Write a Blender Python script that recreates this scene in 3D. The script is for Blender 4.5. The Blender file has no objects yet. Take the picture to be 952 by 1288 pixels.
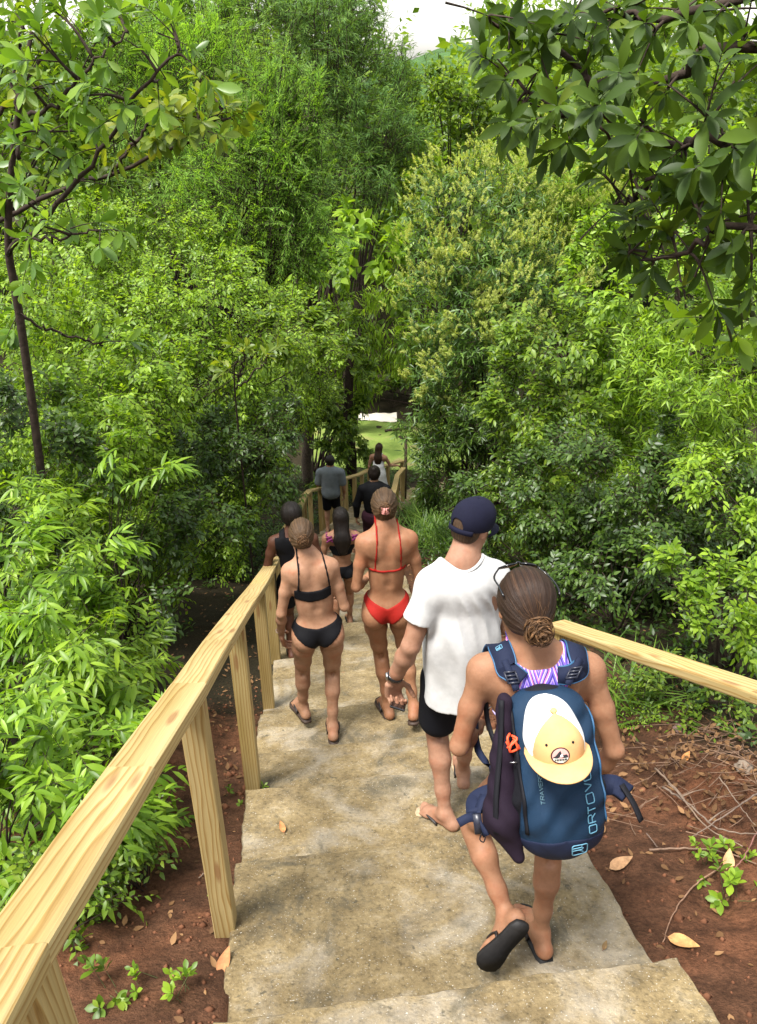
import bpy, math, random
import numpy as np
from math import radians, sin, cos, pi

random.seed(7)
RNG = np.random.default_rng(11)
sc = bpy.context.scene
COL = sc.collection

# ------------------------------------------------------------------ camera
CAM_Z = 1.94
PITCH = radians(29.5)
FPX = 1000.0            # focal length in pixels of a 952 px wide frame
cam_d = bpy.data.cameras.new('camera')
cam = bpy.data.objects.new('camera', cam_d)
COL.objects.link(cam)
cam.location = (0, 0, CAM_Z)
cam.rotation_euler = (pi / 2 - PITCH, 0, 0)
cam_d.sensor_fit = 'HORIZONTAL'
cam_d.sensor_width = 36.0
cam_d.lens = 36.0 * FPX / 952.0
cam_d.clip_start = 0.05
cam_d.clip_end = 3000
sc.camera = cam


def at(px, py, d):
    """world point on the ray of a photo pixel at forward distance d"""
    xc = (px - 476) / FPX
    yc = -(py - 644) / FPX
    y = cos(PITCH) + sin(PITCH) * yc
    z = -sin(PITCH) + cos(PITCH) * yc
    s = d / y
    return np.array([xc * s, d, CAM_Z + z * s])


# drop below the camera along the way down
PROF = [(-60, -3.5), (-12, -3.0), (-8, -2.0), (0, 1.94), (3.7, 3.75), (6.5, 5.02), (10, 6.55), (15, 8.9),
        (18, 9.9), (24, 12.0), (30, 12.6), (45, 13.2), (70, 14.0), (900, 16)]
_pd = np.array([a for a, b in PROF]); _ph = np.array([CAM_Z - b for a, b in PROF])


def gz(d):
    return np.interp(d, _pd, _ph)


# the left edge and the width of the path
_ld = np.array([-12, 1.38, 3.7, 5.2, 6.5, 10, 13, 15, 16.5, 18, 20, 24])
_lx = np.array([1.33, -.505, -.79, -.89, -.98, -1.16, -1.36, -1.25, -.88, -.28, .55, 2.3])
_rd = np.array([-12, 1.6, 3.7, 6.5, 10, 13, 15, 17, 18.5, 20, 24])
_rx = np.array([2.95, .995, .74, .45, .32, .2, .25, .48, .95, 1.75, 3.5])


def pathL(d): return np.interp(d, _ld, _lx)
def pathR(d): return np.interp(d, _rd, _rx)


def ground(x, y):
    """height of the soil at (x, y)"""
    base = gz(y)
    l = pathL(y) - x
    r = x - pathR(y)
    off = np.maximum(np.maximum(l, r), 0)
    z = base - 0.13 + 0.05 * np.minimum(off, 1.0)
    z = z + np.where((l > 0) & (y < 30), 0.05 * np.clip(l - 0.3, 0, 6) - .05 * np.clip(l, 0, .5), 0)
    z = z + np.where((r > 0) & (y < 30), 0.22 * np.clip(r - 0.5, 0, 5), 0)
    fade = np.clip(off / .4, 0, 1) * np.clip((40 - y) / 10, 0.2, 1)
    n = 0.035 * np.sin(x * 5.1 + y * 3.3) * np.sin(y * 4.1 - x * 2.2) + 0.02 * np.sin(x * 11 + 2 * np.sin(y * 7)) * np.sin(y * 13 + x * 4)
    n = n + 0.09 * np.exp(-(((x - 1.75) / .42) ** 2 + ((y - 3.15) / .55) ** 2))
    return z + n * fade


# ------------------------------------------------------------------ objects
def tag(o, label=None, cat=None, group=None, kind=None):
    if label: o['label'] = label
    if cat: o['category'] = cat
    if group: o['group'] = group
    if kind: o['kind'] = kind
    return o


def link(o, parent=None):
    COL.objects.link(o)
    if parent is not None:
        o.parent = parent
    return o


def empty(name, loc=(0, 0, 0), rz=0.0):
    o = bpy.data.objects.new(name, None)
    o.empty_display_size = .1
    o.location = loc
    o.rotation_euler = (0, 0, rz)
    return link(o)


def mesh_obj(name, v, faces, mat, parent=None, smooth=False, mat_idx=None, mats=None, attrs=None):
    """v (n,3); faces: one (m,k) array or list of arrays / lists"""
    me = bpy.data.meshes.new(name)
    v = np.asarray(v, dtype=np.float32)
    if isinstance(faces, np.ndarray):
        faces = [faces]
    arrs = []
    for f in faces:
        if isinstance(f, np.ndarray) and f.ndim == 2:
            arrs.append(f)
        else:
            arrs.append(np.asarray(f, dtype=np.int32).reshape(1, -1))
    arrs = [a for a in arrs if len(a)]
    loops = np.concatenate([a.ravel() for a in arrs]).astype(np.int32)
    tot = np.concatenate([np.full(len(a), a.shape[1], np.int32) for a in arrs])
    start = np.concatenate([[0], np.cumsum(tot)[:-1]]).astype(np.int32)
    me.vertices.add(len(v)); me.vertices.foreach_set('co', v.ravel())
    me.loops.add(len(loops)); me.loops.foreach_set('vertex_index', loops)
    me.polygons.add(len(tot)); me.polygons.foreach_set('loop_start', start)
    if mat_idx is not None:
        me.polygons.foreach_set('material_index', np.asarray(mat_idx, np.int32))
    if smooth:
        me.polygons.foreach_set('use_smooth', np.ones(len(tot), bool))
    me.update(calc_edges=True)
    me.validate()
    for m in (mats or [mat]):
        me.materials.append(m)
    o = bpy.data.objects.new(name, me)
    return link(o, parent)


class MB:
    """collects shapes for one mesh"""
    def __init__(s): s.v = []; s.f = []; s.n = 0

    def add(s, v, f):
        v = np.asarray(v, float)
        s.v.append(v)
        for a in f:
            s.f.append(np.asarray(a, int) + s.n)
        s.n += len(v)

    def build(s, name, mat, parent=None, smooth=False):
        quads = [f for f in s.f if f.ndim == 1 and len(f) == 4]
        tris = [f for f in s.f if f.ndim == 1 and len(f) == 3]
        other = [f for f in s.f if f.ndim == 1 and len(f) > 4]
        arr = [f for f in s.f if f.ndim == 2]
        fl = list(arr)
        if quads: fl.append(np.array(quads))
        if tris: fl.append(np.array(tris))
        fl += [o.tolist() for o in other]
        return mesh_obj(name, np.concatenate(s.v), fl, mat, parent, smooth)

    def tube(s, pts, rad, n=8, cap=True):
        pts = np.asarray(pts, float); m = len(pts)
        rad = np.broadcast_to(np.asarray(rad, float), (m,))
        t = np.gradient(pts, axis=0); t /= np.linalg.norm(t, axis=1)[:, None] + 1e-9
        ref = np.array([0, 0, 1.0]) if abs(t[0, 2]) < .9 else np.array([1.0, 0, 0])
        ang = np.arange(n) * 2 * pi / n
        V = []
        u = np.cross(t[0], ref); u /= np.linalg.norm(u)
        for i in range(m):
            u = u - t[i] * np.dot(u, t[i]); u /= np.linalg.norm(u) + 1e-9
            w = np.cross(t[i], u)
            V.append(pts[i] + rad[i] * (np.cos(ang)[:, None] * u + np.sin(ang)[:, None] * w))
        V = np.concatenate(V)
        i = np.arange(m - 1)[:, None] * n; j = np.arange(n)[None, :]; k = (j + 1) % n
        Q = np.stack([i + j, i + k, i + n + k, i + n + j], -1).reshape(-1, 4)
        f = [Q]
        if cap:
            f += [np.arange(n)[::-1], (m - 1) * n + np.arange(n)]
        s.add(V, f)

    def ribbon(s, pts, nrm, w, th):
        """flat strap along pts; nrm = outward normals; rectangular section"""
        pts = np.asarray(pts, float); m = len(pts)
        nrm = np.broadcast_to(np.asarray(nrm, float), (m, 3))
        w = np.broadcast_to(np.asarray(w, float), (m,))
        t = np.gradient(pts, axis=0); t /= np.linalg.norm(t, axis=1)[:, None] + 1e-9
        sd = np.cross(t, nrm); sd /= np.linalg.norm(sd, axis=1)[:, None] + 1e-9
        nn = np.cross(sd, t)
        c = []
        for a, b in ((-1, -.5), (-.94, .5), (.94, .5), (1, -.5)):
            c.append(pts + sd * (w[:, None] / 2 * a) + nn * th * b)
        V = np.stack(c, 1).reshape(-1, 3)
        i = np.arange(m - 1)[:, None] * 4; j = np.arange(4)[None, :]; k = (j + 1) % 4
        Q = np.stack([i + j, i + k, i + 4 + k, i + 4 + j], -1).reshape(-1, 4)
        s.add(V, [Q, np.arange(4)[::-1], (m - 1) * 4 + np.arange(4)])


def box_obj(name, size, mat, parent=None, bevel=.006):
    import bmesh
    bm = bmesh.new()
    bmesh.ops.create_cube(bm, size=1)
    bmesh.ops.scale(bm, vec=size, verts=bm.verts)
    if bevel:
        bmesh.ops.bevel(bm, geom=list(bm.edges), offset=bevel, segments=2, affect='EDGES', profile=.5)
    me = bpy.data.meshes.new(name); bm.to_mesh(me); bm.free()
    me.materials.append(mat)
    return link(bpy.data.objects.new(name, me), parent)


def spline(pts, n):
    """Catmull-Rom through pts, n samples"""
    P = np.asarray(pts, float)
    P = np.vstack([2 * P[0] - P[1], P, 2 * P[-1] - P[-2]])
    m = len(P) - 3
    t = np.linspace(0, m - 1e-6, n); i = t.astype(int); u = (t - i)[:, None]
    a, b, c, d = P[i], P[i + 1], P[i + 2], P[i + 3]
    return .5 * (2 * b + (c - a) * u + (2 * a - 5 * b + 4 * c - d) * u ** 2 + (3 * b - a - 3 * c + d) * u ** 3)


# ------------------------------------------------------------------ materials
class NT:
    def __init__(s, name):
        s.m = bpy.data.materials.new(name); s.m.use_nodes = True
        s.t = s.m.node_tree; s.t.nodes.clear()
        s.out = s.n('ShaderNodeOutputMaterial')
        s.bsdf = s.n('ShaderNodeBsdfPrincipled')
        s.l(s.bsdf.outputs[0], s.out.inputs[0])

    def n(s, typ, **kw):
        nd = s.t.nodes.new(typ)
        for k, v in kw.items():
            if k in nd.inputs: nd.inputs[k].default_value = v
            else: setattr(nd, k, v)
        return nd

    def l(s, a, b): s.t.links.new(a, b)

    def coord(s, which='Object', scale=(1, 1, 1), rot=(0, 0, 0), loc=(0, 0, 0)):
        c = s.n('ShaderNodeTexCoord'); mp = s.n('ShaderNodeMapping')
        mp.inputs['Scale'].default_value = scale; mp.inputs['Rotation'].default_value = rot
        mp.inputs['Location'].default_value = loc
        s.l(c.outputs[which], mp.inputs[0])
        return mp.outputs[0]

    def noise(s, vec, scale, detail=4, rough=.55, dist=0.0):
        nd = s.n('ShaderNodeTexNoise'); nd.inputs['Scale'].default_value = scale
        nd.inputs['Detail'].default_value = detail; nd.inputs['Roughness'].default_value = rough
        nd.inputs['Distortion'].default_value = dist
        if vec is not None: s.l(vec, nd.inputs['Vector'])
        return nd.outputs['Fac']

    def ramp(s, fac, stops, interp='LINEAR'):
        r = s.n('ShaderNodeValToRGB'); e = r.color_ramp.elements; r.color_ramp.interpolation = interp
        while len(e) < len(stops): e.new(.5)
        for k, (p, c) in enumerate(stops):
            e[k].position = p
            e[k].color = (c, c, c, 1) if isinstance(c, (int, float)) else tuple(c) + (1,)
        s.l(fac, r.inputs[0])
        return r.outputs[0]

    def mix(s, fac, a, b, mode='MIX'):
        m = s.n('ShaderNodeMix', data_type='RGBA', blend_type=mode)
        if isinstance(fac, (int, float)): m.inputs[0].default_value = fac
        else: s.l(fac, m.inputs[0])
        for k, q in ((6, a), (7, b)):
            if isinstance(q, tuple): m.inputs[k].default_value = q + (1,)
            else: s.l(q, m.inputs[k])
        return m.outputs[2]

    def math(s, op, a, b=0.0, c=None):
        m = s.n('ShaderNodeMath', operation=op)
        for k, q in ((0, a), (1, b), (2, c)):
            if q is None: continue
            if isinstance(q, (int, float)): m.inputs[k].default_value = q
            else: s.l(q, m.inputs[k])
        return m.outputs[0]

    def bump(s, h, strength=.3, dist=.01):
        b = s.n('ShaderNodeBump'); b.inputs['Strength'].default_value = strength
        b.inputs['Distance'].default_value = dist
        s.l(h, b.inputs['Height']); s.l(b.outputs[0], s.bsdf.inputs['Normal'])

    def set(s, col=None, rough=.6, spec=.5, **kw):
        if col is not None:
            if isinstance(col, tuple): s.bsdf.inputs['Base Color'].default_value = col + (1,)
            else: s.l(col, s.bsdf.inputs['Base Color'])
        if isinstance(rough, (int, float)): s.bsdf.inputs['Roughness'].default_value = rough
        else: s.l(rough, s.bsdf.inputs['Roughness'])
        s.bsdf.inputs['Specular IOR Level'].default_value = spec
        for k, v in kw.items(): s.bsdf.inputs[k].default_value = v
        return s


def m_concrete():
    s = NT('weathered_concrete')
    c = s.coord()
    big = s.noise(c, 1.3, 5, .6, .4)
    mid = s.noise(c, 7, 6, .65)
    fine = s.noise(c, 55, 4, .7)
    spk = s.noise(c, 140, 2, .5)
    c1 = s.ramp(big, [(.3, (.12, .085, .038)), (.46, (.21, .148, .062)), (.6, (.29, .205, .085)), (.75, (.37, .29, .16))])
    c2 = s.ramp(mid, [(.30, (.055, .04, .018)), (.44, (.18, .127, .055)), (.58, (.30, .22, .10)), (.74, (.46, .38, .24))])
    col = s.mix(.55, c1, c2)
    c3 = s.ramp(fine, [(.3, .3), (.45, .85), (.6, 1.08), (.75, 1.5)])
    col = s.mix(.8, col, c3, 'MULTIPLY')
    dark = s.ramp(s.noise(c, 3.1, 7, .72, .6), [(.52, 0.0), (.66, .8)])
    lite = s.ramp(s.noise(s.coord(loc=(5, 2, 0)), 2.3, 6, .65, .5), [(.5, 0.0), (.66, .4)])
    col = s.mix(lite, col, (.50, .44, .32))
    col = s.mix(dark, col, (.085, .072, .042))
    blot = s.ramp(s.noise(s.coord(loc=(3, 1, 2)), 17, 3, .6), [(.66, 0.0), (.72, .75)])
    col = s.mix(blot, col, (.07, .06, .035))
    pale = s.ramp(spk, [(.66, 0.0), (.74, .8)])
    col = s.mix(pale, col, (.62, .56, .42))
    g = s.n('ShaderNodeTexVoronoi'); g.inputs['Scale'].default_value = 48; s.l(c, g.inputs['Vector'])
    h = s.math('ADD', s.math('MULTIPLY', mid, .6), s.math('MULTIPLY', fine, .6))
    h = s.math('ADD', h, s.math('MULTIPLY', s.ramp(g.outputs['Distance'], [(0, .5), (.35, 0.0)]), .5))
    s.bump(h, .75, .012)
    col = s.mix(1.0, col, (.91, .95, 1.10), 'MULTIPLY')
    tn = s.n('ShaderNodeAttribute', attribute_name='tone'); gr = s.n('ShaderNodeAttribute', attribute_name='grime_shade')
    tc = s.n('ShaderNodeCombineColor')
    for q in range(3): s.l(tn.outputs['Fac'], tc.inputs[q])
    col = s.mix(1.0, col, tc.outputs[0], 'MULTIPLY')
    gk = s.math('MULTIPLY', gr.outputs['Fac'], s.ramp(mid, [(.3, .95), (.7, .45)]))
    col = s.mix(gk, col, (.07, .055, .032))  # grime and painted corner shade mixed into the concrete colour
    return s.set(col, .9, .25).m


def m_wood(axis):
    s = NT('fresh_pine_' + axis)
    oi = s.n('ShaderNodeObjectInfo')
    tc = s.n('ShaderNodeTexCoord')
    add = s.n('ShaderNodeVectorMath', operation='MULTIPLY_ADD')
    s.l(oi.outputs['Random'], add.inputs[0])
    add.inputs[1].default_value = (7, .12, .16) if axis == 'x' else (.12, .16, 7)
    s.l(tc.outputs['Object'], add.inputs[2])
    sep = s.n('ShaderNodeSeparateXYZ'); s.l(add.outputs[0], sep.inputs[0])
    X, Y, Z = sep.outputs
    if axis == 'x': L, A, B = X, Y, Z
    else: L, A, B = Z, X, Y
    mp = s.n('ShaderNodeMapping')
    mp.inputs['Scale'].default_value = (1.1, 9, 9) if axis == 'x' else (9, 9, 1.1)
    s.l(add.outputs[0], mp.inputs[0])
    wob = s.noise(mp.outputs[0], 1.0, 3, .5)
    a2 = s.math('ADD', s.math('ADD', A, s.math('MULTIPLY', L, .012)), s.math('MULTIPLY', wob, .06))
    b2 = s.math('ADD', s.math('ADD', B, .035), s.math('MULTIPLY', wob, .03))
    r = s.math('SQRT', s.math('ADD', s.math('MULTIPLY', a2, a2), s.math('MULTIPLY', b2, b2)))
    ring = s.math('FRACT', s.math('MULTIPLY', r, 72))
    rc = s.ramp(ring, [(0, (.52, .405, .19)), (.55, (.47, .355, .155)), (.85, (.33, .205, .065)), (.95, (.46, .31, .11)), (1, (.52, .405, .19))])
    big = s.noise(mp.outputs[0], .55, 3, .5)
    tint = s.ramp(big, [(.3, (.62, .55, .30)), (.55, (1, 1, 1)), (.75, (1.12, 1.06, .9))])
    col = s.mix(.8, rc, tint, 'MULTIPLY')
    mp2 = s.n('ShaderNodeMapping')
    mp2.inputs['Scale'].default_value = (3.2, 16, 16) if axis == 'x' else (16, 16, 3.2)
    s.l(add.outputs[0], mp2.inputs[0])
    v = s.n('ShaderNodeTexVoronoi'); v.inputs['Scale'].default_value = .85; s.l(mp2.outputs[0], v.inputs['Vector'])
    knot = s.ramp(v.outputs['Distance'], [(.1, 1.0), (.2, 0.0)])
    col = s.mix(s.math('MULTIPLY', knot, .75), col, (.27, .13, .05))
    fib = s.n('ShaderNodeMapping'); fib.inputs['Scale'].default_value = (6, 300, 300) if axis == 'x' else (300, 300, 6)
    s.l(add.outputs[0], fib.inputs[0])
    fb = s.noise(fib.outputs[0], 1, 3, .6)
    col = s.mix(.4, col, s.ramp(fb, [(.3, .7), (.7, 1.2)]), 'MULTIPLY')
    s.bump(s.math('ADD', fb, s.math('MULTIPLY', ring, .5)), .25, .003)
    col = s.mix(1.0, col, (.86, .85, .84), 'MULTIPLY')
    return s.set(col, .62, .35).m


def m_soil():
    s = NT('red_soil')
    c = s.coord()
    a = s.noise(c, .9, 5, .6, .3); b = s.noise(c, 9, 7, .7); f = s.noise(c, 60, 5, .75)
    col = s.ramp(a, [(.3, (.075, .038, .021)), (.5, (.125, .058, .031)), (.62, (.185, .076, .037)), (.75, (.15, .088, .05))])
    col = s.mix(.9, col, s.ramp(b, [(.3, .35), (.5, .95), (.7, 1.45)]), 'MULTIPLY')
    col = s.mix(.8, col, s.ramp(f, [(.3, .45), (.5, 1.0), (.75, 1.6)]), 'MULTIPLY')
    at_ = s.n('ShaderNodeAttribute', attribute_name='bare')
    mould = s.ramp(f, [(.3, (.012, .010, .006)), (.55, (.035, .028, .014)), (.75, (.075, .05, .025))])
    k = s.ramp(s.math('ADD', at_.outputs['Fac'], s.math('MULTIPLY', s.math('SUBTRACT', b, .5), .9)), [(.3, 0.0), (.6, 1.0)])
    col = s.mix(k, mould, col)
    s.bump(s.math('ADD', b, s.math('MULTIPLY', f, .7)), 1.0, .035)
    return s.set(col, .95, .15).m


def m_plain(name, col, rough=.6, spec=.4, noise=.0, nscale=30, bump=0.0, bdist=.002, **kw):
    s = NT(name)
    if noise:
        c = s.coord()
        n = s.noise(c, nscale, 4, .6)
        lo = tuple(x * (1 - noise) for x in col); hi = tuple(min(1, x * (1 + noise)) for x in col)
        s.set(s.ramp(n, [(.3, lo), (.7, hi)]), rough, spec, **kw)
        if bump: s.bump(n, bump, bdist)
    else:
        s.set(col, rough, spec, **kw)
    return s.m


def m_skin(name, col, red=.25):
    s = NT(name)
    c = s.coord()
    n = s.noise(c, 9, 4, .6); f = s.noise(c, 220, 2, .6); bl = s.noise(c, 45, 3, .65)
    r = tuple(a * b for a, b in zip(col, (1.0, .80, .72)))
    d = tuple(a * b for a, b in zip(col, (.86, .82, .78)))
    col = tuple(.64 * a * b for a, b in zip(col, (1, .95, .9))); r = tuple(a * b for a, b in zip(col, (1.0, .80, .72))); d = tuple(a * b for a, b in zip(col, (.86, .82, .78)))
    cc = s.ramp(n, [(.3, d), (.5, col), (.72, r)])
    cc = s.mix(.5, cc, s.ramp(bl, [(.3, (.78, .70, .68)), (.7, (1.14, 1.12, 1.10))]), 'MULTIPLY')
    fr = s.ramp(s.noise(c, 330, 1, .4), [(.69, 0.0), (.76, .35)])
    cc = s.mix(fr, cc, tuple(a * .5 for a in col))
    s.bump(s.math('ADD', f, s.math('MULTIPLY', bl, .8)), .3, .003)
    s.set(cc, s.ramp(bl, [(.3, .50), (.7, .68)]), .28)
    s.bsdf.inputs['Subsurface Weight'].default_value = .06
    s.bsdf.inputs['Subsurface Radius'].default_value = (.012, .005, .003)
    s.bsdf.inputs['Subsurface Scale'].default_value = .6
    return s.m


def m_cloth(name, col, weave=900, rough=.85, wr=.0, spec=.15, **kw):
    s = NT(name)
    c = s.coord()
    n = s.noise(c, 14, 4, .6)
    f = s.noise(c, weave, 1, .5)
    cc = s.ramp(n, [(.3, tuple(x * .85 for x in col)), (.7, tuple(min(.9, x * 1.1) for x in col))])
    h = s.math('MULTIPLY', f, .3)
    if wr:
        h = s.math('ADD', h, s.math('MULTIPLY', s.noise(s.coord(scale=(1.6, 1.6, .7)), 15, 3, .5, 1.2), wr))
    s.bump(h, .5, .006)
    return s.set(cc, rough, spec, **kw).m


def m_hair(name, dark, light):
    s = NT(name)
    at_ = s.n('ShaderNodeAttribute', attribute_name='flow'); c = at_.outputs['Vector']
    n = s.noise(c, 1.0, 3, .6)
    oc = s.coord()
    big = s.noise(oc, 14, 3, .6)
    col = s.ramp(n, [(.3, dark), (.55, tuple((a + b) / 2 * .8 for a, b in zip(dark, light))), (.72, light)])
    col = s.mix(.5, col, s.ramp(big, [(.3, .6), (.7, 1.3)]), 'MULTIPLY')
    s.bump(n, .8, .004)
    return s.set(col, .5, .22).m
# ------------------------------------------------------------------ implicit bodies
A = lambda *q: np.array(q, dtype=float)


def unit(v):
    v = np.asarray(v, float)
    return v / (np.linalg.norm(v) + 1e-12)


def frame(z, x):
    """rotation with columns x', y', z' from an up and an approximate right vector"""
    z = unit(z); x = np.asarray(x, float); x = unit(x - z * np.dot(x, z)); y = np.cross(z, x)
    return np.stack([x, y, z], 1)


class Vol:
    def __init__(s, lo, hi, res):
        s.res = res; s.lo = np.asarray(lo, float)
        n = np.ceil((np.asarray(hi) - s.lo) / res).astype(int) + 1
        s.ax = [(s.lo[i] + np.arange(n[i]) * res).astype(np.float32) for i in range(3)]
        s.F = np.full(tuple(n), 3.0, np.float32)

    def grid(s, sl=None):
        a = s.ax if sl is None else [s.ax[i][sl[i]] for i in range(3)]
        return a[0][:, None, None], a[1][None, :, None], a[2][None, None, :]

    def sl(s, lo, hi, pad):
        out = []
        for i in range(3):
            a = int(np.floor((lo[i] - pad - s.lo[i]) / s.res)); b = int(np.ceil((hi[i] + pad - s.lo[i]) / s.res)) + 1
            a = max(a, 0); b = min(b, len(s.ax[i]))
            if b <= a: return None
            out.append(slice(a, b))
        return tuple(out)

    def apply(s, prim, op='u', k=.02):
        fn, lo, hi = prim
        sl = s.sl(lo, hi, .055 + k)
        if sl is None: return
        d = fn(*s.grid(sl)).astype(np.float32)
        a = s.F[sl]
        if op == 'u':
            h = np.maximum(k - np.abs(a - d), 0) / max(k, 1e-6)
            s.F[sl] = np.minimum(a, d) - h * h * k * .25
        else:
            d = -d
            h = np.maximum(k - np.abs(a - d), 0) / max(k, 1e-6)
            s.F[sl] = np.maximum(a, d) + h * h * k * .25

    def many(s, prims):
        for q in prims:
            s.apply(q[0], q[1] if len(q) > 1 else 'u', q[2] if len(q) > 2 else .02)
        return s

    def sub(s, F):
        o = Vol.__new__(Vol); o.res = s.res; o.lo = s.lo; o.ax = s.ax; o.F = F
        return o


def cap(a, b, ra, rb, flat=None):
    """tapered capsule; flat = (normal, factor) squashes it along a direction"""
    a = np.asarray(a, float); b = np.asarray(b, float); ba = b - a; L = float(np.dot(ba, ba)) + 1e-12
    r = max(ra, rb)

    def fn(x, y, z):
        px, py, pz = x - a[0], y - a[1], z - a[2]
        t = np.clip((px * ba[0] + py * ba[1] + pz * ba[2]) / L, 0, 1)
        qx, qy, qz = px - t * ba[0], py - t * ba[1], pz - t * ba[2]
        q2 = qx * qx + qy * qy + qz * qz
        if flat is not None:
            n, fa = flat
            dn = qx * n[0] + qy * n[1] + qz * n[2]
            q2 = q2 + dn * dn * (fa * fa - 1)
        return np.sqrt(q2) - (ra + (rb - ra) * t)
    return fn, np.minimum(a, b) - r, np.maximum(a, b) + r


def ell(c, r, R=None):
    c = np.asarray(c, float); r = np.asarray(r, float)
    R = np.eye(3) if R is None else R
    ext = np.sqrt(((R * r) ** 2).sum(1))

    def fn(x, y, z):
        px, py, pz = x - c[0], y - c[1], z - c[2]
        k0 = 0; k1 = 0
        for i in range(3):
            q = px * R[0, i] + py * R[1, i] + pz * R[2, i]
            k0 = k0 + (q / r[i]) ** 2; k1 = k1 + (q / r[i] ** 2) ** 2
        k0 = np.sqrt(k0); k1 = np.sqrt(k1) + 1e-6
        return k0 * (k0 - 1) / k1
    return fn, c - ext, c + ext


def rbox(c, h, rad, R=None):
    c = np.asarray(c, float); h = np.asarray(h, float); R = np.eye(3) if R is None else R
    ext = np.abs(R) @ h

    def fn(x, y, z):
        px, py, pz = x - c[0], y - c[1], z - c[2]
        q = [np.abs(px * R[0, i] + py * R[1, i] + pz * R[2, i]) - (h[i] - rad) for i in range(3)]
        o = np.sqrt(sum(np.maximum(a, 0) ** 2 for a in q))
        return o + np.minimum(np.maximum(np.maximum(q[0], q[1]), q[2]), 0) - rad
    return fn, c - ext, c + ext


def chain(pts, rads, k=.015, flat=None):
    return [(cap(pts[i], pts[i + 1], rads[i], rads[i + 1], flat), 'u', k) for i in range(len(pts) - 1)]


def nets(vol):
    """surface nets: vertices, quads"""
    F = vol.F; S = F < 0
    nx, ny, nz = F.shape
    c = np.zeros((nx - 1, ny - 1, nz - 1), np.int8)
    for i in (0, 1):
        for j in (0, 1):
            for k in (0, 1):
                c += S[i:nx - 1 + i, j:ny - 1 + j, k:nz - 1 + k]
    act = np.argwhere((c > 0) & (c < 8))
    idx = -np.ones(c.shape, np.int32); idx[act[:, 0], act[:, 1], act[:, 2]] = np.arange(len(act))
    P = np.zeros((len(act), 3)); W = np.zeros(len(act))
    I, J, K = act.T
    corners = [(i, j, k) for i in (0, 1) for j in (0, 1) for k in (0, 1)]
    for a in corners:
        for ax in range(3):
            if a[ax]: continue
            b = list(a); b[ax] = 1
            fa = F[I + a[0], J + a[1], K + a[2]]; fb = F[I + b[0], J + b[1], K + b[2]]
            m = (fa < 0) != (fb < 0)
            t = np.where(m, fa / np.where(m, fa - fb, 1), 0)
            q = np.array(a, float)[None, :].repeat(len(act), 0); q[:, ax] += t
            P += q * m[:, None]; W += m
    P = (act + P / W[:, None]) * vol.res + vol.lo
    quads = []
    for ax in range(3):
        o1, o2 = (ax + 1) % 3, (ax + 2) % 3
        sa = [slice(None)] * 3; sb = [slice(None)] * 3
        sa[ax] = slice(0, -1); sb[ax] = slice(1, None)
        A_, B_ = S[tuple(sa)], S[tuple(sb)]
        e = np.argwhere(A_ != B_)
        e = e[(e[:, o1] > 0) & (e[:, o2] > 0) & (e[:, o1] < F.shape[o1] - 1) & (e[:, o2] < F.shape[o2] - 1)]
        ids = []
        for d1, d2 in ((-1, -1), (0, -1), (0, 0), (-1, 0)):
            q = e.copy(); q[:, o1] += d1; q[:, o2] += d2
            ids.append(idx[q[:, 0], q[:, 1], q[:, 2]])
        q = np.stack(ids, 1)
        inside = A_[e[:, 0], e[:, 1], e[:, 2]]
        q[~inside] = q[~inside][:, ::-1]
        quads.append(q)
    Q = np.concatenate(quads)
    return P, Q[(Q >= 0).all(1)]


def smooth_v(P, Q, it=2, lam=.5):
    for _ in range(it):
        s = np.zeros_like(P); w = np.zeros(len(P))
        for a in range(4):
            for b in (1, 3):
                np.add.at(s, Q[:, a], P[Q[:, (a + b) % 4]]); np.add.at(w, Q[:, a], 1)
        P = P + lam * (s / np.maximum(w, 1)[:, None] - P)
    return P


def vol_obj(name, vols, mat, parent=None, it=1, flow=None):
    """one mesh from one or more volumes"""
    V, Fs, n = [], [], 0
    for v in (vols if isinstance(vols, list) else [vols]):
        P, Q = nets(v)
        if len(P) == 0: continue
        P = smooth_v(P, Q, it)
        V.append(P); Fs.append(Q + n); n += len(P)
    V = np.concatenate(V)
    o = mesh_obj(name, V, [np.concatenate(Fs)], mat, parent, smooth=True)
    if flow is not None:
        a = o.data.attributes.new('flow', 'FLOAT_VECTOR', 'POINT')
        a.data.foreach_set('vector', np.asarray(flow(o_coords(o)), np.float32).ravel())
    return o


def o_coords(o):
    a = np.empty(len(o.data.vertices) * 3, np.float32); o.data.vertices.foreach_get('co', a)
    return a.reshape(-1, 3).astype(float)


def wob(x, y, z, s=1.0, ph=0.0):
    return (np.sin(x * 31 * s + 1.7 * np.sin(y * 23 * s + ph) + ph) * np.sin(z * 27 * s + 1.3 * np.sin(x * 17 * s)) +
            .5 * np.sin(x * 57 * s + z * 41 * s + ph * 2) * np.sin(y * 63 * s - z * 29 * s))


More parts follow.
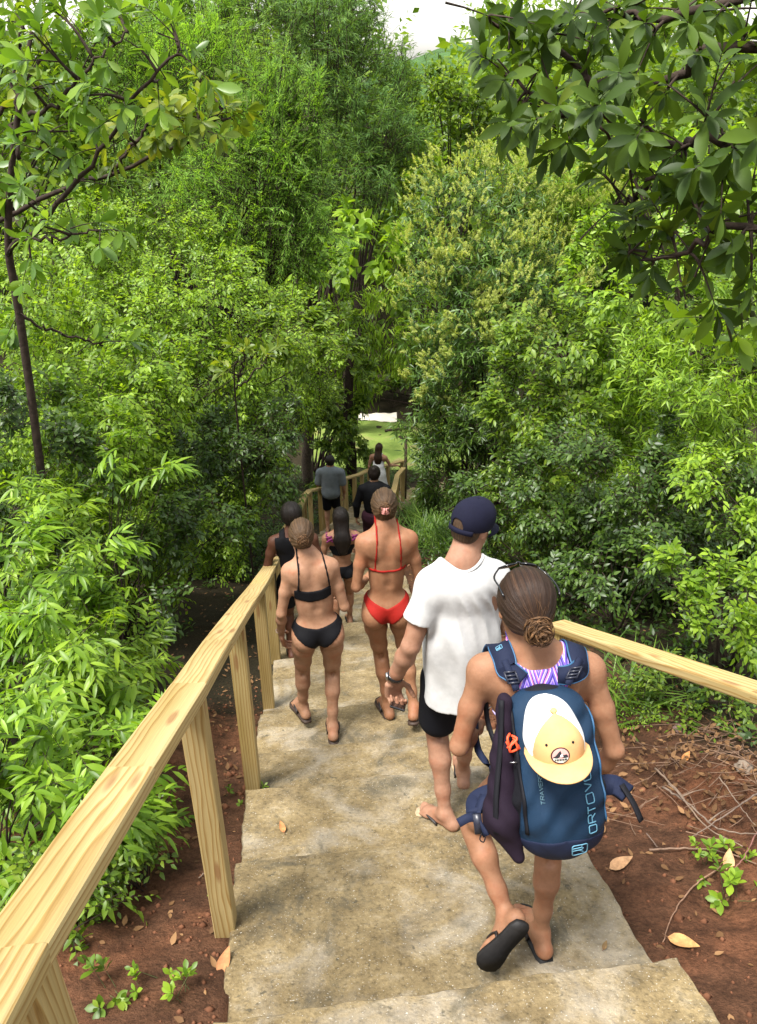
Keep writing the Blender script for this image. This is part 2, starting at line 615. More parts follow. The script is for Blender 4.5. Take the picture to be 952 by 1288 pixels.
# ------------------------------------------------------------------ people
def hand_vol(wr, d, n, thumb, s=1.0, curl=.6, res=.0028, spread=.12):
    """open volume for one hand. d: direction wrist>fingers, n: direction the palm faces, thumb: side of the thumb"""
    d = unit(d); n = unit(n - d * np.dot(n, d)); t = unit(thumb - d * np.dot(thumb, d) - n * np.dot(thumb, n))
    wr = np.asarray(wr, float)
    P = []
    k = .008 * s
    palm = wr + d * .045 * s
    R = np.stack([t, n, d], 1)
    P.append((cap(wr - d * .03 * s, wr + d * .015 * s, .0215 * s, .021 * s, (n, 1.25)), 'u', .01))
    P.append((rbox(palm + d * .004 * s, A(.039, .0135, .044) * s, .0125 * s, R), 'u', .018 * s))
    P.append((ell(palm + t * .026 * s - d * .012 * s + n * .008 * s, A(.016, .015, .028) * s, R), 'u', .012 * s))
    lens = [(.043, .026, .021), (.047, .030, .022), (.044, .027, .022), (.034, .020, .019)]
    rad = [.0088, .0090, .0085, .0076]
    for i, (off, L, r) in enumerate(zip((.028, .0095, -.009, -.0265), lens, rad)):
        a = palm + d * (.044 - .004 * abs(i - 1)) * s + t * off * s
        dd = unit(d + t * spread * (1.4 - i) / 1.4)
        pts = [a - dd * .02 * s, a]
        ang = 0
        for j, l in enumerate(L):
            ang += curl * (.7, 1.0, .6)[j] * (1 + .12 * i)
            a = a + (dd * cos(ang) + n * sin(ang)) * l * s
            pts.append(a)
        rr = [r * 1.05, r * 1.05, r * .98, r * .9, r * .78]
        P += [(q[0], 'u', .004 * s) for q in chain(pts, [x * s for x in rr])]
    a = palm + t * .034 * s - d * .022 * s + n * .008 * s
    td = unit(d * .75 + t * .75 + n * .35)
    b = a + td * .038 * s; td2 = unit(d * .95 + t * .3 + n * (.25 + curl * .4)); c_ = b + td2 * .03 * s
    e = c_ + unit(td2 + n * .2) * .02 * s
    P += [(q[0], 'u', .006 * s) for q in chain([a - td * .01 * s, b, c_, e], [.0125 * s, .0108 * s, .0098 * s, .0078 * s])]
    lo = np.min([q[0][1] for q in P], 0) - .012; hi = np.max([q[0][2] for q in P], 0) + .012
    v = Vol(lo, hi, res); v.many(P)
    return v


def foot_prims(an, d, up, s=1.0, side=1):
    """an: ankle joint, d: toe direction, up: sole normal. side: +1 when the little toe is to the right"""
    d = unit(d); up = unit(up - d * np.dot(up, d)); rt = np.cross(d, up)
    sole = an - up * .07 * s
    heel = sole - d * .045 * s + up * .026 * s
    ball = sole + d * .115 * s + up * .02 * s
    P = [(cap(an, heel + up * .012 * s, .034 * s, .03 * s), 'u', .02 * s),
         (ell(heel, A(.029, .034, .027) * s, np.stack([rt, d, up], 1)), 'u', .02 * s),
         (cap(an - d * .0 + up * .0, ball + up * .004 * s, .033 * s, .022 * s, (up, 1.05)), 'u', .025 * s),
         (cap(heel, ball + rt * side * .014 * s, .025 * s, .024 * s, (up, 1.25)), 'u', .02 * s),
         (cap(heel, ball - rt * side * .016 * s, .022 * s, .025 * s, (up, 1.2)), 'u', .02 * s)]
    for i in range(5):
        o = (-.030 + .0158 * i) * side
        a = ball + rt * o * s + d * (.012 - .004 * max(i - 1, 0)) * s - up * .004 * s
        L = (.042, .043, .037, .03, .024)[i]
        r = (.0125, .0092, .0088, .0085, .0085)[i]
        P.append((cap(a - d * .02 * s, a + d * L * s - up * .004 * s, r * 1.1 * s, r * s), 'u', .006 * s))
    return P


def body_prims(J, s=1.0, sex='f', arm=1.0, leg=1.0, hip=1.0, tor=1.0):
    P = []
    up = unit(J['nek'] - J['pel'])
    RP = frame(J['wai'] - J['pel'], J['hiR'] - J['hiL'])
    RC = frame(J['nek'] - J['wai'], J['shR'] - J['shL'])
    RH = J['RH']
    bk, bc = -RP[:, 1], -RC[:, 1]
    S = lambda *q: A(*q) * s
    f = sex == 'f'
    w = tor
    # trunk
    P += [(ell(J['pel'] - RP[:, 2] * .01 * s, S(.152 * hip, .100, .105) if f else S(.150, .105, .11), RP), 'u', .03)]
    P += [(ell(J['wai'], S(.118 * w, .085, .13) if f else S(.138, .1, .14), RC), 'u', .06 * s)]
    P += [(ell(J['che'] - RC[:, 2] * .02 * s, S(.132 * w, .092, .16) if f else S(.158, .112, .175), RC), 'u', .05 * s)]
    wid = np.linalg.norm(J['shR'] - J['shL']) / 2
    P += [(ell(J['che'] + RC[:, 2] * .085 * s + bc * .008 * s, A(wid * .93, .078 * s, .082 * s), RC), 'u', .05 * s)]
    P += [(ell(J['pel'] + RP[:, 1] * .035 * s, S(.105, .075, .09), RP), 'u', .05 * s)]
    if f:
        for q in (-1, 1):
            P.append((ell(J['che'] + RC[:, 1] * .085 * s + RC[:, 0] * q * .072 * s + RC[:, 2] * .005 * s, S(.06, .05, .058), RC), 'u', .03 * s))
    # seat
    for q, h in ((-1, 'hiL'), (1, 'hiR')):
        P.append((ell(J[h] * .45 + (J['pel'] + RP[:, 0] * q * .077 * s) * .55 + bk * .05 * s * (1 if f else .7) - RP[:, 2] * .035 * s,
                      S(.080 * hip, .076, .088), RP), 'u', .022 * s))
    # shoulders, neck
    for q, sh in ((-1, 'shL'), (1, 'shR')):
        P.append((ell(J[sh] - RC[:, 2] * .008 * s, S(.050, .052, .056) if f else S(.062, .062, .066), RC), 'u', .045 * s))
        P.append((cap(J['nek'] + RC[:, 2] * .035 * s + RC[:, 0] * q * .02 * s + bc * .004 * s, J[sh] - RC[:, 0] * q * .035 * s + RC[:, 2] * .012 * s,
                      .030 * s if f else .043 * s, .034 * s if f else .042 * s), 'u', .045 * s))
        # shoulder blade
        P.append((ell(J['che'] + RC[:, 0] * q * .082 * s + bc * .072 * s + RC[:, 2] * .075 * s, S(.042, .018, .062), RC), 'u', .035 * s))
        # side of the back
        P.append((cap(J['che'] + RC[:, 0] * q * .115 * s - RC[:, 2] * .02 * s, J[sh] - RC[:, 0] * q * .02 * s - RC[:, 2] * .05 * s, .034 * s, .036 * s), 'u', .05 * s))
    nr = (.047 if f else .058) * s
    P.append((cap(J['nek'] - RC[:, 2] * .03 * s, J['hed'] - RH[:, 2] * .06 * s - RH[:, 1] * .012 * s, nr * 1.1, nr), 'u', .05 * s))
    # head
    h = J['hed']; hs = s * J.get('hs', 1.0)
    hp = lambda x, y, z: h + RH @ (A(x, y, z) * hs)
    HS = lambda *q: A(*q) * hs
    P += [(ell(hp(0, -.012, .022), HS(.074, .092, .09), RH), 'u', .03 * s),
          (ell(hp(0, .03, -.04), HS(.058, .06, .085), RH), 'u', .03 * s),
          (ell(hp(0, .062, -.092), HS(.026, .024, .022), RH), 'u', .03 * s),
          (cap(hp(0, .088, .0), hp(0, .108, -.036), .008 * hs, .0125 * hs), 'u', .012 * s),
          (cap(hp(-.03, .084, .016), hp(.03, .084, .016), .010 * hs, .010 * hs), 'u', .015 * s),
          (cap(hp(-.018, .089, -.068), hp(.018, .089, -.068), .006 * hs, .006 * hs), 'u', .008 * s),
          (cap(hp(-.015, .088, -.08), hp(.015, .088, -.08), .006 * hs, .006 * hs), 'u', .006 * s)]
    for q in (-1, 1):
        P += [(ell(hp(q * .031, .094, -.006), HS(.013, .012, .009), RH), 's', .01 * s),
              (ell(hp(q * .031, .084, -.006), HS(.0115, .0115, .0105), RH), 'u', .003 * s),
              (ell(hp(q * .076, -.004, -.014), HS(.010, .019, .031), RH @ rotz(-q * .35)), 'u', .008 * s),
              (ell(hp(q * .088, .0, -.012), HS(.006, .010, .018), RH), 's', .006 * s)]
    # arms
    ar = arm * s * (1.0 if f else 1.18)
    for c in 'LR':
        sh, el, wr = J['sh' + c], J['el' + c], J['wr' + c]
        m = sh * .5 + el * .5
        P += [(q[0], 'u', .02 * s) for q in chain([sh - RC[:, 2] * .012 * s, m, el], [.045 * ar, .042 * ar, .034 * ar])]
        m = el * .68 + wr * .32
        P += [(q[0], 'u', .018 * s) for q in chain([el, m, wr * .75 + el * .25, wr], [.034 * ar, .037 * ar, .028 * ar, .0235 * ar])]
        P.append((ell(el + unit(el * 2 - sh - wr) * .012 * s, S(.022, .022, .022) * arm), 'u', .02 * s))
    # legs
    lr = leg * s
    for c in 'LR':
        hi, kn, an = J['hi' + c], J['kn' + c], J['an' + c]
        bkl = unit(np.cross(RP[:, 0], kn - an)) * -1
        bkl = -bkl if np.dot(bkl, bk) < 0 else bkl
        th = [hi, hi * .65 + kn * .35, hi * .25 + kn * .75, kn]
        P += [(q[0], 'u', .025 * s) for q in chain(th, [.082 * lr * hip, .078 * lr, .059 * lr, .05 * lr])]
        cf = kn * .68 + an * .32 + bkl * .014 * s
        lo_ = kn * .3 + an * .7 + bkl * .002 * s
        P += [(q[0], 'u', .03 * s) for q in chain([kn, kn * .85 + an * .15 + bkl * .008 * s, cf, lo_, an], [.047 * lr, .0475 * lr, .0495 * lr, .035 * lr, .031 * s])]
        kc = kn + bkl * .043 * lr
        P.append((cap(kc + unit(hi - kn) * .03 * s, kc + unit(an - kn) * .01 * s, .007 * s, .007 * s), 's', .03 * s))
        P += foot_prims(an, J['ftd' + c], J['ftu' + c], s, 1 if c == 'R' else -1)
    # spine and the cleft of the seat
    sp = [J['pel'] + bk * .112 * s + RP[:, 2] * .06 * s, J['wai'] + bc * .102 * s, J['che'] + bc * .118 * s, J['nek'] + bc * .085 * s - RC[:, 2] * .03 * s]
    if not f: sp = [q + bc * .015 * s for q in sp]
    for i in range(3):
        P.append((cap(sp[i], sp[i + 1], .014 * s, .014 * s), 's', .035 * s))
    P.append((cap(J['pel'] + bk * .148 * s - RP[:, 2] * .0 * s, J['pel'] + bk * .10 * s - RP[:, 2] * .12 * s, .006 * s, .012 * s), 's', .03 * s))
    return P, RP, RC


def rotz(a): c, s = cos(a), sin(a); return A(c, -s, 0, s, c, 0, 0, 0, 1).reshape(3, 3)
def rotx(a): c, s = cos(a), sin(a); return A(1, 0, 0, 0, c, -s, 0, s, c).reshape(3, 3)
def roty(a): c, s = cos(a), sin(a); return A(c, 0, s, 0, 1, 0, -s, 0, c).reshape(3, 3)


class Person:
    def __init__(p, loc, yaw, J, skin, s=1.0, sex='f', res=.006, head=(0, 0, 0), hands=None, label='', group=None, **kw):
        """J: joints in local metres facing +Y. head: (yaw, pitch, roll)"""
        J = {k: (np.array(v, float) if isinstance(v, (tuple, list)) else v) for k, v in J.items()}
        J['RH'] = rotz(head[0]) @ rotx(head[1]) @ roty(head[2])
        if 'wai' not in J: J['wai'] = J['pel'] * .67 + J['nek'] * .33
        if 'che' not in J: J['che'] = J['pel'] * .33 + J['nek'] * .67
        for c in 'LR':
            J.setdefault('ftd' + c, A(0, 1, -.08)); J.setdefault('ftu' + c, A(0, .08, 1))
        p.J = J; p.s = s; p.loc = loc; p.yaw = radians(yaw); p.res = res
        prims, p.RP, p.RC = body_prims(J, s, sex, **kw)
        lo = np.min([q[0][1] for q in prims], 0) - .04; hi = np.max([q[0][2] for q in prims], 0) + .05
        p.vol = Vol(lo, hi, res).many(prims)
        vols = [p.vol]
        p.hands = {}
        for c, hd in (hands or {}).items():
            d, n, th, curl = hd
            p.hands[c] = hand_vol(J['wr' + c], A(*d), A(*n), A(*th), s * (1.0 if sex == 'f' else 1.1), curl, max(.0026, res * .5))
            vols.append(p.hands[c])
        p.o = vol_obj('person', vols, skin, None, it=2)
        p.o.location = loc; p.o.rotation_euler = (0, 0, p.yaw)
        tag(p.o, label, 'person', group)

    def world(p, q):
        c, s = cos(p.yaw), sin(p.yaw)
        return A(p.loc[0] + c * q[0] - s * q[1], p.loc[1] + s * q[0] + c * q[1], p.loc[2] + q[2])

    def hp(p, x, y, z):
        return p.J['hed'] + p.J['RH'] @ (A(x, y, z) * p.s * p.J.get('hs', 1.0))

    def chestcoord(p):
        """x across, y forward, z up in the chest frame; distances from the chest joint"""
        X, Y, Z = p.vol.grid(); c = p.J['che']; R = p.RC
        X, Y, Z = X - c[0], Y - c[1], Z - c[2]
        return [X * R[0, i] + Y * R[1, i] + Z * R[2, i] for i in range(3)]

    def pelcoord(p):
        X, Y, Z = p.vol.grid(); c = p.J['pel']; R = p.RP
        X, Y, Z = X - c[0], Y - c[1], Z - c[2]
        return [X * R[0, i] + Y * R[1, i] + Z * R[2, i] for i in range(3)]

    def noarms(p):
        """distance to the arms, for keeping garments off them"""
        v = Vol.__new__(Vol); v.res = p.vol.res; v.lo = p.vol.lo; v.ax = p.vol.ax; v.F = np.full(p.vol.F.shape, 3., np.float32)
        for c in 'LR':
            sh, el, wr = p.J['sh' + c], p.J['el' + c], p.J['wr' + c]
            v.apply(cap(sh * .8 + el * .2, el, .058 * p.s, .05 * p.s), 'u', .01); v.apply(cap(el, wr, .042 * p.s, .032 * p.s), 'u', .01)
        return v.F

    def garment(p, name, masks, mat, t=.005, it=1, keep=None, label=None, arms=True):
        """the body grown by t, cut by the union of the mask fields"""
        M = masks[0]
        for m in masks[1:]: M = np.minimum(M, m)
        F = np.maximum(p.vol.F - t, M)
        if arms:
            F = np.maximum(F, -(p.noarms() - .004))
        o = vol_obj(name, p.vol.sub(F.astype(np.float32)), mat, p.o, it)
        if label: o['label'] = label
        return o

    def solid(p, name, prims, mat, res=None, cut=None, fold=None, it=1, flow=None, label=None):
        lo = np.min([q[0][1] for q in prims], 0) - .03; hi = np.max([q[0][2] for q in prims], 0) + .03
        v = Vol(lo, hi, res or p.res).many(prims)
        X, Y, Z = v.grid()
        if fold is not None: v.F = (v.F + fold(X, Y, Z)).astype(np.float32)
        if cut is not None: v.F = np.maximum(v.F, cut(X, Y, Z)).astype(np.float32)
        o = vol_obj(name, v, mat, p.o, it, flow)
        if label: o['label'] = label
        return o

    def sandal(p, c, mat, strap, sole_m=None, loose=0.0):
        """flip flop: sole (with the straps as a sub-part)"""
        J, s = p.J, p.s
        d = unit(J['ftd' + c]); up = unit(J['ftu' + c] - d * np.dot(J['ftu' + c], d)); rt = np.cross(d, up)
        side = 1 if c == 'R' else -1
        ctr = J['an' + c] - up * .074 * s
        outl = []
        for (y, l, r) in ((-.085, -.006, .006), (-.08, -.026, .026), (-.05, -.036, .036), (0, -.034, .036), (.06, -.036, .042), (.11, -.046, .05), (.145, -.05, .05), (.172, -.044, .036), (.188, -.02, .008)):
            if side < 0: l, r = -r, -l
            outl.append((y, l, r))
        n = len(outl); V = []
        for z in (0.0, -.017):
            for y, l, r in outl:
                V += [ctr + d * y * s + rt * l * s + up * (z - loose * max(0, (.1 - y) / .18)), ctr + d * y * s + rt * r * s + up * (z - loose * max(0, (.1 - y) / .18))]
        V = np.array(V); F = []
        for i in range(n - 1):
            a = 2 * i; b = 2 * n + 2 * i
            F += [(a, a + 1, a + 3, a + 2), (b, b + 2, b + 3, b + 1), (a, a + 2, b + 2, b), (a + 1, b + 1, b + 3, a + 3)]
        F += [(0, 2 * n, 2 * n + 1, 1), (2 * n - 2, 2 * n - 1, 4 * n - 1, 4 * n - 2)]
        m = MB(); m.add(V, F)
        o = m.build('sandal', mat, p.o)
        sb = MB()
        toe = ctr + d * .138 * s - rt * side * .018 * s
        for q in (-1, 1):
            end = ctr + d * .035 * s + rt * q * .038 * s
            top = ctr + d * .095 * s + rt * q * .030 * s + up * .036 * s
            pts = spline([toe - up * .004, toe + up * .03 * s, top, end + up * .022 * s, end - up * .004], 14)
            nr = unit(up + rt * q * .5)
            sb.ribbon(pts, nr, np.linspace(.010, .016, 14) * s, .005)
        sb.build('strap', strap, o)
        return o


def hair_cap(p, name, mat, top=.012, low=-.05, front=.05, bun=None, extra=None, conv=None, res=None, tuft=.0025, sub=True):
    """hair as a thick shell over the skull, combed towards a point"""
    s = p.s * p.J.get('hs', 1.0); RH = p.J['RH']
    prims = [(ell(p.hp(0, -.014, .024), A(.074 + top, .092 + top, .09 + top) * s, RH), 'u', .02)]
    prims += [(ell(p.hp(0, -.045, -.035), A(.062, .05, .055) * s, RH), 'u', .03 * s)]
    prims += extra or []
    c0 = p.hp(*(conv or (0, -.1, -.03)))
    ax = unit(p.hp(0, -.014, .024) - c0)
    e1 = unit(np.cross(ax, RH[:, 0])); e2 = np.cross(ax, e1)

    def ang(X, Y, Z):
        a = (X - c0[0]) * e1[0] + (Y - c0[1]) * e1[1] + (Z - c0[2]) * e1[2]
        b = (X - c0[0]) * e2[0] + (Y - c0[1]) * e2[1] + (Z - c0[2]) * e2[2]
        return np.arctan2(b, a), np.sqrt((X - c0[0]) ** 2 + (Y - c0[1]) ** 2 + (Z - c0[2]) ** 2)

    def fold(X, Y, Z):
        t, r = ang(X, Y, Z)
        return tuft * .7 * np.sin(t * 13 + 9 * r + 1.3 * np.sin(t * 5)) + tuft * .7 * np.sin(t * 37 + 14 * r + np.sin(t * 9)) + tuft * .4 * np.sin(t * 71 - 10 * r)

    def cut(X, Y, Z):
        h = p.J['hed']
        q = [(X - h[0]) * RH[0, i] + (Y - h[1]) * RH[1, i] + (Z - h[2]) * RH[2, i] for i in range(3)]
        # the face side and the nape stay free; the ears too
        f1 = q[1] - front * s - .25 * (q[2] - .03 * s)
        f2 = (low * s - q[2]) + .9 * np.maximum(q[1] + .03 * s, 0)
        return np.maximum(f1, f2)

    def flow(V):
        t, r = ang(V[:, 0], V[:, 1], V[:, 2])
        return np.stack([np.cos(t) * 42, np.sin(t) * 42, r * 8], 1)
    return p.solid(name, prims, mat, res, cut, fold, 1, flow)


def bun(p, mat, c, r, parent, res=None, n=4):
    """a coil of hair: one mesh"""
    s = p.s; RH = p.J['RH']; c = p.hp(*c)
    ax = unit(RH @ A(0, -.85, -.15)); e1 = unit(np.cross(ax, RH[:, 0])); e2 = np.cross(ax, e1)
    m = MB()
    rg = np.random.default_rng(5)
    for k in range(260):
        t0 = rg.uniform(0, 2 * pi); turn = rg.uniform(1.2, 3.2); rr = r * rg.uniform(.25, 1.0); dep = rg.uniform(-.6, .5) * r
        tt = np.linspace(0, turn, 12)
        rad = rr * (1 + .25 * np.sin(tt * 1.3 + k)); h = dep + r * .3 * np.sin(tt * 1.7 + k * 1.3) + (r - rr) * .5
        pts = c + np.cos(t0 + tt)[:, None] * e1 * rad[:, None] + np.sin(t0 + tt)[:, None] * e2 * rad[:, None] * .9 + h[:, None] * ax
        w = np.sin(np.linspace(.25, pi - .25, 12)) * r * rg.uniform(.03, .085)
        m.tube(pts, w, 6)
    P = np.concatenate(m.v)
    o = m.build('hair_bun', mat, parent, True)
    a = o.data.attributes.new('flow', 'FLOAT_VECTOR', 'POINT')
    V = o_coords(o) - c
    t = np.arctan2(V @ e2, V @ e1); rr = np.linalg.norm(V, axis=1)
    a.data.foreach_set('vector', np.stack([rr * 320, np.sin(t) * 2.2, np.cos(t) * 2.2 + V @ ax * 120], 1).astype(np.float32).ravel())
    return o


def wisps(p, mat, parent, n, conv, r=.0006, seed=1, spread=1.0):
    """single stray hairs"""
    m = MB(); rg = np.random.default_rng(seed)
    for k in range(n):
        a = rg.uniform(-1.2, 1.2); b = rg.uniform(-.2, 1.25)
        q0 = A(.087 * sin(a) * cos(b), -.014 - .1 * cos(a) * cos(b), .022 + .104 * sin(b))
        d = A(*conv) - q0
        q1 = q0 + d * .35 + A(0, -.014, .008) * rg.uniform(.2, 1.2) * spread + rg.normal(0, .006, 3) * spread
        q2 = q0 + d * .75 + rg.normal(0, .008, 3) * spread
        m.tube(spline([p.hp(*q0), p.hp(*q1), p.hp(*q2)], 7), r, 3, False)
    o = m.build('loose_hair', mat, parent, True)
    return o
# ------------------------------------------------------------------ setting
M_CONC = m_concrete(); M_SOIL = m_soil(); M_WX = m_wood('x'); M_WZ = m_wood('z')

# soil: one sheet out to the horizon, fine where it is near
xs = np.unique(np.concatenate([np.linspace(-700, -60, 14), np.linspace(-60, -12, 25), np.linspace(-12, -4, 41), np.linspace(-4, 4.5, 214), np.linspace(4.5, 12, 38), np.linspace(12, 60, 25), np.linspace(60, 700, 14)]).round(4))
ys = np.unique(np.concatenate([np.linspace(-60, -3, 20), np.linspace(-3, .5, 30), np.linspace(.5, 7, 186), np.linspace(7, 26, 130), np.linspace(26, 80, 50), np.linspace(80, 880, 18)]).round(4))
gx, gy = np.meshgrid(xs, ys, indexing='ij')
gzv = ground(gx, gy)
# below the concrete the soil stays clear of it
ins = np.minimum(gx - pathL(gy), pathR(gy) - gx)
gzv = gzv - np.where((gy < 25), np.clip(ins * 3, 0, .5), 0)
nx_, ny_ = gx.shape
ii = (np.arange(nx_ - 1)[:, None] * ny_ + np.arange(ny_ - 1)[None, :]).ravel()
Qg = np.stack([ii, ii + ny_, ii + ny_ + 1, ii + 1], 1)
o = mesh_obj('ground', np.stack([gx, gy, gzv], -1).reshape(-1, 3), Qg, M_SOIL, None, True)
bare = np.clip(1.25 - np.maximum(pathL(gy) - gx, gx - pathR(gy)) / (1.5 + .0 * gy), 0, 1) * np.clip((14 - gy) / 6, .35, 1) * np.where(gx < pathL(gy), np.clip((5.2 - gy) / 2, .12, 1), 1)
at_ = o.data.attributes.new('bare', 'FLOAT', 'POINT'); at_.data.foreach_set('value', bare.ravel().astype(np.float32))
tag(o, 'red brown soil and leaf mould of the forest slope', 'ground', kind='structure')

# concrete treads; the near front edges stand where the photo shows them
fronts = [-3.2, -2.4, -1.6, -.8, 0.0, .72, 1.49, 2.41, 3.13, 3.64, 4.3, 5.06]
y_ = 5.6
while y_ < 23.6:
    fronts.append(y_); y_ += .55
m = MB(); tone_all = []; grime_shade_all = []
rg = np.random.default_rng(3)
slant = .138
LAG = .05


def tilt_of(b0, b1): return .60 * float(gz(b0) - gz(b1))


def slant_at(b0): return slant * float(np.clip((18 - b0) / 4, 0, 1)) - .35 * float(np.clip((b0 - 15) / 3, 0, 1))


def tread_z(x, y):
    for b0, b1 in zip(fronts[:-1], fronts[1:]):
        q = y - slant_at(b0) * (x - .26)
        if b0 <= q < b1: return float(gz(b1)) + LAG + tilt_of(b0, b1) * (1 - (q - b0) / (b1 - b0))
    return float(gz(y))

for i in range(len(fronts) - 1):
    b0, b1 = fronts[i], fronts[i + 1]
    ztop = float(gz(b1)) + LAG
    zb = ztop - .62
    NX, NY = 60, 24
    u = np.linspace(0, 1, NX); v = np.linspace(0, 1, NY)
    U, Vv = np.meshgrid(u, v, indexing='ij')
    sl = slant_at(b0)
    Yc = (b0 - .01) + (b1 - b0 + .01) * Vv
    xl, xr = pathL(Yc) + rg.uniform(-.008, .008), pathR(Yc) + rg.uniform(-.012, .012)
    Xc = xl + (xr - xl) * U
    edge = .004 * np.sin(Yc * 17 + i) + .003 * np.sin(Yc * 61 + 2 * i)
    Xc = Xc + np.where(U == 0, edge, 0) + np.where(U == 1, edge, 0)
    Yt = Yc + (Xc - .26) * sl
    fe = (Vv == 1) * (.004 * np.sin(Xc * 9 + i * 3) + .003 * np.sin(Xc * 41 + i))
    Yt = Yt + fe
    Z = ztop + .004 * np.sin(Xc * 6 + i) + .003 * np.sin(Yt * 15 + Xc * 9) + tilt_of(b0, b1) * (1 - Vv)
    # worn, rounded rim
    rim = np.maximum.reduce([(U == 0) * 1.0, (U == 1) * 1.0, (Vv == 1) * 1.0])
    Z = Z - rim * .005
    top = np.stack([Xc, Yt, Z], -1)
    k = (np.arange(NX - 1)[:, None] * NY + np.arange(NY - 1)[None, :]).ravel()
    Q = np.stack([k, k + NY, k + NY + 1, k + 1], 1)
    # rim loop, pushed out a little, and the sides
    loop = [(a, 0) for a in range(NX)] + [(NX - 1, b) for b in range(1, NY)] + [(a, NY - 1) for a in range(NX - 2, -1, -1)] + [(0, b) for b in range(NY - 2, 0, -1)]
    li = np.array([a * NY + b for a, b in loop]); n0 = NX * NY
    tl = top.reshape(-1, 3)[li]
    cen = tl.mean(0); dd = tl - cen; out = np.zeros_like(tl)
    out[:, 0] = np.where([a == 0 for a, b in loop], -1, 0) + np.where([a == NX - 1 for a, b in loop], 1, 0)
    out[:, 1] = np.where([b == NY - 1 for a, b in loop], 1, 0)
    ra = tl + out * .007 - A(0, 0, .011); rb = tl + out * .007; rb[:, 2] = zb
    n = len(li); j = np.arange(n); jn = (j + 1) % n
    Q2 = np.stack([li[j], n0 + j, n0 + jn, li[jn]], 1); Q3 = np.stack([n0 + j, n0 + n + j, n0 + n + jn, n0 + jn], 1)
    tone_all.append(np.full(n0 + 2 * n, rg.uniform(.84, 1.12))); back = (b1 - b0) * Vv; grime_shade_all.append(np.concatenate([np.exp(-(back / .05) ** 2).ravel(), np.full(2 * n, .6)]))  # dark band at each tread's back: grime plus painted contact shade
    m.add(np.concatenate([top.reshape(-1, 3), ra, rb]), [Q, Q2[:, ::-1], Q3[:, ::-1]])
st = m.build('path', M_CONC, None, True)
for nm, ar in (('tone', tone_all), ('grime_shade', grime_shade_all)):
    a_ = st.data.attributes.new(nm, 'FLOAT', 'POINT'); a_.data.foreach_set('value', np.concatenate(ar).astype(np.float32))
tag(st, 'stepped concrete path going down between the trees', 'path', kind='structure')
bpy.context.view_layer.objects.active = st
md = st.modifiers.new('edge', 'EDGE_SPLIT'); md.split_angle = radians(50)


# ---- wooden railings
def rail_between(a, b, parent, w=.118, h=.048, over=.02):
    a = np.asarray(a, float); b = np.asarray(b, float); d = b - a; L = np.linalg.norm(d)
    o = box_obj('rail', (L + over, w, h), M_WX, parent, .009)
    z = unit(np.cross(d, np.cross(A(0, 0, 1), d))); x = unit(d); y = np.cross(z, x)
    from mathutils import Matrix
    M = Matrix(((x[0], y[0], z[0], 0), (x[1], y[1], z[1], 0), (x[2], y[2], z[2], 0), (0, 0, 0, 1)))
    o.matrix_local = Matrix.Translation(tuple((a + b) / 2 - z * h / 2)) @ M
    return o


def post(base, top, parent, rz, w=.083):
    h = top - base[2]
    o = box_obj('post', (w, w, h), M_WZ, parent, .005)
    o.location = (base[0], base[1], base[2] + h / 2); o.rotation_euler = (0, 0, rz)
    return o


def railing(name, label, pts, post_ts, slope_pts=None, group=None):
    """pts: top centre line of the rail in world space, post_ts: positions of posts (index, fraction)"""
    root = empty(name, (pts[0][0], pts[0][1], float(gz(pts[0][1]))))
    tag(root, label, 'railing', group)
    off = A(*root.location)
    P = [np.asarray(p, float) - off for p in pts]
    for a, b in zip(P[:-1], P[1:]): rail_between(a, b, root)
    for (i, f) in post_ts:
        a, b = P[i], P[i + 1]; q = a + (b - a) * f
        d = b - a; rz = math.atan2(d[1], d[0])
        wp = q + off
        post((q[0], q[1], float(gz(wp[1])) - .45 - off[2]), q[2] - .045, root, rz)
    return root


def rp(x, y, up): return A(x, y, float(gz(y)) + up)


L_pts = [rp(-.42, -.75, 1.09), rp(-.515, .15, 1.09), rp(-.578, .75, 1.10), rp(-.592, 1.35, 1.14), rp(-.606, 1.94, 1.165), rp(-.655, 2.55, 1.15), rp(-.71, 3.16, 1.115), rp(-.82, 4.47, 1.01), rp(-.925, 5.6, .91), rp(-1.01, 6.9, .88)]
railing('wooden_handrail', 'long pale pine handrail on posts along the left edge of the near steps', L_pts,
        [(0, .2), (2, .0), (4, 0), (6, 0), (7, 0), (8, 0), (8, .97)])
L2 = [rp(-1.04, 6.97, .91), rp(-1.1, 8.4, .92), rp(-1.16, 9.8, .94), rp(-1.24, 11.2, .97), rp(-1.34, 12.6, 1.0), rp(-1.37, 14.0, 1.02), rp(-1.25, 15.1, 1.0)]
railing('wooden_handrail', 'middle stretch of pine handrail running down to the man in the grey shirt', L2,
        [(0, .03), (1, 0), (2, 0), (3, 0), (4, 0), (5, 0), (5, .96)])
L3 = [rp(-1.2, 15.2, .95), rp(-1.0, 16.1, .98), rp(-.83, 16.7, .94), rp(-.5, 17.3, .94), rp(-.2, 18.1, .97), rp(.25, 19.0, .96), rp(.7, 20.0, .95)]
railing('wooden_handrail', 'far left handrail with close posts where the path bends to the right', L3,
        [(0, .05), (0, .6), (1, .1), (1, .7), (2, .15), (2, .75), (3, .3), (3, .9), (4, .5), (5, 0), (5, .9)])
R_pts = [rp(2.15, .35, 1.02), rp(1.78, 1.4, 1.0), rp(1.47, 2.32, .985), rp(1.01, 3.62, .95)]
railing('wooden_handrail', 'short pine handrail on the right beside the woman with the backpack', R_pts, [(0, .02), (0, .98), (2, .955)])
R2 = [rp(.25, 13.2, .95), rp(.33, 15.0, .97), rp(.45, 17.0, .98), rp(.64, 18.2, .98)]
railing('wooden_handrail', 'far right handrail under the hand of the girl in the white dress', R2, [(0, .03), (1, 0), (2, 0), (2, .95)])
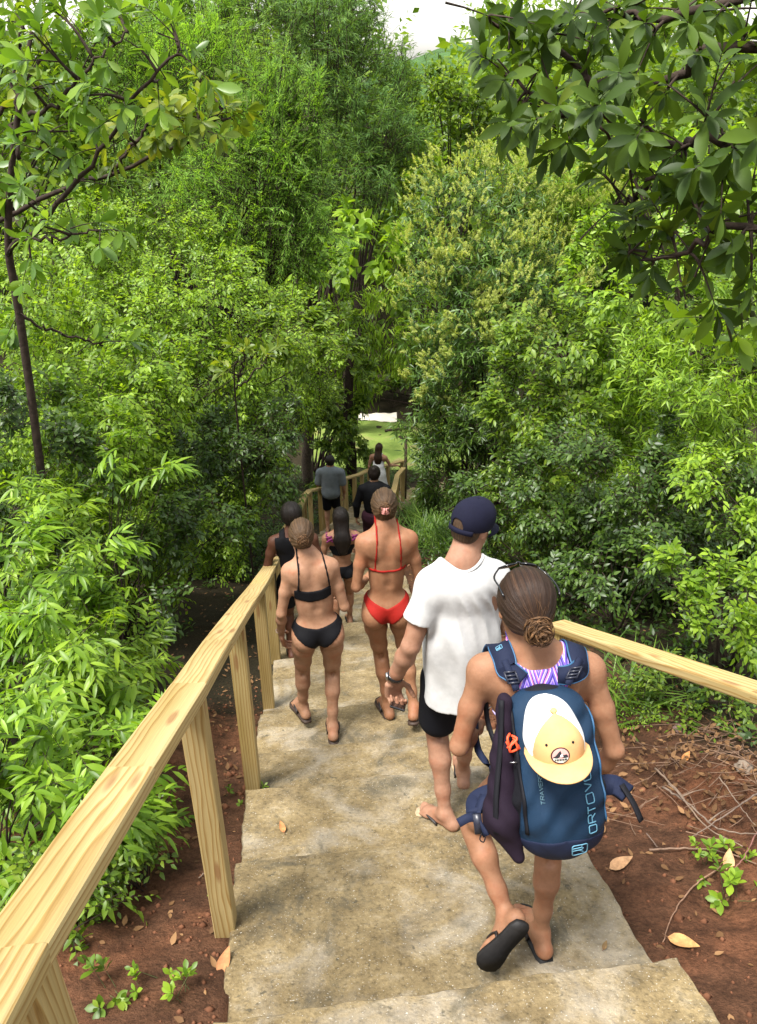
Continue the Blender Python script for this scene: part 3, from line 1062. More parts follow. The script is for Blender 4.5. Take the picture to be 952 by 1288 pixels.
po = empty('wooden_pole', (.70, 18.6, float(gz(18.6)) - .2)); tag(po, 'thin dark upright pole at the lower end of the far right handrail', 'pole')
m = MB(); m.tube([(0, 0, 0), (.01, 0, 1.0), (0, .01, 1.95)], [.045, .042, .038], 8); m.build('shaft', m_plain('dark_pole', (.07, .05, .03), .8, .3, .3, 30), po)
m = MB(); m.tube([(0, .01, 1.945), (0, .01, 1.99)], [.044, .03], 8); m.build('pole_cap', m_plain('pole_top', (.12, .09, .05), .8), po)
# ------------------------------------------------------------------ people on the path
SK_TAN = m_skin('skin_tan', (.43, .232, .138)); SK_FAIR = m_skin('skin_fair', (.50, .29, .185)); SK_BRONZE = m_skin('skin_bronze', (.42, .218, .122))
SK_MAN = m_skin('skin_man', (.48, .275, .185)); SK_DARK = m_skin('skin_dark', (.13, .055, .032)); SK_LIGHT = m_skin('skin_light', (.5, .30, .2))
H_BROWN = m_hair('brown_hair', (.009, .005, .004), (.075, .038, .02)); H_DBL = m_hair('dark_blond_hair', (.018, .010, .005), (.15, .085, .04))
H_BLACK = m_hair('black_hair', (.006, .005, .004), (.025, .016, .012)); H_SHORT = m_hair('short_brown_hair', (.03, .018, .011), (.14, .085, .05))
H_BUN = m_hair('bun_hair', (.02, .010, .005), (.26, .135, .058))
C_BLACK = m_cloth('black_swimwear', (.0045, .0045, .006), rough=.75); C_RED = m_cloth('red_swimwear', (.27, .012, .008), rough=.7)
C_WHITE = m_cloth('white_cotton', (.50, .495, .485), wr=.25); C_GREY = m_cloth('grey_cotton', (.15, .17, .19), wr=.4)
C_NAVY = m_cloth('navy_cotton', (.0085, .009, .022)); C_SHORT = m_cloth('black_shorts', (.006, .0065, .010), wr=.3)
C_PINK = m_cloth('magenta_frill', (.20, .03, .12)); C_DRESS = m_cloth('white_dress_cotton', (.72, .71, .72), wr=.5); C_DARKP = m_cloth('dark_maroon_cotton', (.035, .012, .02), wr=.3)
M_RUB = m_plain('black_rubber', (.012, .011, .011), .6, .3, .3, 60); M_RUBD = m_plain('brown_rubber', (.045, .028, .02), .6, .3, .3, 60)
M_STRAP = m_plain('dark_strap', (.018, .014, .013), .5, .4); M_TANSOLE = m_plain('tan_sole', (.45, .33, .21), .7, .3, .2, 60)
M_GLOSS = m_plain('black_gloss', (.008, .008, .009), .12, .6); M_METAL = m_plain('steel', (.55, .55, .56), .3, .5, Metallic=1.0)


def m_chevron():
    s = NT('zigzag_swimwear')
    c = s.coord(); sep = s.n('ShaderNodeSeparateXYZ'); s.l(c, sep.inputs[0])
    zig = s.math('ABSOLUTE', s.math('SUBTRACT', s.math('FRACT', s.math('MULTIPLY', sep.outputs[0], 13.0)), .5))
    v = s.math('SUBTRACT', s.math('MULTIPLY', sep.outputs[2], 8.5), s.math('MULTIPLY', zig, 1.9))
    fr = s.math('FRACT', v)
    P, PK, W, N, LI = (.17, .10, .55), (.72, .17, .42), (.68, .60, .78), (.035, .03, .20), (.40, .28, .72)
    col = s.ramp(fr, [(0, N), (.10, P), (.22, W), (.28, PK), (.36, N), (.43, LI), (.52, W), (.58, P), (.70, PK), (.77, W), (.83, P), (.93, LI)], 'CONSTANT')
    st = s.math('GREATER_THAN', s.math('FRACT', s.math('MULTIPLY', s.math('ADD', sep.outputs[0], s.math('MULTIPLY', sep.outputs[2], .6)), 190)), .55)
    col = s.mix(s.math('MULTIPLY', st, .3), col, (.10, .07, .33))
    return s.set(col, .75, .3).m


C_ZIG = m_chevron()

# ---- 1: woman with the backpack, stepping down, left heel lifted
x0, y0 = .515, 1.80
J = dict(nek=(-.035, .10, 1.395), shL=(-.208, .095, 1.335), shR=(.148, .085, 1.335), elL=(-.275, .03, 1.065), elR=(.238, -.005, 1.055),
         wrL=(-.17, .215, .985), wrR=(.205, .07, .80), pel=(.01, .03, .92), hiL=(-.085, .04, .865), hiR=(.10, .025, .865),
         knL=(-.175, .155, .50), knR=(.095, .055, .465), anL=(-.075, -.085, .295), anR=(.085, -.02, .088), hed=(-.075, .15, 1.545),
         ftdL=A(-.50, -.06, -.86), ftuL=A(.05, .98, -.12), ftdR=A(-.18, 1, -.05), ftuR=A(0, .05, 1), hs=.99)
J = {k: (A(*v) * .94 if isinstance(v, tuple) else v) for k, v in J.items()}
W1 = Person((x0, y0, tread_z(x0 + .08, y0 - .02) + .0), 3, J, SK_TAN, .94, 'f', .0055, head=(.16, -.30, .10), hip=1.02,
            hands={'L': (A(.3, .9, .25), A(.9, -.2, .2), A(0, 0, 1), .9), 'R': (A(-.45, .2, -.85), A(-.85, -.4, .3), A(.1, .9, .3), .6)},
            label='woman in a zigzag patterned swim top carrying a dark blue backpack, nearest on the steps', arm=.90, leg=.91)
x, y, z = W1.chestcoord()
xa = np.abs(x)
rac = np.maximum.reduce([xa - (.036 + .5 * np.clip(z - .0, 0, .2)), -z - .06, z - .21, .098 - np.sqrt(xa ** 2 + (z - .225) ** 2), y - .02])
frs = np.maximum.reduce([np.abs(xa - .095) - .018, -z, z - .2, -y - .02])
und = np.maximum(np.abs(z + .075) - .036, xa - .19)
cup = np.maximum.reduce([np.abs(z + .01) - .075, xa - .15, -y + .02])
W1.garment('swim_top', [rac, und, frs, cup], C_ZIG, .004)
x, y, z = W1.pelcoord()
W1.garment('swim_bottom', [np.maximum(z - .03 + .0 * x, (-.125 + .75 * np.abs(x)) - z) + 9 * (np.abs(x) > .2)], C_ZIG, .005, arms=True)
hc = hair_cap(W1, 'hair', H_BROWN, top=.018, low=-.075, front=.055, conv=(0, -.12, -.038), tuft=.0013, res=.0042,
              extra=[(cap(W1.hp(0, -.07, -.01), W1.hp(0, -.105, -.04), .05, .035), 'u', .03)])
bun(W1, H_BUN, (0, -.128, -.040), .040, hc)
wisps(W1, H_BROWN, hc, 520, (0, -.125, -.04), .0008, 1, .5)
wisps(W1, H_BUN, hc, 90, (0, -.125, -.04), .0005, 2, 1.2)
# sunglasses pushed up on her head
sg = empty('sunglasses', W1.world(W1.hp(0, .05, .12)), W1.yaw); tag(sg, "black sunglasses pushed up on the backpack woman's hair", 'sunglasses')
b0 = W1.hp(0, .05, .12)


def onsg(o): o.parent = sg; o.location = tuple(-b0); return o


for q in (-1, 1):
    m = MB(); t = np.linspace(0, 2 * pi, 17)[:-1]; P = [W1.hp(q * .036 + .031 * cos(a), .072 - .022 * sin(a), .118 + .012 * sin(a) - .012 * abs(q * .036 + .031 * cos(a)) / .06) for a in t]
    c_ = np.mean(P, 0); n_ = W1.J['RH'] @ A(0, .45, .9)
    m.add(np.vstack([np.array(P) + n_ * .004, np.array(P) - n_ * .001, [c_ + n_ * .006], [c_ - n_ * .001]]), [(i, (i + 1) % 16, 32) for i in range(16)] + [((i + 1) % 16 + 16, i + 16, 33) for i in range(16)] + [(i, i + 16, (i + 1) % 16 + 16, (i + 1) % 16) for i in range(16)])
    onsg(m.build('lens', M_GLOSS, None, True))
    m = MB(); m.tube(spline([W1.hp(q * .066, .072, .108), W1.hp(q * .094, .04, .085), W1.hp(q * .097, -.02, .070), W1.hp(q * .094, -.055, .050)], 14), [.003] * 10 + [.0035, .004, .004, .003], 6); onsg(m.build('temple', M_GLOSS, None, True))
m = MB(); m.tube(spline([W1.hp(-.008, .074, .122), W1.hp(0, .078, .124), W1.hp(.008, .074, .122)], 6), .003, 6); onsg(m.build('bridge', M_GLOSS, None, True))
# small tail of hair under the bun
m = MB()
for k in range(14):
    a = W1.hp(.02 * random.uniform(-1, 1), -.12 + random.uniform(-.01, .01), -.06); b = a + A(random.uniform(-.012, .012), -.004, -.03 * random.uniform(.5, 1.2))
    m.tube([a, (a + b) / 2 + A(0, -.004, 0), b], [.0035, .003, .0008], 5)
m.build('hair_ends', H_BROWN, hc, True)
W1.sandal('L', M_RUB, M_STRAP); W1.sandal('R', M_RUB, M_STRAP)

# ---- 2: man in the white shirt and the dark cap
x0, y0 = .375, 2.80
J = dict(nek=(-.02, .035, 1.535), shL=(-.160, .0, 1.47), shR=(.148, .045, 1.465), elL=(-.255, -.06, 1.185), elR=(.23, .06, 1.17),
         wrL=(-.325, .02, .915), wrR=(.24, .26, 1.02), pel=(.0, .0, .97), hiL=(-.095, -.01, .92), hiR=(.095, .01, .92), knL=(-.09, .06, .51), knR=(.10, .20, .47),
         anL=(-.065, -.13, .115), anR=(.11, .24, .0), hed=(.035, .105, 1.715), ftdL=A(-.62, .75, -.14), ftuL=A(-.08, .15, 1), ftdR=A(.1, 1, -.05), ftuR=A(0, .05, 1), hs=.95)
zM = tread_z(x0 - .06, y0 - .13) - .04
J = {k: (A(*v) * .945 if isinstance(v, tuple) else v) for k, v in J.items()}
M2 = Person((x0, y0, zM), 6, J, SK_MAN, 1.0, 'm', .0065, head=(-.95, -.26, 0), tor=.95,
            hands={'L': (A(.02, .10, -1), A(.35, -.9, -.15), A(.9, .35, 0), 1.25), 'R': (A(-.2, .9, .2), A(-.6, 0, -.7), A(-.3, .2, .9), .7)},
            label='man in a white T-shirt, black shorts and a dark navy baseball cap')
J = M2.J; RC = M2.RC; up = A(0, 0, 1)
sh = [(ell(J['che'] - A(0, 0, .02), A(.155, .125, .21), RC), 'u', .05), (ell(J['wai'] - A(0, .005, .03), A(.152, .126, .2), RC), 'u', .08),
      (cap(J['wai'] - A(0, .012, 0), J['pel'] - A(0, .025, .15), .152, .172, (M2.RP[:, 1], 1.12)), 'u', .08), (ell(J['che'] + A(0, -.012, .11), A(.172, .098, .095), RC), 'u', .06)]
for c, q in (('L', -1), ('R', 1)):
    a, b = J['sh' + c], J['el' + c]
    sh += [(ell(a - A(0, 0, .01), A(.066, .072, .068)), 'u', .05), (cap(a, a * .38 + b * .62, .065, .066), 'u', .03),
           (cap(J['nek'] + A(q * .05, -.01, .03), a + A(-q * .03, 0, .025), .05, .05), 'u', .05)]


def fold_m(X, Y, Z):
    upf = np.clip((Z - 1.08) / .12, 0, 1) * np.clip((1.41 - Z) / .06, 0, 1)
    dia = (np.abs(np.sin((X * .95 + (Z - 1.25) * .40) * 62 + 1.0 * np.sin(Z * 13 + X * 6))) - .5) * upf * np.clip((X + .10) / .06, 0, 1) * (Y < 0)
    lowf = np.clip((1.3 - Z) / .25, 0, 1)
    ver = np.sin(X * 42 + 1.7 * np.sin(Z * 9 + 1) + (Z - 1) * 13) * lowf
    bl = wob(X, Y, Z, .45, 1.0)
    return .0085 * dia + .0075 * ver + .0065 * bl


def cut_m(X, Y, Z):
    hem = (.785 + .02 * np.sin(X * 6 + 1) + .02 * np.clip((np.abs(X) - .1) / .1, 0, 1)) - Z
    nk = J['nek'] + A(.0, .012, .055)
    neck = .094 - np.sqrt((X - nk[0]) ** 2 + (Y - nk[1]) ** 2 + ((Z - nk[2]) * 1.15) ** 2)
    out = np.maximum(hem, neck)
    for c in 'LR':
        a, b = J['sh' + c], J['el' + c]; d = unit(b - a); e = a * .42 + b * .58
        s_ = (X - e[0]) * d[0] + (Y - e[1]) * d[1] + (Z - e[2]) * d[2]
        away = np.abs(X) - .175
        out = np.maximum(out, np.where(np.sign(X) == np.sign(e[0]), np.minimum(s_, 1) * (away > 0) + (away <= 0) * -1, -1))
    return out


shirt_o = M2.solid('t_shirt', sh, C_WHITE, .0055, cut_m, fold_m, 1)
# the ribbed collar: where the neck ball meets the shirt
nk = J['nek'] + A(.0, .012, .055)
SV = Vol(np.min([q[0][1] for q in sh], 0) - .03, np.max([q[0][2] for q in sh], 0) + .03, .008).many(sh)
col_ = []
for a in np.linspace(0, 2 * pi, 41):
    th = np.radians(np.linspace(70, -80, 90))
    P = np.stack([nk[0] + .095 * np.cos(th) * cos(a), nk[1] + .095 * np.cos(th) * sin(a), nk[2] + .095 / 1.15 * np.sin(th)], 1)
    q = (P - SV.lo) / SV.res; q = np.clip(np.round(q).astype(int), 0, np.array(SV.F.shape) - 1)
    f = SV.F[q[:, 0], q[:, 1], q[:, 2]]; k = int(np.argmax(f < 0)) if (f < 0).any() else 89
    col_.append(P[k])
col_ = np.array(col_)
for _ in range(6):
    col_ = (np.roll(col_[:-1], 1, 0) + np.roll(col_[:-1], -1, 0) + 2 * col_[:-1]) / 4; col_ = np.vstack([col_, col_[:1]])
m = MB(); m.tube(col_ + A(0, 0, .001), .0075, 8, False)
m.build('collar', C_WHITE, shirt_o, True)
shp = []
for c in 'LR':
    a, b = J['hi' + c], J['kn' + c]
    shp += [(cap(a + A(0, .01, 0), a * .3 + b * .7, .094, .096), 'u', .02)]
shp += [(ell(J['pel'] - A(0, .02, .04), A(.160, .122, .13)), 'u', .03)]
M2.solid('shorts', shp, C_SHORT, .008, lambda X, Y, Z: np.maximum(Z - .93, (.53 + .02 * np.sin(X * 9)) - Z), lambda X, Y, Z: .003 * wob(X, Y, Z, .5, 2))
hair_cap(M2, 'hair', H_SHORT, top=.003, low=-.066, front=.03, conv=(0, -.02, .12), tuft=.0006, res=.0045)
hp, RH = M2.hp, M2.J['RH']


def hq(p, X, Y, Z):
    h = p.J['hed']; R = p.J['RH']; k = p.s * p.J.get('hs', 1)
    return [((X - h[0]) * R[0, i] + (Y - h[1]) * R[1, i] + (Z - h[2]) * R[2, i]) / k for i in range(3)]


def cap_cut(X, Y, Z):
    a, b, c = hq(M2, X, Y, Z)
    rim = -.012 + .06 * (b + .1) - c
    hole = .030 - np.sqrt(a ** 2 + np.maximum(np.abs(c - .006) - .004, 0) ** 2)
    hole = np.where(b < -.03, hole, -1)
    return np.maximum(rim, hole) * 1.0


k = M2.s * M2.J['hs']
dome = [(ell(hp(0, -.008, .030), A(.088, .108, .098) * k, RH), 'u', .01), (ell(hp(0, .03, .05), A(.075, .07, .075) * k, RH), 'u', .02)]
hat = M2.solid('baseball_cap', dome, C_NAVY, .004, cap_cut, lambda X, Y, Z: .0006 * wob(X, Y, Z, 1, 0))
m = MB(); a = np.linspace(-1.5, 1.5, 21)
arc = lambda r, z: [hp(.089 * r * sin(t) * .98, -.008 - .109 * r * cos(t), z + .0035 * cos(t) - .0) for t in a * .62]
m.ribbon(arc(1.0, -.014), [unit(q - hp(0, 0, -.01)) for q in arc(1, -.014)], .022, .004)
m.build('cap_strap', C_NAVY, hat)
br = []
for i in range(17):
    t = -1 + i / 8
    for r in (0, .5, 1):
        br.append(hp(.083 * sin(t * 1.45), .075 * cos(t * 1.45) + .012 + r * .075 * cos(t * 1.45) ** .6 if abs(t) < 1 else .075 * cos(t * 1.45) + .012, -.002 - .012 * r - .02 * abs(t) ** 2 + .006 * r))
br = np.array(br); Vb = np.concatenate([br, br - RH[:, 2] * .004])
F = []
for i in range(16):
    for r in range(2):
        q = i * 3 + r; F += [(q, q + 3, q + 4, q + 1), (q + 51, q + 52, q + 55, q + 54)]
    q = i * 3 + 2; F += [(q, q + 3, q + 54, q + 51)]
m = MB(); m.add(Vb, F); m.build('cap_brim', C_NAVY, hat, True)
m = MB(); m.tube([hp(0, -.008, .124), hp(0, -.008, .131)], [.009, .006], 10); m.build('cap_button', C_NAVY, hat, True)
# watch
wr, el = J['wrL'], J['elL']; d = unit(wr - el); q = wr - d * .035
e1 = unit(np.cross(d, A(0, 1, 0))); e2 = np.cross(d, e1)
t = np.linspace(0, 2 * pi, 25)
ring = q + np.cos(t)[:, None] * e1 * .034 + np.sin(t)[:, None] * e2 * .034
m = MB(); m.ribbon(ring, [unit(r - q) for r in ring], .022, .006); wb = m.build('watch', M_GLOSS, M2.o)
m = MB(); c0 = q - A(.034, 0, 0); m.tube([c0 - A(.002, 0, 0), c0 - A(.010, 0, 0)], [.019, .017], 16); m.build('watch_case', M_METAL, wb)
M2.sandal('L', M_TANSOLE, M_STRAP); M2.sandal('R', M_TANSOLE, M_STRAP)
# the phone in his left hand
ph = box_obj('phone', (.072, .009, .145), M_GLOSS, None, .004)
pc = M2.world(J['wrL'] + A(.018, -.048, -.105)); ph.location = pc; ph.rotation_euler = (radians(62), radians(12), radians(-12))
tag(ph, "black phone held in the white-shirted man's left hand", 'phone')
sc_ = box_obj('screen', (.066, .0012, .136), m_plain('phone_glass', (.02, .022, .025), .05, .6), ph, 0); sc_.location = (0, -.0054, 0)

# ---- 3: woman in the black bikini
x0, y0 = -.375, 3.90
J = dict(nek=(-.025, .04, 1.325), shL=(-.150, .01, 1.265), shR=(.100, .03, 1.265), elL=(-.212, -.02, .985), elR=(.168, -.01, .99), wrL=(-.225, .06, .765), wrR=(.17, .19, .87),
         pel=(.0, .0, .855), hiL=(-.085, .0, .80), hiR=(.085, .0, .80), knL=(-.105, .10, .43), knR=(.085, .06, .42), anL=(-.115, .13, .09), anR=(.065, -.09, .088), hed=(-.065, .085, 1.455), hs=.88,
         ftdL=A(-.35, 1, -.08), ftdR=A(.05, 1, -.12), ftuR=A(0, .12, 1))
W3 = Person((x0, y0, tread_z(x0 + .06, y0 - .09)), 8, J, SK_FAIR, .97, 'f', .0075, head=(.05, -.18, .06), hip=1.04, tor=1.0, arm=.88, leg=.92,
            hands={'L': (A(.12, .25, -1), A(.95, .1, .1), A(.1, 1, .2), .5), 'R': (A(-.1, 1, .1), A(-.9, 0, -.4), A(-.2, .2, 1), .6)},
            label='woman in a black bikini with her hair pinned up, left of the woman in red')
x, y, z = W3.chestcoord(); xa = np.abs(x)
band = np.maximum(np.abs(z + .062 + np.where(y > 0, -.02, 0) - .12 * xa) - np.where(y > 0, .07, .036), xa - .185)
st = np.maximum.reduce([np.abs(xa - (.092 - .1 * np.clip(z, 0, .2))) - .0055, -z - .05, z - .25])
W3.garment('bikini_top', [band, st], C_BLACK, .006)
x, y, z = W3.pelcoord()
W3.garment('bikini_bottom', [np.maximum(z - .030 - .16 * np.abs(x), (-.135 + .92 * np.abs(x)) - z) + 9 * (np.abs(x) > .2)], C_BLACK, .006)
hc = hair_cap(W3, 'hair', H_DBL, top=.014, low=-.07, front=.05, conv=(0, -.12, .0), res=.005,
              extra=[(cap(W3.hp(0, -.07, .02), W3.hp(0, -.10, -.01), .045, .03), 'u', .03)])
bun(W3, H_BUN, (0, -.112, .005), .034, hc)
wisps(W3, H_DBL, hc, 160, (0, -.115, .0), .0011, 3, .7)
for c in 'LR': W3.sandal(c, M_RUBD, M_STRAP)
for c, dz in (('L', .028),):
    q = W3.J['wr' + c]; t = np.linspace(0, 2 * pi, 17)
    m = MB(); m.tube(np.stack([q[0] + .03 * np.cos(t), q[1] + .03 * np.sin(t), q[2] + dz + 0 * t], 1), .0025, 5, False); m.build('bracelet', m_plain('pale_cord', (.5, .35, .3), .6), W3.o, True)

# ---- 4: woman in the red bikini
x0, y0 = .05, 4.10
J = dict(nek=(-.0, .035, 1.47), shL=(-.142, .0, 1.405), shR=(.142, .02, 1.405), elL=(-.192, -.06, 1.12), elR=(.205, .0, 1.12), wrL=(-.12, .15, 1.03), wrR=(.22, .2, 1.05),
         pel=(.0, .0, .95), hiL=(-.085, .0, .89), hiR=(.085, .0, .89), knL=(-.03, .07, .475), knR=(.135, .04, .49), anL=(.012, -.01, .09), anR=(.175, -.16, .20), hed=(-.01, .085, 1.60), hs=.86,
         ftdL=A(-.2, 1, -.06), ftdR=A(.25, .9, -.42), ftuR=A(0, .42, .9))
W4 = Person((x0, y0, tread_z(x0, y0)), 4, J, SK_BRONZE, 1.05, 'f', .0075, head=(-.02, -.16, 0), hip=.94, tor=.88, arm=.82, leg=.86,
            hands={'L': (A(.6, .8, .1), A(.3, -.3, -.9), A(-.2, .3, .9), .6), 'R': (A(-.1, 1, .1), A(-.9, 0, -.4), A(-.2, .2, 1), .6)},
            label='tall woman in a red bikini with a clip in her pinned-up hair')
x, y, z = W4.chestcoord(); xa = np.abs(x)
band = np.maximum(np.abs(z + .075 - .35 * np.clip(xa - .1, 0, .1) - np.where(y > 0, .03, 0)) - np.where(y > 0, .06, .0085), xa - .2)
st = np.maximum.reduce([np.abs(xa - (.078 - .06 * np.clip(z, 0, .2))) - .0055, -z - .08, z - .25])
W4.garment('bikini_top', [band, st], C_RED, .006)
x, y, z = W4.pelcoord(); xa = np.abs(x)
W4.garment('bikini_bottom', [np.maximum(z - .012 - .42 * xa, (-.135 + 1.12 * xa ** 1.0) - z) + 9 * (xa > .2)], C_RED, .006)
hc = hair_cap(W4, 'hair', H_DBL, top=.016, low=-.075, front=.05, conv=(0, -.12, .02), res=.0055,
              extra=[(cap(W4.hp(0, -.07, .03), W4.hp(0, -.10, .01), .05, .035), 'u', .03)])
bun(W4, H_BUN, (0, -.115, .02), .036, hc)
wisps(W4, H_DBL, hc, 160, (0, -.115, .02), .0011, 4, .7)
# claw clip
m = MB()
for q in (-1, 1):
    for i in range(5):
        a = W4.hp(q * .005, -.155, .036 - i * .009); b = W4.hp(q * .017, -.152, .036 - i * .009); c_ = W4.hp(q * .027, -.13, .036 - i * .009)
        m.tube(spline([a, b, c_], 6), [.004, .004, .0035, .003, .0025, .002], 5)
    m.tube([W4.hp(q * .006, -.156, .04), W4.hp(q * .006, -.156, -.004)], .005, 6)
m.build('hair_clip', m_plain('rose_clip', (.5, .2, .17), .3, .5), hc, True)
for c in 'LR': W4.sandal(c, M_RUBD, M_STRAP)

# ---- further down: coarse enough for their size in the picture
def far_pose(h, arms=None, stride=.1):
    s = h / 1.65
    J = dict(nek=(0, .03, 1.40), shL=(-.18, 0, 1.335), shR=(.18, 0, 1.335), elL=(-.235, -.02, 1.06), elR=(.235, -.02, 1.06), wrL=(-.23, .06, .83), wrR=(.23, .06, .83),
             pel=(0, 0, .91), hiL=(-.085, 0, .86), hiR=(.085, 0, .86), knL=(-.09, .05, .46), knR=(.09, .06 + stride * .5, .46), anL=(-.085, -stride * .6, .1), anR=(.085, stride, .085), hed=(0, .075, 1.545))
    J.update(arms or {})
    return {k: A(*v) * s for k, v in J.items()}, s


def on(px, py, d, xoff=0): return float(at(px, py, d)[0]) + xoff


# 5: girl with long dark hair
x0, y0 = -.36, 6.62
J, s = far_pose(1.40, dict(wrL=(-.2, .2, .95), wrR=(.2, .2, .95)), .12)
W5 = Person((x0, y0, tread_z(x0, y0)), 8, J, SK_TAN, s, 'f', .010, hip=.86, tor=.9, arm=.9, leg=.92, head=(0, -.2, 0),
            hands={'L': (A(.2, 1, 0), A(.9, 0, 0), A(0, 0, 1), .5), 'R': (A(-.2, 1, 0), A(-.9, 0, 0), A(0, 0, 1), .5)},
            label='girl with long loose dark hair and magenta frilled straps, between the bikini women')
x, y, z = W5.chestcoord(); xa = np.abs(x)
W5.garment('swim_top', [np.maximum(np.abs(z + .05) - .055, xa - .2)], C_BLACK, .008)
x, y, z = W5.pelcoord()
W5.garment('swim_bottom', [np.maximum(z - .05, (-.10 + .5 * np.abs(x)) - z)], C_BLACK, .008)
hair_cap(W5, 'hair', H_BLACK, top=.02, low=-.5, front=.05, conv=(0, -.05, .09), res=.008,
         extra=[(cap(W5.hp(0, -.06, -.02), W5.hp(0, -.12, -.24), .085 * s, .095 * s, (A(0, 1, 0), 1.6)), 'u', .04), (cap(W5.hp(0, -.12, -.24), W5.hp(0, -.125, -.36), .095 * s, .06 * s, (A(0, 1, 0), 2.0)), 'u', .04)])
m = MB(); t = np.linspace(0, 1, 40)
for q in (-1, 1):
    c0 = W5.J['shR' if q > 0 else 'shL']
    pts = np.stack([c0[0] + q * (-.03 + .05 * t * 0) + .03 * np.cos(t * 2 * pi * 6) * 1.0, c0[1] + .07 * np.cos(t * pi) + .012 * np.sin(t * 60), c0[2] + .045 * np.sin(t * pi) - .01 + .01 * np.sin(t * 47)], 1)
    m.tube(pts, .008, 5)
m.build('frilled_straps', C_PINK, W5.o, True)
for c in 'LR': W5.sandal(c, M_RUB, M_STRAP)

# 6: dark-haired person close to the left rail
x0, y0 = -.72, 5.72
J, s = far_pose(1.52, dict(elL=(-.25, .0, 1.08), wrL=(-.22, .22, 1.02)), .1)
P6 = Person((x0, y0, tread_z(x0, y0)), 9, J, SK_DARK, s, 'f', .010, head=(.0, -.2, 0), tor=1.05, arm=1.05,
            hands={'L': (A(.1, 1, 0), A(.3, 0, -.9), A(1, 0, 0), .5), 'R': (A(0, .2, -1), A(-.9, 0, 0), A(0, 1, 0), .5)},
            label='dark-skinned person in a black tank top with cropped black hair')
x, y, z = P6.chestcoord(); xa = np.abs(x)
P6.garment('tank_top', [np.maximum.reduce([z - .13 - .0 * xa, -z - .33, xa - .155]), np.maximum.reduce([np.abs(xa - .09) - .025, -z, z - .25])], C_BLACK, .010)
x, y, z = P6.pelcoord()
P6.garment('shorts', [np.maximum(z - .08, -z - .3)], C_SHORT, .014)
hair_cap(P6, 'hair', H_BLACK, top=.024, low=-.07, front=.05, conv=(0, 0, .12), res=.008)
for c in 'LR': P6.sandal(c, M_RUB, M_STRAP)

# 7: person in the black long-sleeved top
x0, y0 = -.06, 10.1
J, s = far_pose(1.62, dict(elL=(-.26, .0, 1.07), wrL=(-.27, .05, .84)), .12)
P7 = Person((x0, y0, tread_z(x0, y0)), 0, J, SK_FAIR, s, 'f', .012, head=(-.1, -.15, 0), tor=1.1,
            hands={'L': (A(0, .1, -1), A(.9, 0, 0), A(0, 1, 0), .5), 'R': (A(0, .2, -1), A(-.9, 0, 0), A(0, 1, 0), .5)},
            label='person in a black long-sleeved top and dark trousers, hair tied up')
pr = [(ell(P7.J['che'] - A(0, .015, 0), A(.175, .14, .21), P7.RC), 'u', .05), (ell(P7.J['wai'], A(.155, .12, .18), P7.RC), 'u', .06), (ell(P7.J['che'] + A(0, 0, .1), A(.18, .1, .1)), 'u', .05)]
for c in 'LR':
    a, b, d = P7.J['sh' + c], P7.J['el' + c], P7.J['wr' + c]
    pr += [(cap(a, b, .066, .055), 'u', .03), (cap(b, d, .055, .043), 'u', .03)]
P7.solid('long_sleeved_top', pr, C_BLACK, .011, lambda X, Y, Z: .82 - Z, lambda X, Y, Z: .004 * wob(X, Y, Z, .5, 2))
pr = [(ell(P7.J['pel'] - A(0, .02, .02), A(.185, .155, .17)), 'u', .05)]
for c in 'LR':
    a, b, d = P7.J['hi' + c], P7.J['kn' + c], P7.J['an' + c]
    pr += [(cap(a, b, .1, .075), 'u', .03), (cap(b, d, .075, .065), 'u', .03)]
P7.solid('trousers', pr, C_DARKP, .012, lambda X, Y, Z: Z - .95, lambda X, Y, Z: .004 * wob(X, Y, Z, .5, 2))
hair_cap(P7, 'hair', H_BLACK, top=.018, low=-.075, front=.05, conv=(0, -.08, .06), res=.009, extra=[(ell(P7.hp(0, -.08, .09), A(.04, .04, .04)), 'u', .02)])
for c in 'LR': P7.sandal(c, M_RUB, M_STRAP)

# 8: man in the grey shirt
x0, y0 = -1.0, 14.75
J, s = far_pose(1.74, dict(shL=(-.2, 0, 1.34), shR=(.2, 0, 1.34), elL=(-.25, 0, 1.07), elR=(.255, -.02, 1.06), wrL=(-.2, .2, 1.0), wrR=(.265, .05, .83)), .14)
P8 = Person((x0, y0, tread_z(x0, y0)), 0, J, SK_FAIR, s, 'm', .013, head=(.1, -.15, 0),
            hands={'L': (A(.2, 1, 0), A(.9, 0, 0), A(0, 0, 1), .5), 'R': (A(0, .1, -1), A(-.9, 0, 0), A(0, 1, 0), .5)},
            label='dark-haired man in a grey T-shirt and black shorts, far down the steps')
pr = [(ell(P8.J['che'] - A(0, .02, 0), A(.20, .15, .23), P8.RC), 'u', .05), (ell(P8.J['wai'] - A(0, .01, 0), A(.195, .15, .2), P8.RC), 'u', .06), (ell(P8.J['pel'] - A(0, .02, 0), A(.20, .165, .18)), 'u', .06), (ell(P8.J['che'] + A(0, -.01, .12), A(.20, .13, .11)), 'u', .05)]
for c in 'LR':
    a, b = P8.J['sh' + c], P8.J['el' + c]
    pr += [(cap(a, a * .2 + b * .8, .086, .078), 'u', .03), (cap(P8.J['nek'] - A(0, 0, .01), a, .06, .07), 'u', .05)]
P8.solid('t_shirt', pr, C_GREY, .012, lambda X, Y, Z: .86 - Z, lambda X, Y, Z: .005 * wob(X, Y, Z, .45, 2))
pr = [(ell(P8.J['pel'] - A(0, .02, .02), A(.185, .155, .15)), 'u', .05)]
for c in 'LR': pr += [(cap(P8.J['hi' + c], P8.J['kn' + c], .105, .09), 'u', .02)]
P8.solid('shorts', pr, C_SHORT, .013, lambda X, Y, Z: np.maximum(.52 - Z, Z - .98))
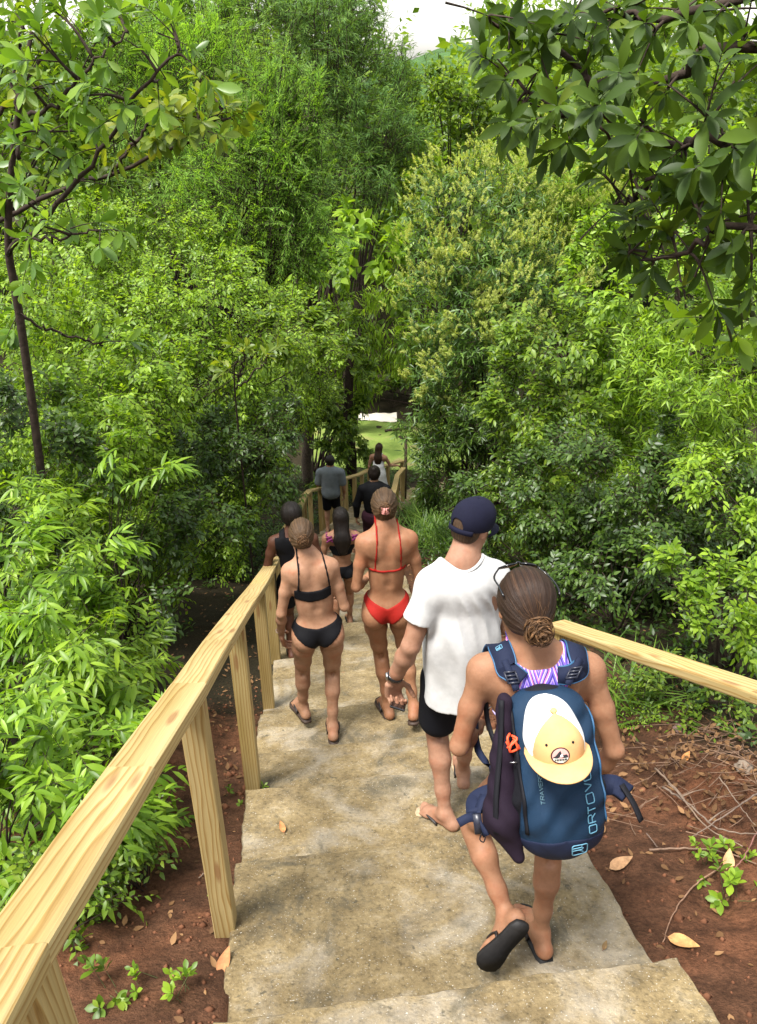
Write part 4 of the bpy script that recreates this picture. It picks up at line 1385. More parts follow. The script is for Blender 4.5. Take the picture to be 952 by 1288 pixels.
hair_cap(P8, 'hair', H_BLACK, top=.02, low=-.06, front=.05, conv=(0, 0, .12), res=.010)
for c in 'LR': P8.sandal(c, M_RUB, M_STRAP)

# 9: girl in the white dress
x0, y0 = .0, 17.8
J, s = far_pose(1.64, dict(elR=(.28, .06, 1.10), wrR=(.42, .24, 1.02)), .1)
P9 = Person((x0, y0, tread_z(x0, y0)), -12, J, SK_LIGHT, s, 'f', .013, head=(0, -.1, 0),
            hands={'L': (A(0, .1, -1), A(.9, 0, 0), A(0, 1, 0), .5), 'R': (A(.4, .9, -.3), A(0, 0, -1), A(-1, .3, 0), .5)},
            label='girl with very long brown hair in a strappy white dress, farthest down the path')
pr = [(ell(P9.J['che'] - A(0, 0, .03), A(.145, .11, .15), P9.RC), 'u', .05), (cap(P9.J['wai'] - A(0, .02, 0), A(0, -.02, .45), .150, .25), 'u', .05), (ell(P9.J['pel'] - A(0, .04, .03), A(.18, .16, .16)), 'u', .06), (cap(A(0, 0, .45), A(0, 0, .2), .24, .26), 'u', .05)]
P9.solid('dress', pr, C_DRESS, .013, lambda X, Y, Z: np.maximum(.25 - Z, Z - 1.26), lambda X, Y, Z: .012 * np.sin(np.arctan2(Y, X) * 14 + Z * 4) * np.clip((1.0 - Z) / .5, 0, 1))
x, y, z = P9.chestcoord(); xa = np.abs(x)
P9.garment('dress_straps', [np.maximum.reduce([np.abs(xa - .085) - .012, -z, z - .25])], C_DRESS, .01)
hair_cap(P9, 'hair', H_BROWN, top=.02, low=-.62, front=.05, conv=(0, -.05, .09), res=.010,
         extra=[(cap(P9.hp(0, -.06, -.02), P9.hp(0, -.12, -.24), .085, .1, (A(0, 1, 0), 1.6)), 'u', .04), (cap(P9.hp(0, -.12, -.24), P9.hp(0, -.12, -.46), .1, .06, (A(0, 1, 0), 2.0)), 'u', .04),
                (ell(P9.hp(0, -.05, .125), A(.03, .03, .035)), 'u', .02)])
for c in 'LR': P9.sandal(c, M_RUB, M_STRAP)
# ------------------------------------------------------------------ backpack and the cap clipped on it
M_BLUE = m_cloth('dark_blue_nylon', (.011, .030, .062), rough=.55, weave=1500, wr=.0)
M_NAVY = m_cloth('navy_webbing', (.013, .018, .042), rough=.7); M_PURP = m_cloth('purple_black_mesh', (.014, .008, .016), rough=.8, weave=500)
M_BLKN = m_cloth('black_nylon', (.010, .010, .013), rough=.6); M_TEAL = m_plain('blue_piping', (.03, .10, .2), .5)
M_PRINT = m_plain('pale_blue_print', (.12, .30, .42), .5); M_PRINTD = m_plain('dull_print', (.10, .19, .24), .6)
M_ORANGE = m_plain('orange_cord', (.85, .09, .03), .5); M_BUCK = m_plain('dark_buckle', (.02, .022, .035), .35, .5)
M_PEACH = m_cloth('peach_cotton', (.60, .355, .155), rough=.8, weave=700); M_MESHW = m_cloth('white_mesh', (.80, .82, .82), rough=.75, weave=420)


def field(vol, P):
    """trilinear sample"""
    q = (np.asarray(P) - vol.lo) / vol.res
    n = np.array(vol.F.shape) - 1
    q = np.clip(q, 0, n - 1.001); i = q.astype(int); f = q - i
    out = 0
    for a in (0, 1):
        for b in (0, 1):
            for c in (0, 1):
                w = np.where(a, f[:, 0], 1 - f[:, 0]) * np.where(b, f[:, 1], 1 - f[:, 1]) * np.where(c, f[:, 2], 1 - f[:, 2])
                out = out + w * vol.F[i[:, 0] + a, i[:, 1] + b, i[:, 2] + c]
    return out


def grad(vol, P, e=.006):
    g = np.stack([field(vol, P + e * np.eye(3)[i]) - field(vol, P - e * np.eye(3)[i]) for i in range(3)], 1)
    return g / (np.linalg.norm(g, axis=1)[:, None] + 1e-9)


def snap(vol, P, off, it=12, only_out=False):
    P = np.array(P, float)
    for _ in range(it):
        d = off - field(vol, P)
        if only_out: d = np.maximum(d, 0)
        P = P + grad(vol, P) * np.clip(d, -.02, .02)[:, None]
    return P


def march(vol, P, d, off, it=60):
    """from outside points along d down to the surface"""
    P = np.array(P, float)
    for _ in range(it):
        P = P + d * np.clip(field(vol, P) - off, -.01, .02)[:, None] * .8
    return P


RC = W1.RC; bu, bv, bw = RC[:, 0], -RC[:, 1], RC[:, 2]
bw = unit(bw + bv * -.36 - bu * .02); bv = unit(bv - bw * np.dot(bv, bw)); bu = np.cross(bw, -bv); bu = unit(bu)
if np.dot(bu, RC[:, 0]) < 0: bu = -bu
O = W1.J['che'] + bv * .080 - bu * .004
PF = np.stack([bu, bv, bw], 1)
pk = lambda u, v, w: O + bu * u + bv * v + bw * w
base = pk(0, .08, -.38)
root = empty('backpack', W1.world(base), W1.yaw)
tag(root, 'dark blue hiking backpack with light blue lettering, on the back of the nearest woman', 'backpack')


def onpack(o, parent=None):
    if parent is None or parent is root:
        o.parent = root; o.location = tuple(-base)
    else:
        o.parent = parent
    return o


pp = [(ell(pk(.0, .085, -.23), A(.138, .095, .20), PF), 'u', .04), (ell(pk(.0, .065, -.06), A(.108, .066, .125), PF), 'u', .06),
      (rbox(pk(0, .05, -.19), A(.112, .055, .215), .05, PF), 'u', .05), (ell(pk(0, .11, -.27), A(.108, .082, .14), PF), 'u', .05)]
lo = np.min([q[0][1] for q in pp], 0) - .03; hi = np.max([q[0][2] for q in pp], 0) + .03
PV = Vol(lo, hi, .0045).many(pp)
X, Y, Z = PV.grid()
pu = (X - O[0]) * bu[0] + (Y - O[1]) * bu[1] + (Z - O[2]) * bu[2]
pv = (X - O[0]) * bv[0] + (Y - O[1]) * bv[1] + (Z - O[2]) * bv[2]
pw = (X - O[0]) * bw[0] + (Y - O[1]) * bw[1] + (Z - O[2]) * bw[2]
fo = .0052 * np.sin((pw * .85 - pu * .6) * 75 + 1.8 * np.sin(pu * 22 + pw * 9)) * np.clip((.02 - pw) / .05, 0, 1) * np.clip((pw + .37) / .08, 0, 1) \
    + .0034 * wob(X, Y, Z, .55, 3.0) + .0012 * wob(X, Y, Z, 1.3, 1.0)
PV.F = (PV.F + fo).astype(np.float32)
body = onpack(vol_obj('pack_body', PV, M_BLKN, None, 1))
# the blue face of the pack: its own panel, seams where it meets the dark sides
face = np.maximum.reduce([PV.F - .0035, .030 - pv, pu - .128 + .0 * pw, -pu - .100 - .12 * np.clip(-.15 - pw, 0, .2), pw - .055])
onpack(vol_obj('front_panel', PV.sub(face.astype(np.float32)), M_BLUE, None, 1))
foot = np.maximum.reduce([PV.F - .006, .02 - pv, pw + .345 + .1 * np.abs(pu)])
onpack(vol_obj('base_patch', PV.sub(foot.astype(np.float32)), M_NAVY, None, 1))


def on_face(u, w, off=.006):
    P = np.stack([pk(a, .32, b) for a, b in zip(np.atleast_1d(u), np.atleast_1d(w))])
    return march(PV, P, -bv, off)


# zip and seam lines
for name, u0, mat, wd in (('zip', -.105, M_BLKN, .012), ('seam', .127, M_TEAL, .006)):
    w_ = np.linspace(.04, -.33, 30); m = MB(); Pz = on_face(np.full(30, u0), w_, .006); m.ribbon(Pz, grad(PV, Pz), wd, .004); onpack(m.build(name, mat))
# lettering drawn as strokes, reading upwards
RO = [(0, .2), (0, .9), (.12, 1), (.68, 1), (.8, .9), (.8, .1), (.68, 0), (.12, 0), (0, .1), (0, .25)]
GL = {'O': [RO], 'T': [[(0, 1), (.8, 1)], [(.4, 1), (.4, 0)]], 'R': [[(0, 0), (0, 1), (.65, 1), (.8, .9), (.8, .58), (.65, .48), (0, .48)], [(.4, .48), (.8, 0)]],
      'V': [[(0, 1), (.4, 0), (.8, 1)]], 'X': [[(0, 0), (.8, 1)], [(0, 1), (.8, 0)]], 'A': [[(0, 0), (.4, 1), (.8, 0)], [(.15, .35), (.65, .35)]],
      'E': [[(.8, 1), (0, 1), (0, 0), (.8, 0)], [(0, .5), (.65, .5)]], 'S': [[(.8, 1), (0, 1), (0, .5), (.8, .5), (.8, 0), (0, 0)]],
      '2': [[(0, 1), (.8, 1), (.8, .5), (0, .5), (0, 0), (.8, 0)]], '0': [RO]}


def strokes(m, word, u0, w0, h, adv, wid, off=.0065):
    for i, ch in enumerate(word):
        for st_ in GL.get(ch, []):
            q = np.array(st_, float); n = max(6, 6 * len(q))
            tt = np.linspace(0, len(q) - 1 - 1e-6, n); k = tt.astype(int); f = (tt - k)[:, None]
            q = q[k] * (1 - f) + q[np.minimum(k + 1, len(q) - 1)] * f
            u = u0 + (1 - q[:, 1]) * h - h / 2; w = w0 + i * adv + q[:, 0] * adv * .95
            Pz = on_face(u, w, off); m.ribbon(Pz, grad(PV, Pz), wid, .0018)


m = MB(); strokes(m, 'ORTOVOX', .076, -.335, .023, .0300, .0030); lt = onpack(m.build('lettering', M_PRINT))
m = MB(); strokes(m, 'TRAVERSE 20', -.055, -.235, .010, .0125, .0016); onpack(m.build('small_lettering', M_PRINTD))
# square mark on the base
m = MB()


def mark(m, u0, w0, h, on, wid):
    sq = [(0, .1), (0, .9), (.1, 1), (.9, 1), (1, .9), (1, .1), (.9, 0), (.1, 0), (0, .12)]
    for st_ in (sq, [(.0, .72), (.62, .72), (.72, .62), (.62, .5), (.0, .5)], [(.45, .5), (.72, .22), (.72, .2)], [(.62, .72), (.62, 1)]):
        q = np.array(st_, float); n = 6 * len(q)
        tt = np.linspace(0, len(q) - 1 - 1e-6, n); k = tt.astype(int); f = (tt - k)[:, None]
        q = q[k] * (1 - f) + q[np.minimum(k + 1, len(q) - 1)] * f
        on(u0 + q[:, 0] * h * 1.25, w0 + q[:, 1] * h, wid)


def mark_on_face(u, w, wid):
    Pz = on_face(u, w, .0095); m.ribbon(Pz, grad(PV, Pz), wid, .0018)


mark(m, .012, -.400, .036, mark_on_face, .0030)
onpack(m.build('square_mark', M_PRINT))
# straps over the shoulders
for q, sh in ((-1, 'shL'), (1, 'shR')):
    s0 = W1.J[sh]
    a = pk(q * .055, .03, .08); b = s0 + A(-q * .070, -.055, .035); c_ = s0 + A(-q * .062, .0, .062); d = s0 + A(-q * .055, .075, .03); e = s0 + A(-q * .05, .115, -.08); f = s0 + A(-q * .03, .09, -.2)
    g = s0 + A(q * .01, .0, -.30); h_ = pk(q * .115, .05, -.26)
    top = snap(W1.vol, spline([a, b, c_, d, e, f, g, h_], 60), .009, only_out=True)
    for _ in range(3): top[1:-1] = (top[:-2] + top[2:] + 2 * top[1:-1]) / 4
    nr = grad(W1.vol, top)
    m = MB(); wd = np.interp(np.linspace(0, 1, 60), [0, .12, .3, .45, .62, .7, 1], [.050, .060, .068, .066, .06, .022, .02])
    m.ribbon(top, nr, wd, .012); sp = onpack(m.build('shoulder_strap', M_NAVY))
    # piping on both rims
    t = np.gradient(top, axis=0); t /= np.linalg.norm(t, axis=1)[:, None]; sd_ = np.cross(t, nr)
    m = MB()
    for r in (-1, 1): m.tube((top + sd_ * (wd[:, None] / 2) * r + nr * .003)[:38], .0028, 5)
    onpack(m.build('strap_piping', M_TEAL), sp)
    # load lifter webbing with its buckle
    m = MB(); wb_ = [pk(q * .075, .06, .055), (pk(q * .075, .05, .09) + top[9] + nr[9] * .02) / 2, top[13] + nr[13] * .012]
    m.ribbon(spline(wb_, 10), bv, .020, .003); lf = onpack(m.build('load_lifter', M_NAVY))
    c0 = (wb_[0] * .55 + wb_[1] * .45); m = MB(); dd = unit(wb_[1] - wb_[0])
    for k in range(4): m.tube([c0 + dd * (.011 * k) - bu * .016 + bv * .006, c0 + dd * (.011 * k) + bu * .016 + bv * .006], .0032, 5)
    for r in (-1, 1): m.tube([c0 - dd * .002 + bu * .016 * r + bv * .006, c0 + dd * .035 + bu * .016 * r + bv * .006], .003, 5)
    onpack(m.build('buckle', M_BUCK), lf)
    if q < 0:
        m = MB(); Pc = top[17] + nr[17] * .0075; tx = unit(sd_[17]); ty = t[17]

        def on_strap(u, w, wid):
            m.ribbon(np.stack([Pc + tx * a_ - ty * b_ for a_, b_ in zip(u, w)]), nr[17], wid, .0016)
        mark(m, -.012, -.008, .016, on_strap, .0018)
        onpack(m.build('square_mark', M_PRINT), sp)
# the dark side pouch bulging out on the left
sp_ = [(cap(pk(-.135, .09, -.10), pk(-.165, .085, -.30), .03, .055), 'u', .03), (cap(pk(-.165, .085, -.30), pk(-.13, .085, -.42), .05, .022), 'u', .03),
       (cap(pk(-.12, .10, .04), pk(-.135, .09, -.12), .02, .032), 'u', .03)]
lo = np.min([q[0][1] for q in sp_], 0) - .03; hi = np.max([q[0][2] for q in sp_], 0) + .03
v = Vol(lo, hi, .0045).many(sp_); X, Y, Z = v.grid(); v.F = (v.F + .003 * wob(X, Y, Z, .8, 2.) + .002 * np.sin(Z * 90 + X * 70)).astype(np.float32)
onpack(vol_obj('side_pouch', v, M_PURP, None, 1))
m = MB(); m.ribbon(spline([pk(-.13, .125, .05), pk(-.148, .125, -.08), pk(-.178, .135, -.22), pk(-.19, .13, -.33)], 20), unit(bv - bu * .6), .016, .004); onpack(m.build('pouch_strap', M_BLKN))
# orange zip pulls
m = MB(); rg = np.random.default_rng(2)
for k in range(4):
    a = pk(-.118 + .004 * k, .135, -.045 - .006 * k)
    m.tube(spline([a, a + bu * rg.uniform(-.02, .02) + bv * .014 - bw * .008, a + bu * rg.uniform(-.02, .02) + bv * .012 - bw * .030, a - bw * .022 + bu * .012 * (k - 1)], 12), .0036, 6)
onpack(m.build('zip_pull', M_ORANGE))
m = MB(); m.tube([pk(-.128, .142, -.125), pk(-.108, .146, -.125)], .002, 5); onpack(m.build('zip_slider', M_METAL))
# hip belt, open: one wing each side, loose webbing
m = MB(); m.ribbon(spline([pk(-.10, .02, -.27), pk(-.17, .0, -.265), pk(-.225, .015, -.275), pk(-.235, .06, -.29)], 16), unit(A(-.3, -.6, .7)), .062, .016); onpack(m.build('hip_belt', M_NAVY))
m = MB(); m.ribbon(spline([pk(-.205, .035, -.25), pk(-.235, .07, -.30), pk(-.215, .09, -.35)], 10), unit(bv - bu), .026, .005)
m.ribbon(spline([pk(-.235, .07, -.30), pk(-.262, .08, -.295), pk(-.292, .085, -.305)], 8), unit(bv + bw * .5), .026, .004)
onpack(m.build('belt_webbing', M_NAVY))
m = MB(); c0 = pk(-.235, .078, -.315)
m.ribbon([c0 + bw * .028, c0, c0 - bw * .03], bv, .026, .012); onpack(m.build('buckle', M_BUCK))
m = MB(); m.tube(spline([pk(-.228, .09, -.34), pk(-.236, .092, -.357), pk(-.226, .094, -.365), pk(-.219, .092, -.352)], 10), .002, 5); onpack(m.build('cord_loop', M_BLKN))
m = MB(); m.ribbon(spline([pk(.12, .03, -.27), pk(.18, .02, -.27), pk(.215, .05, -.29)], 12), unit(A(.3, -.6, .7)), .06, .016); onpack(m.build('hip_belt', M_NAVY))
m = MB(); m.ribbon(spline([pk(.20, .05, -.26), pk(.222, .075, -.31), pk(.236, .085, -.36)], 10), unit(bv + bu), .024, .004); onpack(m.build('belt_webbing', M_BLKN))
m = MB(); m.ribbon(spline([W1.J['shL'] + A(-.005, -.03, -.085), W1.J['shL'] + A(-.03, -.05, -.20), W1.J['shL'] + A(-.045, -.03, -.27)], 12), A(-.4, -1, .2), .020, .003); onpack(m.build('loose_webbing', M_BLKN))
m = MB(); m.ribbon(spline([W1.J['shL'] + A(.01, -.035, -.07), W1.J['shL'] + A(.03, -.05, -.2), pk(-.11, .06, -.26)], 12), A(-.4, -1, .2), .016, .003); onpack(m.build('loose_webbing', M_BLKN))

# ---- the peach and white cap hanging on the pack, brim down
cz = unit(bv * .50 + bw * .87); cy = unit(-bw - cz * np.dot(-bw, cz)); cx = unit(np.cross(cy, cz))
CF = np.stack([cx, cy, cz], 1)
CO = march(PV, pk(-.006, .34, -.035)[None], -bv, .0)[0] + bv * .045 - bw * .02
ck = lambda x, y, z: CO + cx * x + cy * y + cz * z
cp_ = [(ell(ck(0, .0, .0), A(.080, .118, .112), CF), 'u', .01), (ell(ck(0, .045, .045), A(.060, .055, .055), CF), 'u', .03),
       (ell(ck(0, -.055, .03), A(.055, .06, .05), CF), 'u', .03)]
lo = np.min([q[0][1] for q in cp_], 0) - .02; hi = np.max([q[0][2] for q in cp_], 0) + .02
CV = Vol(lo, hi, .0035).many(cp_); X, Y, Z = CV.grid()
qx = (X - CO[0]) * cx[0] + (Y - CO[1]) * cx[1] + (Z - CO[2]) * cx[2]
qy = (X - CO[0]) * cy[0] + (Y - CO[1]) * cy[1] + (Z - CO[2]) * cy[2]
qz = (X - CO[0]) * cz[0] + (Y - CO[1]) * cz[1] + (Z - CO[2]) * cz[2]
front_line = qy - (.012 + .72 * np.abs(qx))
CV.F = (CV.F + np.where(front_line < 0, 1, .25) * (.0026 * wob(X, Y, Z, .7, 5.) + .0018 * np.sin(qx * 60 + qy * 30)) - .0012 * np.exp(-(qx / .004) ** 2)).astype(np.float32)
notch = .030 - np.sqrt(qx ** 2 + (qy + .128) ** 2 + 0 * qz)
back_F = np.maximum.reduce([CV.F, -qz - .004, front_line, notch])
CR = W1.world(ck(0, 0, 0))
croot = empty('cap', CR, W1.yaw)
tag(croot, 'white and peach trucker cap with a round mountain patch, hanging on the backpack', 'cap')


def oncap(o, parent=None):
    o.parent = parent or croot
    if parent is None: o.location = tuple(-CO)
    return o


oncap(vol_obj('mesh_back', CV.sub(back_F.astype(np.float32)), M_MESHW, None, 1))
fr_F = np.maximum.reduce([CV.F - .0012, -qz - .004, -front_line])
fp = oncap(vol_obj('front_panel', CV.sub(fr_F.astype(np.float32)), M_PEACH, None, 1))
# brim
NU, NR = 25, 8
V = []
for i in range(NU):
    t = -1 + 2 * i / (NU - 1); an = t * 1.5
    for r in range(NR):
        f = r / (NR - 1)
        x_ = .081 * sin(an) * (1 + .10 * f); y_ = .116 * cos(an) * .98 + f * (.082 * max(cos(an), 0) ** .28) - .006
        z_ = .006 + .020 * f + .020 * cos(t * 1.5) * (1 - f * .2) - .024 * t * t
        V.append(ck(x_, y_, z_))
V = np.array(V); off = cz * .004
V2 = np.concatenate([V, V - off]); n0 = len(V); F = []
for i in range(NU - 1):
    for r in range(NR - 1):
        q = i * NR + r; F += [(q, q + 1, q + NR + 1, q + NR), (q + n0, q + n0 + NR, q + n0 + NR + 1, q + n0 + 1)]
    q = i * NR + NR - 1; F += [(q, q + n0, q + n0 + NR, q + NR)]; q = i * NR; F += [(q, q + NR, q + n0 + NR, q + n0)]
m = MB(); m.add(V2, F); oncap(m.build('brim', M_PEACH, None, True))
tp = march(CV, ck(0, .006, .25)[None], -cz, 0)[0]
m = MB(); m.tube([tp - cz * .002, tp + cz * .003, tp + cz * .006], [.010, .0095, .005], 14); oncap(m.build('button', M_PEACH, None, True))


def on_cap(x_, y_, off, d=unit(A(0, -.75, -.66))):
    dd = CF @ d
    P = np.stack([ck(a, b, 0) - dd * .2 for a, b in zip(np.atleast_1d(x_), np.atleast_1d(y_))])
    return march(CV, P, dd, off)


def disc(xf, yf, n=28, rings=4):
    """points of a filled round patch in cap coordinates"""
    t = np.arange(n) * 2 * pi / n
    xs_ = [xf]; ys_ = [yf]
    return t


PX, PY, PR = .006, .048, .025
m = MB(); n = 32; t = np.arange(n) * 2 * pi / n


def patch(poly, off, mat, name, parent):
    q = np.array(poly, float); c = q.mean(0)
    P = on_cap(PX + q[:, 0] * PR, PY + q[:, 1] * PR * 1.35, off); Pc = on_cap(PX + c[0] * PR, PY + c[1] * PR * 1.35, off)
    k = len(q); mm = MB(); mm.add(np.vstack([P, Pc]), [(i, (i + 1) % k, k) for i in range(k)])
    return oncap(mm.build(name, mat), parent)


circ = lambda r: [(r * cos(a), r * sin(a)) for a in t]
pt = patch(circ(1.0), .0022, m_plain('patch_border', (.035, .008, .012), .8), 'patch', fp)
patch(circ(.86), .0030, m_plain('patch_pink', (.62, .33, .30), .8), 'patch_sky', fp)
mt = [(-.80, .1), (-.62, -.12), (-.45, .06), (-.2, .1), (-.02, -.62), (.2, -.42), (.38, -.18), (.55, .0), (.82, .15), (.7, .4), (-.7, .4)]
patch(mt, .0037, m_plain('patch_mountain', (.02, .02, .028), .8), 'patch_mountain', fp)
patch([(-.28, .1), (-.12, -.25), (.02, -.1), (.1, .12)], .0042, m_plain('patch_white', (.7, .68, .66), .8), 'patch_snow', fp)
bd = [(-.8, .3), (.8, .22), (.78, .42), (.55, .66), (.2, .82), (-.2, .84), (-.55, .66), (-.76, .45)]
patch(bd, .0045, m_plain('patch_band', (.48, .50, .44), .8), 'patch_band', fp)
m = MB()
for i in range(9):
    xq = -.56 + .14 * i; P = on_cap([PX + xq * PR, PX + (xq + .03 * (-1) ** i) * PR], [PY + .36 * PR * 1.35, PY + .54 * PR * 1.35], .0055); m.ribbon(P, cz, .0026, .001)
oncap(m.build('patch_lettering', m_plain('patch_ink', (.02, .02, .03), .8)), fp)
for q in (-1, 1):
    P = on_cap([q * .034 + .003], [.002], .0)[0]; g = grad(CV, P[None])[0]
    m = MB(); m.tube([P - g * .002, P + g * .0025], [.0042, .0036], 10); oncap(m.build('eyelet', M_BLKN, None, True), fp)
# ------------------------------------------------------------------ foliage
def m_leaf(name, dark, mid, light, trans=.35, rough=.42, spec=.45, tcol=None, yellow=None):
    s = NT(name)
    g = s.n('ShaderNodeNewGeometry')
    dark, mid, light = (tuple(a * b for a, b in zip(q, (1.28, 1.18, .9))) for q in (dark, mid, light))
    c = s.coord()
    n = s.noise(c, 1.6, 3, .6)
    f = s.math('ADD', s.math('MULTIPLY', g.outputs['Random Per Island'], .65), s.math('MULTIPLY', n, .35))
    st = [(.12, dark), (.5, mid), (.8, light)]
    if yellow: st.append((.97, yellow))
    col = s.ramp(f, st)
    s.set(col, rough, spec)
    t = s.n('ShaderNodeBsdfTranslucent')
    tc = s.mix(1.0, col, (1.5, 1.45, .55), 'MULTIPLY') if tcol is None else tcol
    if isinstance(tc, tuple): t.inputs[0].default_value = tc + (1,)
    else: s.l(tc, t.inputs[0])
    mx = s.n('ShaderNodeMixShader'); mx.inputs[0].default_value = trans + .06
    s.l(s.bsdf.outputs[0], mx.inputs[1]); s.l(t.outputs[0], mx.inputs[2]); s.l(mx.outputs[0], s.out.inputs[0])
    return s.m


LF_BRIGHT = m_leaf('leaf_bright', (.055, .125, .012), (.13, .26, .022), (.23, .39, .04), .42)
LF_MID = m_leaf('leaf_mid', (.045, .095, .011), (.092, .175, .018), (.18, .28, .03), .38)
LF_FRESH = m_leaf('leaf_fresh', (.07, .15, .016), (.15, .27, .026), (.25, .40, .045), .42)
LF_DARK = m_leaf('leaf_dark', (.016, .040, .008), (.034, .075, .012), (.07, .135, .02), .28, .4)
LF_GLOSS = m_leaf('leaf_leathery', (.018, .040, .007), (.034, .072, .010), (.07, .13, .016), .34, .5, .3, None, (.17, .19, .02))
LF_ROS = m_leaf('leaf_rosette', (.05, .11, .018), (.09, .19, .03), (.17, .29, .05), .38, .35, .5)
LF_MANGO = m_leaf('leaf_mango', (.03, .072, .018), (.052, .115, .024), (.10, .19, .035), .28, .42)
LF_OLIVE = m_leaf('leaf_olive', (.055, .10, .014), (.12, .19, .022), (.19, .24, .03), .4, .4, .4, None, (.26, .17, .03))
LF_FEATH = m_leaf('leaf_feathery', (.075, .18, .03), (.14, .29, .05), (.23, .40, .075), .45, .6, .25)
LF_CAS = m_leaf('needle_dark', (.04, .10, .03), (.075, .16, .04), (.13, .24, .055), .32, .6, .25)
LF_FLOW = m_leaf('blossom_yellow', (.19, .27, .07), (.28, .36, .12), (.38, .42, .20), .4, .7, .2)
LF_GRASS = m_leaf('grass_blade', (.05, .12, .02), (.10, .20, .03), (.17, .28, .05), .4)
LF_DRY = m_leaf('dry_leaf', (.10, .05, .025), (.20, .105, .05), (.33, .19, .10), .1, .7, .2)
BARK = m_plain('grey_bark', (.10, .075, .055), .9, .2, .45, 25, .8, .01)
BARK_D = m_plain('dark_bark', (.038, .026, .019), .9, .2, .4, 25, .8, .01)
TWIG = m_plain('green_twig', (.075, .085, .03), .7, .3, .3, 20)

WID = {'lance': lambda t: np.sin(pi * t ** .75), 'ovate': lambda t: np.sin(pi * t ** .68) ** .9, 'obov': lambda t: np.sin(pi * t ** 1.35) ** .85, 'strap': lambda t: np.minimum(1, 6 * t) * np.minimum(1, (1 - t) * 2.5)}


def leaf_tpl(shape, aspect, seg=3, fold=.25, curl=.18):
    """unit leaf along +x, normal +z"""
    V = [(0, 0, 0)]; F = []
    ts = np.arange(1, seg) / seg
    for t in ts:
        w = float(WID[shape](t)) * aspect / 2
        z = -curl * t * t
        V += [(t, w, z + fold * w), (t, 0, z), (t, -w, z + fold * w)]
    V.append((1, 0, -curl)); n = len(V) - 1
    T = [(0, 2, 1), (0, 3, 2)]; Qd = []
    for i in range(seg - 2):
        a = 1 + 3 * i
        Qd += [(a, a + 1, a + 4, a + 3), (a + 1, a + 2, a + 5, a + 4)]
    a = 1 + 3 * (seg - 2)
    T += [(a, a + 1, n), (a + 1, a + 2, n)]
    return np.array(V), np.array(T), (np.array(Qd) if Qd else np.zeros((0, 4), int))


def nrm(v): return v / (np.linalg.norm(v, axis=-1, keepdims=True) + 1e-9)


class Leaves:
    def __init__(s): s.V = []; s.T = []; s.Q = []; s.n = 0

    def add(s, P, D, N, L, tpl):
        """positions, directions, normals, lengths"""
        V, T, Q = tpl
        X = nrm(D); Y = nrm(np.cross(N, X)); Z = np.cross(X, Y)
        L = np.broadcast_to(L, (len(P),))
        W = P[:, None, :] + L[:, None, None] * (V[None, :, 0, None] * X[:, None, :] + V[None, :, 1, None] * Y[:, None, :] + V[None, :, 2, None] * Z[:, None, :])
        k = len(V); off = (s.n + np.arange(len(P)) * k)[:, None, None]
        s.V.append(W.reshape(-1, 3)); s.T.append((T[None] + off).reshape(-1, 3))
        if len(Q): s.Q.append((Q[None] + off).reshape(-1, 4))
        s.n += len(P) * k

    def build(s, name, mat, parent=None):
        f = [np.concatenate(s.T)]
        if s.Q: f.append(np.concatenate(s.Q))
        return mesh_obj(name, np.concatenate(s.V), f, mat, parent, smooth=True)


UP = np.array([0, 0, 1.0])


